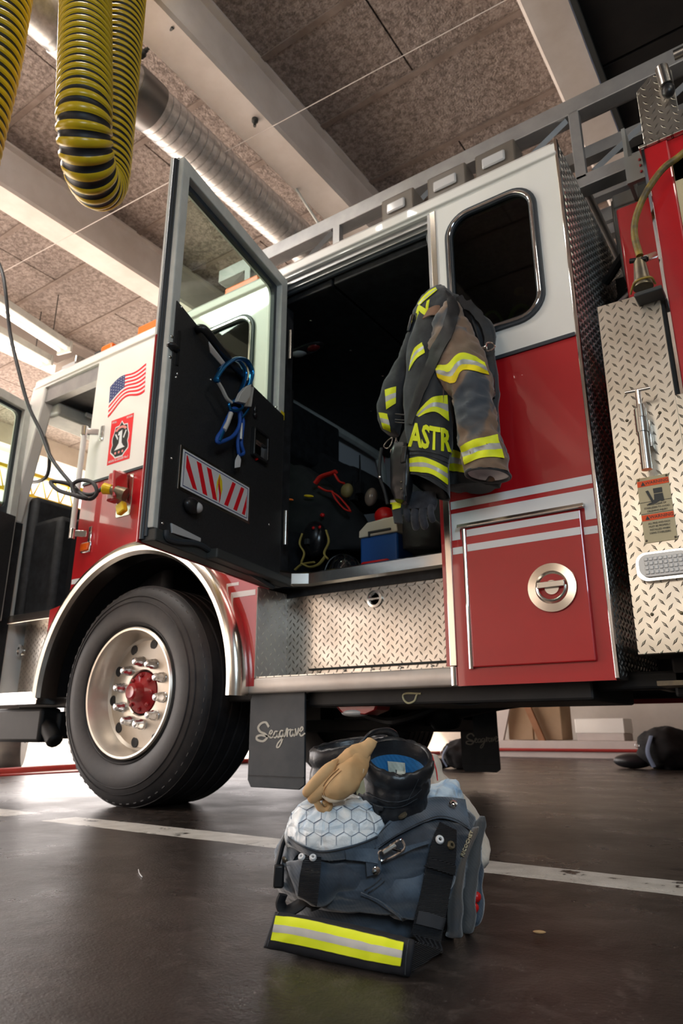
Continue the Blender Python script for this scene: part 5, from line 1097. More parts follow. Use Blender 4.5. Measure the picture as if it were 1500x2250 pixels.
pt2('sleeve', sl, 'sleeve', CT, ang=70, label='faded brown sleeve'); pt2('sleeve', ls_, 'coat', CT, ang=70); pt2('collar', col_, 'coat', CT, ang=70)
# inside faces of the open hem and cuff
hin = MB(); rr_ = loft_lr([(906, 1050, 980, 1088, 2.30, .055), (908, 1030, 976, 1050, 2.30, .05), (912, 980, 970, 990, 2.30, .03)], T, 40, 5, 2.2); hin.rings(rr_, cap=False); hin.add([p for p in rr_[-1]], [list(range(len(rr_[-1])))])
pt2('hem_lining', hin, 'interior', CT)
cin = MB(); rr_ = loft_lr([(1031, 1044, 1113, 1040, 2.28, .058), (1036, 1030, 1104, 1024, 2.28, .050), (1040, 1010, 1090, 1004, 2.28, .03)], T, 40, 5, 2.2); cin.rings(rr_, cap=False); cin.add([p for p in rr_[-1]], [list(range(len(rr_[-1])))]); displace(cin, 0.006, 25, seed=3)
pt2('cuff_lining', cin, 'lining_white', CT)
S_f, S_s, S_l, S_b, S_c = Surf(fr), Surf(sl), Surf(ls_), Surf(back), Surf(col_)
fb = T(970, 900, 2.30)
tape(S_f, [(904, 784), (912, 765), (928, 753)], [(899, 816), (914, 791), (933, 776)], 'reflective_band', CT, fb=fb)
tape(S_s, [(950, 809), (965, 802), (983, 801), (1002, 782), (1018, 776), (1043, 783), (1064, 798)], [(956, 823), (972, 834), (998, 842), (1010, 820), (1022, 814), (1046, 817), (1073, 825)], 'reflective_band', CT, mats=('lime', 'silver', 'lime_warm'), fb=fb)
tape(S_l, [(846, 857), (858, 853), (870, 850)], [(849, 900), (859, 893), (869, 887)], 'reflective_band', CT, fb=fb)
tape(S_l, [(833, 906), (842, 908), (851, 910)], [(842, 940), (850, 944), (859, 948)], 'reflective_band', CT, fb=fb)
tape(S_f, [(912, 912), (932, 890), (952, 873), (982, 869)], [(921, 917), (938, 908), (958, 906), (985, 926)], 'reflective_band', CT, fb=fb)
tape(S_f, [(899, 1008), (923, 1004), (952, 1012), (981, 1028)], [(902, 1036), (927, 1038), (954, 1045), (982, 1066)], 'reflective_band', CT, fb=fb)
tape(S_s, [(1012, 980), (1047, 965), (1091, 955)], [(1021, 1020), (1062, 1006), (1106, 1006)], 'reflective_band', CT, fb=fb)
tape(S_b, [(984, 987), (1000, 990), (1014, 995)], [(983, 1033), (1003, 1036), (1024, 1039)], 'reflective_band', CT, fb=fb)
tape(S_c, [(919, 668), (929, 654), (944, 640), (957, 633)], [(921, 673), (936, 659), (949, 648), (961, 638)], 'reflective_band', CT, cuts=(0, .5, .75, 1), fb=fb)
conform_text(S_c, 'N', [(922, 676), (946, 662), (942, 692), (915, 702)], 'lettering', CT, 'lime', 0.012, bold=0.05, fb=fb)
pt2('name_panel', strip_on(S_f, [(908, 912), (935, 912), (962, 916), (986, 926)], [(898, 990), (930, 992), (960, 998), (985, 1008)], nv=6, off=0.002, th=0.002, fallback=fb), 'coat', CT, ang=60)
conform_text(S_f, 'ASTR', [(902, 928), (990, 944), (990, 996), (899, 982)], 'lettering', CT, 'lime', 0.0055, bold=0.035, fb=fb)
pt2('collar_facing', strip_on(S_f, [(944, 682), (958, 676), (974, 678)], [(930, 706), (950, 697), (972, 700)], nv=4, off=0.010, th=0.004, fallback=fb), 'coat_tan', CT, ang=60)
for A_, B_ in (([(897, 1041), (925, 1043), (954, 1050), (982, 1072)], [(897, 1042), (925, 1044), (954, 1051), (982, 1073)]), ([(900, 1000), (925, 998), (955, 1005), (984, 1018)], [(900, 1001), (925, 999), (955, 1006), (984, 1019)])):
    pt2('seam', strip_on(S_f, A_, B_, nv=1, off=0.001, th=0.0015, fallback=fb), 'webbing', CT)
pt2('cuff_edge', MB().tube(loft_lr([(1026, 1046, 1118, 1042, 2.28, .066), (1026, 1047, 1118, 1043, 2.28, .066)], T, 40, 1, 2.1)[0], 0.006, 8, closed=True), 'coat', CT)
# radio strap worn over the coat
S_all = Surf(fr, sl, col_, back)
stp_ = strip_on(S_all, [(978, 640), (984, 680), (974, 720), (950, 765), (925, 830), (905, 890), (897, 930)], [(1000, 660), (1006, 690), (996, 735), (978, 770), (945, 840), (922, 895), (908, 935)], nv=5, off=0.006, th=0.003, fallback=fb)
rs = thing('radio_strap', 'black leather radio strap with pouch and antenna slung over the turnout coat', 'radio strap', T(885, 1000, 2.25))
pt2('strap', stp_, 'webbing', rs, ang=60)
pt2('strap', MB().rings([[T(x0, y, 2.27), T(x1, y, 2.27), T(x1, y, 2.262), T(x0, y, 2.262)] for x0, x1, y in ((897, 912, 925), (882, 902, 955), (872, 895, 980))], cap=True), 'webbing', rs, smooth=False)
for y_ in (912, 924, 930): pt2('strap_slide', MB().tube([T(868, y_ - 2, 2.262), T(893, y_, 2.262)], 0.003, 8), 'black_plastic', rs)
pch = lofted([(868, 975, 898, 978, 2.27, .02), (862, 1000, 902, 1003, 2.265, .03), (861, 1040, 904, 1045, 2.265, .032), (862, 1075, 900, 1080, 2.265, .03), (868, 1100, 895, 1105, 2.265, .024)], T, 0.002, 20, 8, exp=3.5); pt2('pouch', pch, mat('black_leather_pouch', (0.008, 0.009, 0.011), 0.35), rs)
pt2('antenna', MB().tube([T(897, 975, 2.255), T(900, 920, 2.255), T(903, 876, 2.255)], [0.006, 0.005, 0.004], 10), 'seal', rs)
for pth in ([(858, 978), (850, 985), (843, 980), (852, 968), (862, 962)], [(872, 972), (874, 985), (868, 978), (870, 962)], [(858, 992), (864, 984), (872, 988), (868, 996), (860, 998)]):
    pt2('clip_ring', MB().tube(spline([T(x, y, 2.25) for x, y in pth], 5, True), 0.0028, 8, closed=True), 'chrome', rs)
pt2('side_strap', MB().tube(spline([T(838, 985, 2.28), T(834, 1020, 2.27), T(835, 1050, 2.27), T(845, 1080, 2.27), T(851, 1108, 2.27)], 5), 0.007, 8), 'webbing', rs); pt2('stud', MB().ell(T(834, 1048, 2.255), .006, .004, .006, 10, 6), 'chrome', rs)
pt2('microphone', MB().obox(T(888, 1000, 2.24), (0.012, 0, 0), (0, 0.010, 0), (0.004, 0, 0.035)), 'black_plastic', rs, bevel=0.005)
pt2('microphone_cord', MB().tube(spline([T(890, 1015, 2.24), T(890, 1060, 2.24), T(892, 1090, 2.24)], 4), 0.003, 8), 'rubber', rs)
for y_ in (1059, 1074): pt2('stud', MB().ell(T(881, y_, 2.232), 0.004, 0.003, 0.004, 10, 6), 'brass', rs)
# suspenders with snap hook behind the sleeve
su = thing('air_pack_strap', 'dark shoulder strap with a bright snap hook at the right edge of the coat', 'strap', T(1070, 800, 2.36))
S_b2 = Surf(back)
pt2('strap', strip_on(S_b2, [(1000, 660), (1030, 690), (1055, 730), (1062, 780), (1068, 840), (1072, 880)], [(1014, 656), (1045, 684), (1075, 726), (1080, 780), (1084, 840), (1086, 880)], nv=3, off=0.012, th=0.010, fallback=T(1050, 760, 2.38)), 'webbing', su, ang=60)
cpos = T(1068, 763, 2.335)
pt2('snap_clip', MB().tube([T(1056, 766, 2.335), T(1068, 763, 2.335)], [0.006, 0.008], 12).tube(spline([T(1068, 755, 2.335), T(1078, 753, 2.335), T(1086, 759, 2.335), T(1083, 766, 2.335), T(1070, 771, 2.335)], 5, True), 0.0035, 8, closed=True), 'chrome', su)
pt2('buckle', MB().obox(T(1077, 850, 2.34), (0.018, 0, 0), (0, 0.008, 0), (0, 0, 0.04)), 'black_plastic', su, bevel=0.005)
fls = thing('flashlight', 'small black flashlight clipped at the collar of the turnout coat', 'flashlight', T(902, 712, 2.36))
pt2('barrel', MB().tube([T(907, 692, 2.33), T(906, 696, 2.33), T(900, 718, 2.33), T(897, 728, 2.33)], [0.008, 0.011, 0.010, 0.007], 14), 'black_plastic', fls); pt2('clip', MB().tube([T(908, 690, 2.32), T(903, 712, 2.315)], 0.002, 6), 'chrome', fls)
# glove hanging under the coat
gv = thing('work_glove', 'dark grey work glove hanging below the turnout coat', 'glove', T(930, 1160, 2.3))
body = lofted([(885, 1085, 955, 1082, 2.33, .02), (884, 1105, 958, 1102, 2.33, .028), (888, 1122, 954, 1120, 2.33, .026)], T, 0.003, 20, 3)
pt2('palm', body, cloth('glove_grey', (0.012, 0.013, 0.017), (0.05, 0.055, 0.07), 12), gv, ang=60)
for x0, y0, x1, y1, r_ in ((895, 1115, 898, 1142, .014), (913, 1115, 914, 1158, .0155), (930, 1115, 933, 1156, .0155), (947, 1112, 950, 1142, .013)):
    a_, b_ = T(x0, y0, 2.325), T(x1, y1, 2.315); c_ = a_.lerp(b_, .55) + Vector((0, -0.012, 0))
    pt2('finger', MB().tube(spline([a_, c_, b_, b_ + Vector((0, 0.006, -0.006))], 5), [r_ * k for k in (1, 1, 1, 1, 1, 1, 1, 1, 1, 1, .98, .95, .85, .7, .5, .25)], 14), bpy.data.materials['glove_grey'], gv)
tg = thing('reflective_tag', 'short lime and silver reflective tab hanging below the radio pouch', 'tag', T(869, 1120, 2.3))
tp_ = lofted([(857, 1098, 881, 1096, 2.29, .006), (860, 1115, 881, 1112, 2.29, .006), (862, 1128, 882, 1126, 2.29, .006), (866, 1150, 884, 1150, 2.29, .01)], T, 0, nseg=20)
pt2('tab', tp_, 'coat', tg); tape(Surf(tp_), [(858, 1100), (880, 1098)], [(860, 1121), (880, 1116)], 'reflective_band', tg, mats=('silver', 'lime', 'lime'), cuts=(0, .25, .6, 1), fb=T(869, 1110, 2.29), off=0.002)
# ================================================================ bunker trousers folded over the boots on the floor
M['pants'] = cloth('bunker_navy', (0.006, 0.011, 0.020), (0.042, 0.066, 0.098), 9, rough=0.7, sheen=0.6)
M['pants_light'] = cloth('bunker_navy_worn', (0.012, 0.024, 0.042), (0.070, 0.105, 0.150), 12, rough=0.7, sheen=0.6)
def quilt():
    m = mat('quilted_liner', (0.6, 0.7, 0.8), 0.38, sheen=0.4); q = N(m)
    f = q.noise(9, 4, 0.5, dist=0.8); q.l(q.ramp(f, [(0.34, (0.24, 0.42, 0.64)), (0.45, (0.62, 0.72, 0.80)), (0.58, (0.90, 0.92, 0.92))]), q.b.inputs['Base Color'])
    v = q.n('ShaderNodeTexVoronoi', feature='DISTANCE_TO_EDGE'); v.inputs['Scale'].default_value = 22; v.inputs['Randomness'].default_value = 0.35; q.l(q.co(), v.inputs['Vector'])
    d = q.math('MINIMUM', q.math('MULTIPLY', v.outputs['Distance'], 8.0), 1.0); q.bump(q.math('ADD', q.math('MULTIPLY', d, 0.8), q.math('MULTIPLY', q.noise(28, 4, 0.6, dist=1.0), 1.6)), 0.42, 0.008)
    return m
M['quilt'] = quilt()
M['leather'] = noisy('black_boot_leather', (0.010, 0.011, 0.014), (0.018, 0.019, 0.022), 16, rough=0.33, bump=0.25, bscale=90, dist=0.003)
M['tan_leather'] = noisy('tan_glove_leather', (0.52, 0.30, 0.13), (0.62, 0.39, 0.19), 9, rough=0.75, bump=0.2, bscale=120, dist=0.002)
M['cream'] = cloth('cream_knit', (0.62, 0.52, 0.42), (0.72, 0.62, 0.52), 9, weave=260, wb=0.6)
M['boot_blue'] = cloth('boot_lining_blue', (0.01, 0.10, 0.28), (0.01, 0.17, 0.42), 12, weave=300, wb=0.6)
M['boot_label'] = cloth('boot_label', (0.42, 0.46, 0.40), (0.55, 0.58, 0.52), 30, weave=300, wb=0.4)
def webbing_mat():
    m = mat('ribbed_webbing', (0.012, 0.013, 0.016), 0.5); q = N(m); wv = q.n('ShaderNodeTexWave'); wv.bands_direction = 'Z'; wv.inputs['Scale'].default_value = 130; wv.inputs['Distortion'].default_value = 0.3
    q.l(q.co(), wv.inputs['Vector']); q.bump(wv.outputs['Fac'], 0.9, 0.003); q.l(q.ramp(wv.outputs['Fac'], [(0.3, (0.006, 0.006, 0.008)), (0.8, (0.035, 0.038, 0.045))]), q.b.inputs['Base Color']); return m
M['rib_web'] = webbing_mat()
BT = thing('bunker_trousers', 'navy bunker trousers bunched down around the boots on the floor', 'trousers', P(828, 2022, 1.58))
DB = 1.58
low = lofted([(650, 2021, 985, 2021, DB, .13), (655, 1995, 1000, 1995, DB, .125), (650, 1960, 1010, 1960, DB, .13), (660, 1930, 1010, 1930, DB, .12)], P, 0.010, 11, 11)
up = lofted([(632, 1962, 1005, 1968, 1.57, .12), (620, 1950, 1018, 1955, 1.57, .155), (614, 1925, 1030, 1930, 1.57, .17), (612, 1895, 1036, 1895, 1.57, .172), (618, 1862, 1040, 1858, 1.57, .165), (634, 1830, 1036, 1820, 1.57, .15), (655, 1806, 1026, 1790, 1.58, .12), (690, 1790, 1005, 1772, 1.58, .08), (760, 1785, 950, 1770, 1.58, .03)], P, 0.011, 8.5, 6, nseg=110, sub=14, stretch=(0.8, 0.8, 1.25)); displace(up, 0.0028, 30, (0.8, 0.8, 1.6), 9)
pt2('trouser_leg', low, 'pants', BT, ang=80); pt2('trouser_shell', up, 'pants', BT, ang=80)
S_u = Surf(up); S_lo = Surf(low); S_ul = Surf(up, low); fbb = P(830, 1900, 1.42)
lin = lofted([(700, 1752, 760, 1748, 1.52, .03), (668, 1768, 800, 1762, 1.50, .065), (646, 1790, 832, 1784, 1.49, .085), (634, 1815, 846, 1808, 1.485, .095), (632, 1840, 846, 1835, 1.485, .098), (645, 1862, 830, 1858, 1.49, .09), (675, 1880, 800, 1876, 1.5, .07)], P, 0.006, 17, 12, nseg=96, sub=14, stretch=(1.2, 1.2, 0.55)); displace(lin, 0.0018, 60, (1, 1, 0.6), 4)
lnr = thing('trouser_liner', 'pale blue quilted liner bulging out of the bunker trousers in front of the boots', 'liner', P(740, 1850, 1.48))
pt2('quilted_liner', lin, 'quilt', lnr, ang=80); S_li = Surf(lin)
lin2 = lofted([(984, 1716, 998, 1716, 1.60, .012), (950, 1728, 1006, 1724, 1.60, .03), (934, 1742, 1010, 1740, 1.60, .045), (925, 1765, 1014, 1762, 1.60, .05), (925, 1800, 1010, 1800, 1.60, .05)], P, 0.005, 24, 4); pt2('quilted_liner', lin2, 'quilt', lnr, ang=80)
# quilting stitches
def stitch(surf, pts, name, par, m='pants', w=1.1, off=0.0008, fbk=None, th=0.0008):
    return pt2(name, strip_on(surf, [(x, y - w / 2) for x, y in pts], [(x, y + w / 2) for x, y in pts], nv=1, off=off, th=th, sub=3, fallback=fbk or fbb), m, par, smooth=False)
qs = MB(); HR = 19.0
def inl(x, y): return 640 < x < 838 and 1758 < y < 1866
for i in range(-1, 8):
    for j in range(-1, 6):
        cx_, cy_ = 640 + i * HR * 1.732 + (HR * 0.866 if j % 2 else 0) + 6 * noise.noise(Vector((i, j, 1))), 1762 + j * HR * 1.5 + 6 * noise.noise(Vector((i, j, 5)))
        vv = [(cx_ + HR * math.sin(R(60 * k)), cy_ - HR * math.cos(R(60 * k))) for k in range(6)]
        for k in (0, 1, 2):
            p_, q_ = vv[k], vv[(k + 1) % 6]
            if inl(*p_) and inl(*q_): strip_on(S_li, [(p_[0] - .4, p_[1] - .6), (q_[0] - .4, q_[1] - .6)], [(p_[0] + .4, p_[1] + .6), (q_[0] + .4, q_[1] + .6)], nv=1, off=0.0004, th=0.0006, sub=4, fallback=fbb, mb=qs)
pt2('quilting_stitch', qs, mat('stitch_blue', (0.10, 0.13, 0.20), 0.7), lnr, smooth=False)
# waistband and fly flap
S_w = Surf(up, lin, lin2)
pt2('waistband', strip_smooth(S_w, [(632, 1836), (655, 1852), (690, 1866), (718, 1868), (760, 1860), (800, 1848), (832, 1834)], [(630, 1852), (655, 1870), (690, 1885), (720, 1891), (760, 1888), (800, 1878), (834, 1862)], nv=5, off=0.005, th=0.006, fallback=fbb), 'pants_light', BT, ang=60)
flp = pt2('fly_flap', strip_smooth(S_w, [(828, 1838), (850, 1808), (884, 1784), (915, 1766), (945, 1752), (982, 1751), (1022, 1756)], [(826, 1868), (862, 1842), (896, 1824), (930, 1808), (965, 1798), (1000, 1805), (1034, 1824)], nv=6, off=0.010, th=0.007, fallback=P(930, 1780, 1.45)), 'pants_light', BT, ang=60)
pt2('belt_tab', strip_smooth(S_w, [(758, 1868), (800, 1864), (832, 1866)], [(760, 1889), (800, 1893), (830, 1898)], nv=4, off=0.013, th=0.004, fallback=fbb), 'pants_light', BT, ang=60)
pt2('belt_tail', strip_smooth(S_w, [(872, 1866), (905, 1856), (944, 1846)], [(872, 1882), (908, 1865), (944, 1853)], nv=3, off=0.014, th=0.003, fallback=fbb), 'pants_light', BT, ang=60)
pt2('snap_tab', strip_smooth(S_w, [(803, 1890), (820, 1890), (836, 1893)], [(806, 1926), (820, 1922), (838, 1912)], nv=3, off=0.012, th=0.003, fallback=fbb), 'pants', BT, ang=60)
pt2('pocket_flap', strip_smooth(S_w, [(626, 1858), (640, 1862), (662, 1872)], [(618, 1898), (632, 1905), (650, 1880)], nv=4, off=0.012, th=0.005, fallback=fbb), 'pants', BT, ang=60)
# big fold over the front leg
fold = lofted([(940, 1880, 1000, 1900, 1.45, .03), (880, 1905, 985, 1950, 1.435, .04), (835, 1930, 960, 1985, 1.43, .04), (796, 1950, 925, 2010, 1.43, .030), (788, 1958, 885, 2018, 1.435, .012)], P, 0.007, 13, 15, nseg=48); pt2('knee_fold', fold, 'pants_light', BT, ang=80)
fold2 = lofted([(634, 1898, 660, 1990 - 20, 1.44, .02), (680, 1888, 700, 1985, 1.425, .03), (730, 1892, 745, 1972, 1.42, .032), (775, 1900, 790, 1955, 1.42, .028), (812, 1915, 820, 1945, 1.43, .012)], P, 0.006, 13, 19, nseg=44); pt2('pocket_fold', fold2, 'pants', BT, ang=80)
S_f2 = Surf(up, low, lin, fold, fold2)
stitch(S_f2, [(838, 1930), (820, 1945), (800, 1957)], 'seam', BT, 'webbing', 3, 0.001); stitch(S_f2, [(845, 1936), (828, 1950), (808, 1962)], 'seam', BT, 'webbing', 3, 0.001)
stitch(S_f2, [(792, 1962), (830, 1978), (868, 2000), (884, 2016)], 'hem_edge', BT, 'pants', 6, 0.002, th=0.003)
for A_ in ([(832, 1832), (853, 1812), (886, 1790), (916, 1771), (946, 1758), (982, 1757), (1018, 1761)], [(834, 1858), (866, 1837), (898, 1819), (932, 1803), (966, 1793), (1000, 1800), (1028, 1817)]):
    pt2('seam', strip_smooth(S_w, [(x, y - .8) for x, y in A_], [(x, y + .8) for x, y in A_], nv=1, off=0.0175, th=0.0012, fallback=P(930, 1780, 1.45)), 'webbing', BT)
for A_ in ([(634, 1850), (655, 1868), (690, 1883), (720, 1888), (760, 1885), (800, 1875), (832, 1860)], [(634, 1840), (655, 1856), (690, 1870), (718, 1872), (760, 1864), (800, 1852), (830, 1839)]):
    pt2('seam', strip_smooth(S_w, [(x, y - .8) for x, y in A_], [(x, y + .8) for x, y in A_], nv=1, off=0.0112, th=0.0012, fallback=fbb), 'webbing', BT)
# metal snaps
def snap(surf, px, py, r_, m, par, ring=False, off=0.012):
    h, n = surf.hit(px, py, off, fbb); mb = MB()
    if ring: mb.lathe([(r_ * .35, -0.001), (r_ * .4, 0.003), (r_ * .8, 0.003), (r_, 0.001), (r_, -0.002), (r_ * .35, -0.002)], h, n, 24, closed=True)
    else: mb.lathe([(0.0002, 0.004), (r_ * .6, 0.0035), (r_ * .92, 0.002), (r_, -0.001), (0.0002, -0.002)], h, n, 24)
    return pt2('snap', mb, m, par)
S_fl = Surf(up, lin, lin2)
snap(S_fl, 891, 1808, 0.0095, 'brass', BT, off=0.018); snap(S_fl, 990, 1781, 0.0085, 'chrome', BT, off=0.018); snap(S_fl, 820, 1905, 0.008, 'chrome', BT, off=0.017); snap(S_fl, 640, 1873, 0.007, 'brass', BT, off=0.018)
# buckle
bh, bn = S_fl.hit(862, 1880, 0.022, fbb)
bpts = [(842, 1878), (872, 1858), (880, 1862), (882, 1878), (850, 1898), (830, 1902), (828, 1884)]
BPL = [bh + (P(x, y, 1.42) - P(862, 1880, 1.42)) for x, y in bpts]
bk = pt2('buckle', MB().tube(spline(BPL, 3, True), 0.0026, 8, closed=True).tube([BPL[0].lerp(BPL[1], .2), BPL[4].lerp(BPL[3], .8)], 0.003, 8), 'chrome', BT)
pt2('buckle_plate', MB().rings([[q + bn * e for q in (bh + (P(x, y, 1.42) - P(862, 1880, 1.42)) for x, y in ((834, 1884), (862, 1868), (866, 1874), (838, 1892)))] for e in (0, 0.005)]), 'alu', bk, bevel=0.001)
# webbing suspender straps
sw = thing('suspenders', 'black webbing suspenders of the bunker trousers with a lime reflective shoulder pad on the floor', 'suspenders', P(800, 2085, 1.38))
S_st = Surf(up, low, fold, fold2)
ws1 = pt2('webbing_strap', strip_smooth(S_st, [(674, 1862), (664, 1896), (657, 1935), (654, 1968)], [(706, 1862), (705, 1900), (701, 1945), (696, 1992)], nv=5, off=0.014, th=0.004, fallback=fbb), 'rib_web', sw, ang=60)
snap(S_st, 672, 1896, 0.0065, 'decal_white', sw, True, 0.019); snap(S_st, 688, 1899, 0.0065, 'decal_white', sw, True, 0.019)
ws2a = [(967, 1806), (952, 1840), (943, 1874), (933, 1920), (924, 1964), (912, 2015), (903, 2052)]; ws2b = [(1003, 1824), (1003, 1855), (1001, 1890), (995, 1930), (988, 1964), (978, 2020), (968, 2072)]
ds_ = (1.425, 1.405, 1.392, 1.384, 1.382, 1.388, 1.395); ws2 = MB(); sa_ = spline([P(x, y, d_) for (x, y), d_ in zip(ws2a, ds_)], 6); sb_ = spline([P(x, y, d_ + 0.012) for (x, y), d_ in zip(ws2b, ds_)], 6)
ws2.rings([[p, p.lerp(q, .5) - _fh * 0.004, q, q + _fh * 0.005, p.lerp(q, .5) + _fh * 0.002, p + _fh * 0.005] for p, q in zip(sa_, sb_)]); pt2('webbing_strap', ws2, 'rib_web', sw, ang=60)
S_w2 = Surf(ws2, up, low)
snap(S_w2, 965, 1846, 0.008, 'decal_white', sw, True, 0.003); snap(S_w2, 989, 1858, 0.0078, 'brass', sw, True, 0.003)
pt2('keeper', strip_on(S_w2, [(941, 1885), (970, 1893), (999, 1902)], [(936, 1905), (966, 1914), (996, 1924)], nv=3, off=0.002, th=0.003, fallback=fbb), 'rib_web', sw, ang=60)
pt2('tape_patch', strip_on(S_w2, [(914, 1999), (945, 2005), (982, 2018)], [(908, 2026), (940, 2034), (974, 2043)], nv=3, off=0.002, th=0.0015, fallback=fbb), mat('grey_tape', (0.07, 0.07, 0.075), 0.35), sw, ang=60)
dl_ = [(622, 1965), (616, 1985), (628, 2003), (655, 1990), (672, 1978), (690, 1985), (694, 1998)]
pt2('strap_loop', MB().tube(spline([P(x, y, 1.43) for x, y in dl_], 6), 0.012, 10, flat=0.5), 'webbing', sw)
pt2('strap_loop', MB().tube(spline([P(x, y, 1.47) for x, y in ((634, 1828), (622, 1850), (614, 1880), (608, 1910), (612, 1938), (622, 1944))], 6), 0.009, 10, flat=0.6), 'webbing', sw)
pt2('side_buckle', MB().obox(P(612, 1925, 1.46), _r * 0.010, _fh * 0.008, Vector((0, 0, 0.020))), 'black_plastic', sw, bevel=0.004)
# shoulder pad
pad_rows = [(606, 2004, 582, 2078, 1.385, .010), (612, 2006, 588, 2081, 1.38, .020), (690, 2018, 668, 2097, 1.35, .026), (770, 2034, 750, 2116, 1.315, .028), (840, 2050, 822, 2131, 1.28, .026), (900, 2064, 888, 2142, 1.25, .020), (910, 2066, 898, 2144, 1.248, .010)]
pad = lofted(pad_rows, P, 0.0015, 30, 3, nseg=36, exp=2.8)
PDZ = min(v.z for v in pad.v)
pad.v = [Vector((v.x, v.y, max(v.z, 0.001))) for v in pad.v]
pt2('shoulder_pad', pad, mat('pad_fabric', (0.008, 0.009, 0.013), 0.75), sw, ang=60); S_pd = Surf(pad)
tape(S_pd, [(607, 2015), (660, 2021), (720, 2034), (780, 2048), (840, 2062), (888, 2074)], [(597, 2065), (650, 2074), (710, 2087), (770, 2101), (830, 2113), (881, 2122)], 'reflective_band', sw, off=0.002, cuts=(0, .34, .64, 1), fb=P(740, 2070, 1.3))
stitch(S_pd, [(912 - 14, 2066), (898 - 6, 2105), (890, 2140)], 'seam', sw, 'pants', 2, 0.001, P(900, 2100, 1.24))
stitch(S_pd, [(611, 2006), (600, 2040), (588, 2078)], 'seam', sw, 'pants', 2, 0.001, P(600, 2040, 1.37))
tri = MB(); q_ = [P(906, 2068, 1.262), P(962, 2086, 1.32), P(972, 2090, 1.33), P(905, 2143, 1.25)]
q_[3].z = max(q_[3].z, 0.004); tri.rings([[p + _fh * e for p in q_] for e in (0, 0.006)]); pt2('webbing_strap', tri, 'rib_web', sw, smooth=False)
pt2('webbing_strap', MB().rings([[P(x0, y0, d_), P(x1, y1, d_), P(x1, y1, d_ + .006), P(x0, y0, d_ + .006)] for x0, y0, x1, y1, d_ in ((903, 2050, 968, 2070, 1.40), (915, 2064, 972, 2084, 1.36), (930, 2078, 974, 2096, 1.335))]), 'rib_web', sw)
# upright knee pad flap at the right
kp = thing('knee_flap', 'grey-navy padded flap standing upright at the right side of the bunker trousers', 'flap', P(1025, 2030, 1.46))
k1 = lofted([(1040, 1822, 1050, 1818, 1.47, .010), (1014, 1880, 1026, 1876, 1.45, .014), (998, 1925, 1018, 1920, 1.44, .018), (988, 1965, 1014, 1962, 1.44, .022), (985, 2010, 1014, 2008, 1.44, .024), (984, 2045, 1014, 2048, 1.44, .022), (980, 2056, 1012, 2056, 1.44, .015)], P, 0.003, 16, 2, nseg=36)
k2 = lofted([(1054, 1795, 1064, 1794, 1.50, .010), (1040, 1825, 1064, 1822, 1.50, .018), (1026, 1872, 1056, 1868, 1.49, .022), (1016, 1920, 1050, 1918, 1.485, .024), (1012, 1965, 1046, 1962, 1.48, .025), (1012, 2010, 1042, 2008, 1.475, .025), (1013, 2040, 1038, 2036, 1.47, .020), (1016, 2048, 1034, 2045, 1.47, .010)], P, 0.003, 16, 7, nseg=36)
M['flap_grey'] = cloth('flap_charcoal', (0.055, 0.058, 0.062), (0.095, 0.092, 0.090), 8)
M['flap_brown'] = cloth('flap_worn_brown', (0.11, 0.085, 0.065), (0.055, 0.060, 0.068), 9)
pt2('padded_fold', k1, 'flap_brown', kp, ang=70, label='worn brown inner fold'); pt2('padded_fold', k2, 'flap_grey', kp, ang=70)
conform_text(Surf(k1, k2), 'RICOCHET', [(1014, 1880), (1036, 1826), (1041, 1829), (1019, 1884)], 'lettering', kp, mat('embroidery', (0.55, 0.48, 0.32), 0.6), 0.002, bold=0.01, fb=P(1025, 1850, 1.47))
pocket = lofted([(1040, 1860, 1060, 1862, 1.58, .02), (1040, 1900, 1056, 1900, 1.58, .04), (1040, 1940, 1052, 1940, 1.56, .05), (1034, 1980, 1054, 1975, 1.55, .055), (1030, 2010, 1048, 2008, 1.53, .05), (1020, 2030, 1036, 2030, 1.53, .03)], P, 0.004, 15, 5); pt2('side_pocket', pocket, 'pants', BT, ang=70)
for k, (x, y) in enumerate(((1046, 1971), (1041, 1995))):
    o = MB().ell(P(x, y, 1.485), 0.009, 0.009, 0.010, 16, 10, Matrix.Rotation(R(40), 3, 'Y')).tube([P(x, y, 1.485), P(x - 12, y - 4, 1.50)], 0.006, 10).build('tool_tip', M['red_plastic'], smooth=True); tag(o, ('upper' if k == 0 else 'lower') + ' red tool tip poking out of the side pocket of the trousers', 'tool')
# cream hood behind
hd = lofted([(938, 1657, 960, 1661, 1.66, .015), (936, 1680, 966, 1680, 1.66, .025), (940, 1705, 972, 1702, 1.66, .028), (955, 1738, 1000, 1728, 1.67, .03), (985, 1778, 1036, 1770, 1.68, .03), (1008, 1818, 1058, 1808, 1.68, .03), (1025, 1858, 1071, 1846, 1.67, .03), (1034, 1890, 1072, 1880, 1.66, .028), (1042, 1912, 1064, 1905, 1.66, .015)], P, 0.004, 20, 8)
t = thing('knit_hood', 'cream knitted cloth hanging out behind the bunker trousers', 'hood', P(1010, 1830, 1.66)); pt2('cloth', hd, 'cream', t, ang=70)
pt2('red_stitching', strip_on(Surf(hd), [(948, 1659), (956, 1690), (960, 1715)], [(950, 1659), (958, 1690), (962, 1715)], nv=1, off=0.001, th=0.001, fallback=P(955, 1690, 1.64)), 'red_plastic', t, smooth=False)
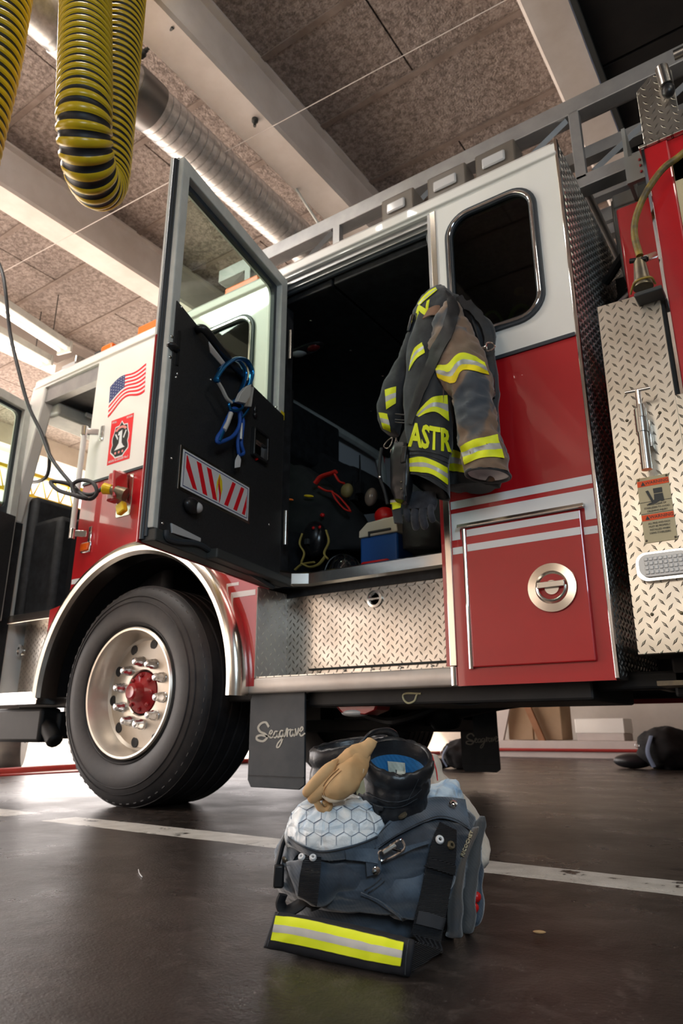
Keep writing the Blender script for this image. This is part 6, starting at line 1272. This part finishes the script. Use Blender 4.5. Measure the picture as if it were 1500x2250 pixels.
# ---------------------------------------------------------------- boots
def ring_at(c, r1, r2, tilt, roll=0.0, n=48, twist=0.0):
    e1 = (_r * math.cos(R(roll)) + Vector((0, 0, math.sin(R(roll))))); e2 = _fh * math.cos(R(tilt)) + Vector((0, 0, math.sin(R(tilt)))); e2 = (e2 - e1 * e2.dot(e1)).normalized()
    return [c + e1 * r1 * math.cos(2 * math.pi * j / n) + e2 * r2 * math.sin(2 * math.pi * j / n) for j in range(n)]
def boot(label, rim, base, r_, tilt, roll, seed, squash=1.0, inner=True):
    rim, base = Vector(rim), Vector(base); ax = rim - base
    t = thing('fire_boot', label, 'boot', (base.x, base.y, 0))
    def at(f): return base + ax * f
    prof = [(1.0, .91), (1.012, .95), (1.012, 1.0), (0.99, 1.04), (0.95, 1.06), (0.90, 1.045), (0.865, 0.99), (0.84, 0.975), (0.80, 1.01), (0.74, 1.03), (0.69, 0.99), (0.66, 0.965), (0.61, 1.0), (0.55, 1.0), (0.50, .95), (0.47, .93), (0.42, .95), (0.30, .93), (0.15, .92), (0.0, .92)]
    mb = MB(); mb.rings([ring_at(at(f), r_ * k, r_ * k * squash, tilt * max(f, 0) ** 0.7, roll * max(f, 0), 64) for f, k in prof], cap=False)
    displace(mb, 0.0028, 38, (1, 1, 2.6), seed)
    pt2('boot_shaft', mb, 'leather', t, ang=80)
    ib = MB(); pi_ = [(1.0, .915), (0.95, .89), (0.88, .87), (0.80, .85), (0.6, .76), (0.4, .72)]
    rg = [ring_at(at(f), r_ * k, r_ * k * squash, tilt * f ** 0.7, roll * f, 64) for f, k in pi_]; ib.rings(rg, cap=False); nn = len(ib.f)
    for i in range(nn): ib.mi[i] = 0 if i < 64 * 2 else 1
    ib.add(rg[-1], [list(range(64))], 1)
    pt2('boot_lining', ib, 'leather', t) if not inner else ib.build('boot_lining', [M['leather'], M['boot_blue']], t)
    foot = MB(); fwd = Vector((-_fh.x * .4 - _r.x * .3, -_fh.y * .4 - _r.y * .3, 0)).normalized() * -1
    foot.ell(Vector((base.x, base.y, 0.045)), 0.075, 0.06, 0.045); pt2('boot_foot', foot, 'leather', t)
    return t, ib, mb
b1, ib1, ob1 = boot('open black leather boot with a blue lining, right of the tan glove', P(874, 1662, 1.50), P(842, 1900, 1.54), 0.0685, 29, -3, 2)
S_i1 = Surf(ib1)
pt2('size_label', strip_on(S_i1, [(850, 1672), (872, 1674), (890, 1676)], [(853, 1696), (872, 1700), (890, 1702)], nv=3, off=0.002, th=0.001, fallback=P(870, 1680, 1.55)), 'boot_label', b1, ang=60)
for pth, w_ in (([(806, 1742), (840, 1758), (875, 1762), (905, 1752), (925, 1735)], 1.4), ([(812, 1762), (845, 1772), (880, 1772), (915, 1755)], 1.4), ([(890, 1768), (905, 1740), (918, 1712)], 1.2)): stitch(Surf(ob1), pth, 'seam', b1, 'seal', w_, 0.001, P(860, 1750, 1.44), 0.0015)
h, n = Surf(ob1).hit(832, 1778, 0.004, P(832, 1778, 1.45)); pt2('pull_tab', MB().rings([[h + (P(x, y, 1.45) - P(832, 1778, 1.45)) + n * e for x, y in ((820, 1768), (845, 1776), (843, 1784), (834, 1786), (836, 1798), (828, 1794))] for e in (0, 0.010)]), 'leather', b1, bevel=0.002)
pt2('pull_tab', MB().rings([[P(x, y, 1.425) + _fh * e for x, y in ((799, 1712), (803, 1740), (796, 1746), (788, 1742), (784, 1748), (782, 1738), (790, 1720))] for e in (0, 0.004)]), mat('frayed_tab', (0.42, 0.38, 0.24), 0.9), b1, smooth=False)
b2, ib2, ob2 = boot('black leather boot leaning back behind the tan glove', P(770, 1634, 1.64), P(775, 1900, 1.63), 0.088, 6, 9, 8, 0.75)
pt2('pull_strap', MB().tube(spline([P(772, 1660, 1.545), P(792, 1635, 1.54), P(815, 1612, 1.55), P(845, 1606, 1.58), P(862, 1612, 1.60), P(868, 1622, 1.61)], 6), 0.010, 10, flat=0.45), 'leather', b2)
# tan gloves
t = thing('leather_glove', 'tan leather glove draped over the boot, fingers folded towards the left', 'glove', P(740, 1700, 1.44))
g1_ = lofted([(812, 1622, 828, 1630, 1.50, .006), (785, 1634, 815, 1652, 1.49, .014), (755, 1652, 798, 1680, 1.465, .020), (727, 1676, 772, 1708, 1.45, .022), (703, 1705, 742, 1735, 1.435, .022), (684, 1726, 715, 1752, 1.43, .018), (670, 1738, 696, 1760, 1.43, .010)], P, 0.003, 26, 3, nseg=36); pt2('back_of_hand', g1_, 'tan_leather', t, ang=80)
g2_ = lofted([(800, 1648, 812, 1662, 1.49, .008), (775, 1660, 806, 1690, 1.455, .018), (748, 1678, 794, 1716, 1.43, .024), (726, 1704, 778, 1738, 1.415, .024), (712, 1728, 756, 1752, 1.41, .018), (708, 1745, 736, 1760, 1.41, .008)], P, 0.0025, 24, 8, nseg=36); pt2('folded_fingers', g2_, 'tan_leather', t, ang=80)
for (ax, ay), (bx_, by), r_ in (((742, 1668), (679, 1737), .0115), ((756, 1686), (690, 1750), .0115)):
    a_, b_ = P(ax, ay, 1.435), P(bx_, by, 1.415); pt2('finger', MB().tube(spline([a_, a_.lerp(b_, .5) - _fh * .008, b_, b_ + (b_ - a_) * .06 + _fh * .008], 5), [r_ * k for k in (.2, .5, .8, 1.0, 1.08, 1.1, 1.1, 1.1, 1.08, 1.05, 1.0, .97, .92, .8, .6, .3)], 14), 'tan_leather', t)
for pts_ in ([(712, 1750), (708, 1735), (722, 1712), (745, 1690)], [(716, 1752), (713, 1737), (727, 1716), (750, 1694)], [(700, 1757), (678, 1742), (690, 1725), (712, 1705), (745, 1678)]): stitch(Surf(g1_, g2_), pts_, 'seam', t, mat('glove_stitch', (0.25, 0.12, 0.05), 0.8), 1.2, 0.0008, P(720, 1730, 1.42), 0.001)
pt2('glove_cuff_edge', MB().tube(spline([P(709, 1748, 1.405), P(728, 1760, 1.40), P(756, 1752, 1.41), P(780, 1730, 1.42), P(792, 1705, 1.43), P(797, 1690, 1.435)], 5), 0.0035, 8), mat('glove_edge', (0.62, 0.50, 0.36), 0.9), t)
pt2('curled_thumb', MB().tube(spline([P(694, 1752, 1.42), P(697, 1766, 1.42), P(706, 1778, 1.42), P(718, 1780, 1.42), P(724, 1770, 1.42), P(718, 1763, 1.42), P(711, 1767, 1.42)], 5), 0.0065, 10, flat=1.4, up=(0.57, -0.82, 0)), 'tan_leather', t)
# ================================================================ gear inside the crew cab
def gear(name, label, cat, loc): return thing(name, label, cat, loc)
c0, c1 = T(800, 1218, 2.82), T(872, 1204, 2.82)
ck = gear('cooler', 'small cooler with cream lid and blue body standing behind the door sill', 'cooler', (c0.x + 0.08, 2.86, 1.055))
x0, x1 = c0.x - 0.005, c1.x + 0.02
zc = T(840, 1178, 2.82).z; zt2 = T(850, 1150, 2.82).z
pt2('cooler_body', MB().box(x0, x1, 2.79, 2.95, 1.06, zc), mat('cooler_blue', (0.01, 0.08, 0.32), 0.4), ck, bevel=0.010)
pt2('cooler_lid', MB().prism([(x0 - .004, zc), (x1 + .004, zc), (x1 - 0.004, zt2 + 0.02), (x0 + 0.045, zt2 + 0.012), (x0 - .002, zc + 0.035)], [], 'y', 2.785, 2.955), mat('cooler_cream', (0.62, 0.58, 0.46), 0.45), ck, smooth=False, bevel=0.006)
pt2('cooler_handle', MB().box(x0 + 0.06, x1 - 0.03, 2.775, 2.787, zc + 0.012, zc + 0.022).box(x0 + 0.055, x0 + 0.063, 2.775, 2.787, zc - 0.006, zc + 0.022), 'dark_grey', ck, bevel=0.002)
o = MB().box(x0 + 0.03, x1 - 0.03, 2.745, 2.78, 1.108, 1.140).build('kit_bag', M['red_plastic'], bevel=0.01); tag(o, 'small red pouch lying in front of the blue cooler', 'bag')
hc = T(752, 1232, 2.84); hl = gear('helmet', 'glossy black helmet lying behind the door sill left of the cooler', 'helmet', (hc.x, 2.86, 1.06))
hb = MB(); hb.lathe([(0.001, 0.105), (0.035, 0.100), (0.065, 0.080), (0.083, 0.05), (0.088, 0.02), (0.115, 0.0), (0.117, -0.006), (0.085, 0.0)], (hc.x, 2.87, 1.115), (0.1, -0.35, 1), 32); pt2('shell', hb, mat('helmet_black', (0.012, 0.012, 0.013), 0.12, coat=1.0), hl)
for k in range(4):
    a_ = k * math.pi / 4; pt2('ridge', MB().tube([Vector((hc.x, 2.87, 1.115)) + Vector((0.09 * math.cos(t_) * math.cos(a_), 0.09 * math.cos(t_) * math.sin(a_) - 0.03, 0.104 * math.sin(t_))) for t_ in [math.pi * j / 12 for j in range(13)]], 0.004, 6), 'black_plastic', hl)
mk_ = T(690, 1185, 2.86); sm = gear('breathing_mask', 'black breathing mask with dirty yellow head straps behind the door sill', 'mask', (mk_.x, 2.88, 1.06))
Mx = lambda x, y, d=2.84: T(x, y, d)
pt2('face_piece', MB().ell(mk_, 0.075, 0.05, 0.10, 24, 14), mat('mask_black', (0.010, 0.010, 0.011), 0.22), sm)
pt2('visor', MB().ell(mk_ + Vector((0, -0.022, 0.015)), 0.058, 0.035, 0.066, 24, 14), 'black_plastic', sm)
ys = mat('strap_yellow', (0.42, 0.32, 0.08), 0.8)
for pth, r_ in (([(664, 1172), (658, 1195), (668, 1215), (662, 1235)], .008), ([(716, 1165), (722, 1190), (712, 1215), (720, 1228)], .009), ([(662, 1238), (680, 1246), (700, 1240), (715, 1222)], .012), ([(648, 1252), (664, 1240), (690, 1235)], .010)):
    pt2('strap', MB().tube(spline([Mx(x, y, 2.80) for x, y in pth], 5), r_, 8, flat=0.5), ys, sm)
for x, y in ((688, 1160), (702, 1158)): pt2('valve', MB().ell(Mx(x, y, 2.80), 0.009, 0.006, 0.009, 12, 8), 'red_plastic', sm)
pt2('regulator', MB().box(Mx(684, 1194).x - .012, Mx(684, 1194).x + .014, 2.79, 2.81, Mx(684, 1200).z, Mx(684, 1188).z), 'dark_grey', sm, bevel=0.003)
# seats with air packs
def blob(name, label, cat, rows, m, amp=0.012, s_=9, seed=1):
    mb = lofted(rows, T, amp, s_, seed, nseg=36, sub=6); o = mb.build(name, M[m] if isinstance(m, str) else m, ang=80); tag(o, label, cat); return o
M['gear_black'] = cloth('gear_black', (0.005, 0.005, 0.006), (0.013, 0.013, 0.014), 9, sheen=0.0)
M['gear_dark'] = cloth('gear_charcoal', (0.016, 0.017, 0.018), (0.030, 0.030, 0.030), 9)
blob('equipment_bag', 'large black equipment bag heaped on the cab floor behind the breathing mask', 'bag', [(620, 1030, 690, 1040, 3.1, .08), (600, 1080, 740, 1080, 3.1, .12), (598, 1150, 800, 1140, 3.1, .14), (600, 1230, 830, 1215, 3.1, .14)], 'gear_black', seed=3)
blob('equipment_bag', 'dark bag standing upright right of the cooler under the hanging glove', 'bag', [(885, 1140, 950, 1140, 2.92, .04), (880, 1160, 965, 1155, 2.92, .07), (878, 1190, 966, 1185, 2.92, .08), (876, 1215, 966, 1205, 2.92, .08)], 'gear_dark', seed=8)
blob('folded_jacket', 'black jacket piled on the far seat below the grey bulkhead', 'jacket', [(700, 1010, 740, 1020, 3.6, .1), (680, 1050, 840, 1060, 3.6, .14), (690, 1110, 870, 1110, 3.6, .15)], 'gear_black', seed=12)
rsx = gear('rescue_strap', 'bright red rescue strap lying over the dark gear in the cab', 'strap', T(735, 1110, 2.95))
for pth, r_ in (([(692, 1062), (705, 1048), (728, 1040), (738, 1036)], .018), ([(700, 1070), (715, 1078), (730, 1080)], .010), ([(728, 1080), (745, 1092), (765, 1115), (770, 1124)], .008), ([(730, 1082), (738, 1098), (756, 1118), (770, 1124)], .008), ([(735, 1042), (745, 1058), (756, 1062)], .010)):
    pt2('strap', MB().tube(spline([T(x, y, 2.93) for x, y in pth], 5), r_, 8, flat=0.6), mat('strap_red', (0.60, 0.02, 0.012), 0.6), rsx)
for nm, lb, ct, (x, y), rr_, mm in (('respirator_cup', 'round tan respirator cup behind the red strap', 'respirator', (762, 1078), (0.035, 0.03, 0.04), mat('tan_plastic', (0.22, 0.17, 0.06), 0.5)),
                           ('face_shield', 'clear face shield glinting among the gear in the cab', 'face shield', (815, 1092), (0.035, 0.03, 0.05), mat('clear_shield', (0.22, 0.19, 0.16), 0.12, spec=0.9)),
                           ('helmet', 'red helmet half hidden behind the cooler', 'helmet', (845, 1135), (0.055, 0.05, 0.05), 'red_plastic'),
                           ('lamp_head', 'round beige lamp head on top of the cooler edge', 'lamp', (845, 1150), (0.038, 0.02, 0.032), mat('beige_lens', (0.30, 0.26, 0.20), 0.4)),
                           ('hand_tool', 'yellow tool handle lying among the gear near the door hinge', 'tool', (678, 1090), (0.035, 0.008, 0.008), 'yellow_plastic'),
                           ('hand_tool', 'short orange tool handle beside the door hinge', 'tool', (638, 1098), (0.022, 0.008, 0.007), 'orange'),
                           ('canister', 'small red canister beside the breathing mask', 'canister', (708, 1132), (0.014, 0.012, 0.012), 'red_plastic')):
    q = T(x, y, 2.93 if ct != 'lamp' else 2.90); o = MB().ell(q, *rr_, 20, 12, Matrix.Rotation(R(15), 3, 'Y')).build(nm, M[mm] if isinstance(mm, str) else mm); tag(o, lb, ct)
o = MB().tube(spline([T(735, 1020, 3.5), T(742, 1028, 3.5), T(738, 1036, 3.5), T(730, 1030, 3.5)], 5, True), 0.016, 10, closed=True).build('tape_roll', M['lining_white']); tag(o, 'white ring of tape against the grey bulkhead', 'tape')
for k, (x, y0, y1) in enumerate(((790, 1000, 1060), (776, 1045, 1075))):
    o = MB().tube([T(x, y0, 3.4), T(x + 1, y1, 3.4)], [0.004, 0.008], 8).box(T(x, y1, 3.4).x - 0.02, T(x, y1, 3.4).x + 0.02, 3.38, 3.42, T(x, y1 + 25, 3.4).z, T(x, y1, 3.4).z).build('radio', M['gear_black']); tag(o, ('taller' if k == 0 else 'shorter') + ' black portable radio with antenna standing in the cab', 'radio')
# ================================================================ floor and background beyond the truck
def pile(gx, gy, label, s=1.0, seed=0):
    t = thing('folded_turnout_gear', label, 'gear', (gx, gy, 0))
    mb = MB().ell((gx, gy, 0.17 * s), 0.26 * s, 0.22 * s, 0.17 * s, 32, 18); displace(mb, 0.03, 6, seed=seed); mb.v = [Vector((v.x, v.y, max(v.z, 0.002))) for v in mb.v]; pt2('trousers', mb, 'gear_black', t, ang=80)
    m2 = MB().ell((gx - 0.30 * s, gy - 0.05, 0.065 * s), 0.17 * s, 0.09 * s, 0.065 * s, 24, 14); pt2('boot', m2, 'leather', t)
    pt2('strap', MB().tube(spline([(gx - 0.1, gy - 0.2 * s, 0.28 * s), (gx - 0.14, gy - 0.25 * s, 0.15 * s), (gx - 0.10, gy - 0.24 * s, 0.03)], 5), 0.025 * s, 8, flat=0.3), mat('strap_faded_blue', (0.10, 0.13, 0.20), 0.7), t)
    pt2('ring', MB().lathe([(0.016, 0), (0.02, 0.004), (0.024, 0), (0.02, -0.004)], (gx - 0.22 * s, gy - 0.16 * s, 0.20 * s), (0, 1, 0), 16, closed=True), 'chrome', t)
    return t
q = G(1450, 1690); pile(q.x + 0.1, q.y, 'dark set of folded turnout gear on the floor under the truck at right', 1.15, 3)
q = G(1020, 1690); pile(q.x, q.y, 'dark set of folded turnout gear beside the far mud flap', 0.8, 9)
# stacked material against the back wall
def bx(name, label, cat, x0, x1, y0, y1, z0, z1, m, **k):
    o = MB().box(x0, x1, y0, y1, z0, z1).build(name, M[m] if isinstance(m, str) else m, smooth=False, bevel=k.get('bevel', 0.01)); tag(o, label, cat); return o
M['card'] = noisy('cardboard', (0.30, 0.20, 0.12), (0.36, 0.25, 0.16), 2, rough=0.9); M['pale'] = noisy('pale_board', (0.50, 0.44, 0.42), (0.58, 0.52, 0.49), 2, rough=0.8)
WY = 10.6
def BX(px): return T(px, 1640, WY).x
def BZ(py): return max(T(1150, py, WY).z, 0.0)
bx('low_platform', 'pale low platform along the back of the bay', 'platform', BX(985), BX(1420), WY, WY + 1.2, 0, BZ(1627), 'pale')
bx('cardboard_box', 'brown cardboard box beside the leaning board at the back of the bay', 'box', BX(1165), BX(1228), WY + .2, WY + .7, BZ(1626), BZ(1540), 'card')
bx('cardboard_box', 'darker brown cardboard box left of the leaning board', 'box', BX(1105), BX(1160), WY + .25, WY + .7, BZ(1626), BZ(1535), 'card')
bx('white_crate', 'white crate on top of the pale block at the back', 'crate', BX(1262), BX(1372), WY + .1, WY + .6, BZ(1611), BZ(1580), 'white')
bx('timber_block', 'greyish timber block under the white crate', 'block', BX(1265), BX(1370), WY + .1, WY + .6, BZ(1627), BZ(1611), 'pale')
o = MB().obox(T(1175, 1590, WY + .1), (0.05, 0, 0), (0, 0.03, 0), (-0.16, 0, 0.42)).build('leaning_board', noisy('stained_board', (0.22, 0.09, 0.03), (0.28, 0.12, 0.05), 5, rough=0.6), smooth=False); tag(o, 'reddish board leaning between the cardboard boxes', 'board')
o = MB().prism([(BX(1075), BZ(1628)), (BX(1100), BZ(1628)), (BX(1122), BZ(1545)), (BX(1098), BZ(1545))], [], 'y', WY + .1, WY + .16).build('ladder_leg', M['pale'], smooth=False); tag(o, 'slanting white leg standing left of the cardboard boxes', 'ladder')
hp_ = spline([G(-60, 1708), G(160, 1692), G(420, 1682), G(680, 1673), G(1000, 1657)], 6)
o = MB().tube([Vector((p.x, p.y, 0.03)) for p in hp_], 0.028, 8).build('fire_hose', mat('hose_red', (0.32, 0.02, 0.015), 0.6)); tag(o, 'thin red hose lying on the floor beyond the truck', 'hose')
o = MB().tube([(BX(1010), WY - 0.03, BZ(1648)), (BX(1450), WY - 0.03, BZ(1646))], 0.022, 8).build('red_pipe', bpy.data.materials['hose_red']); tag(o, 'thin red pipe along the front of the pale platform at the back', 'pipe')
# tyre of another vehicle outside
q = G(-25, 1692); tv = thing('spare_wheel', 'dark wheel standing outside the bay at the left border', 'wheel', (q.x, q.y, 0))
MB().lathe([(0.28, 0.0), (0.30, -0.02), (0.42, -0.03), (0.50, 0.0), (0.53, 0.05), (0.53, 0.25), (0.50, 0.3), (0.28, 0.3)], (q.x, q.y, 0.53), (0.6, 0.8, 0), 48, closed=True).build('tyre', M['tyre'], tv); MB().lathe([(0.001, 0.08), (0.28, 0.08), (0.28, 0.14), (0.001, 0.14)], (q.x, q.y, 0.53), (0.6, 0.8, 0), 32).build('disc', M['under'], tv)
# debris on the floor
o = MB().tube(spline([G(304, 1912), G(306, 1920), G(312, 1928)], 5), 0.0016, 6).build('zip_tie_end', M['decal_white']); o.location.z = 0.0; tag(o, 'tiny white plastic sliver on the floor left of the bag', 'debris')
q = G(1185, 2053); o = MB().ell((q.x, q.y, 0.004), 0.012, 0.005, 0.003, 12, 8, Matrix.Rotation(R(20), 3, 'Z')).build('dry_leaf', M['tan_leather']); tag(o, 'tiny dry tan leaf scrap on the floor right of the trousers', 'debris')

ac = gear('air_cylinder', 'tan and yellow air cylinder seen through the rear crew window', 'cylinder', T(1148, 690, 2.70))
pt2('cylinder', MB().ell(T(1150, 690, 2.72), 0.05, 0.05, 0.10, 20, 12), mat('cylinder_dark', (0.03, 0.03, 0.03), 0.4), ac)
pt2('valve_guard', MB().ell(T(1140, 640, 2.72), 0.025, 0.02, 0.02, 14, 8), mat('valve_orange', (0.40, 0.16, 0.04), 0.5), ac)
pt2('strap', MB().tube(spline([T(1118, 705, 2.66), T(1130, 680, 2.66), T(1150, 672, 2.66), T(1172, 690, 2.66)], 5), 0.010, 8), mat('strap_olive', (0.40, 0.36, 0.04), 0.6), ac)
o = MB().tube(spline([T(1060, 712, 2.64), T(1068, 692, 2.64), T(1085, 685, 2.64), T(1100, 700, 2.64), T(1105, 718, 2.64)], 5), 0.007, 8).build('air_hose', bpy.data.materials['strap_olive']); tag(o, 'yellow hose loop seen through the lower left of the rear crew window', 'hose')
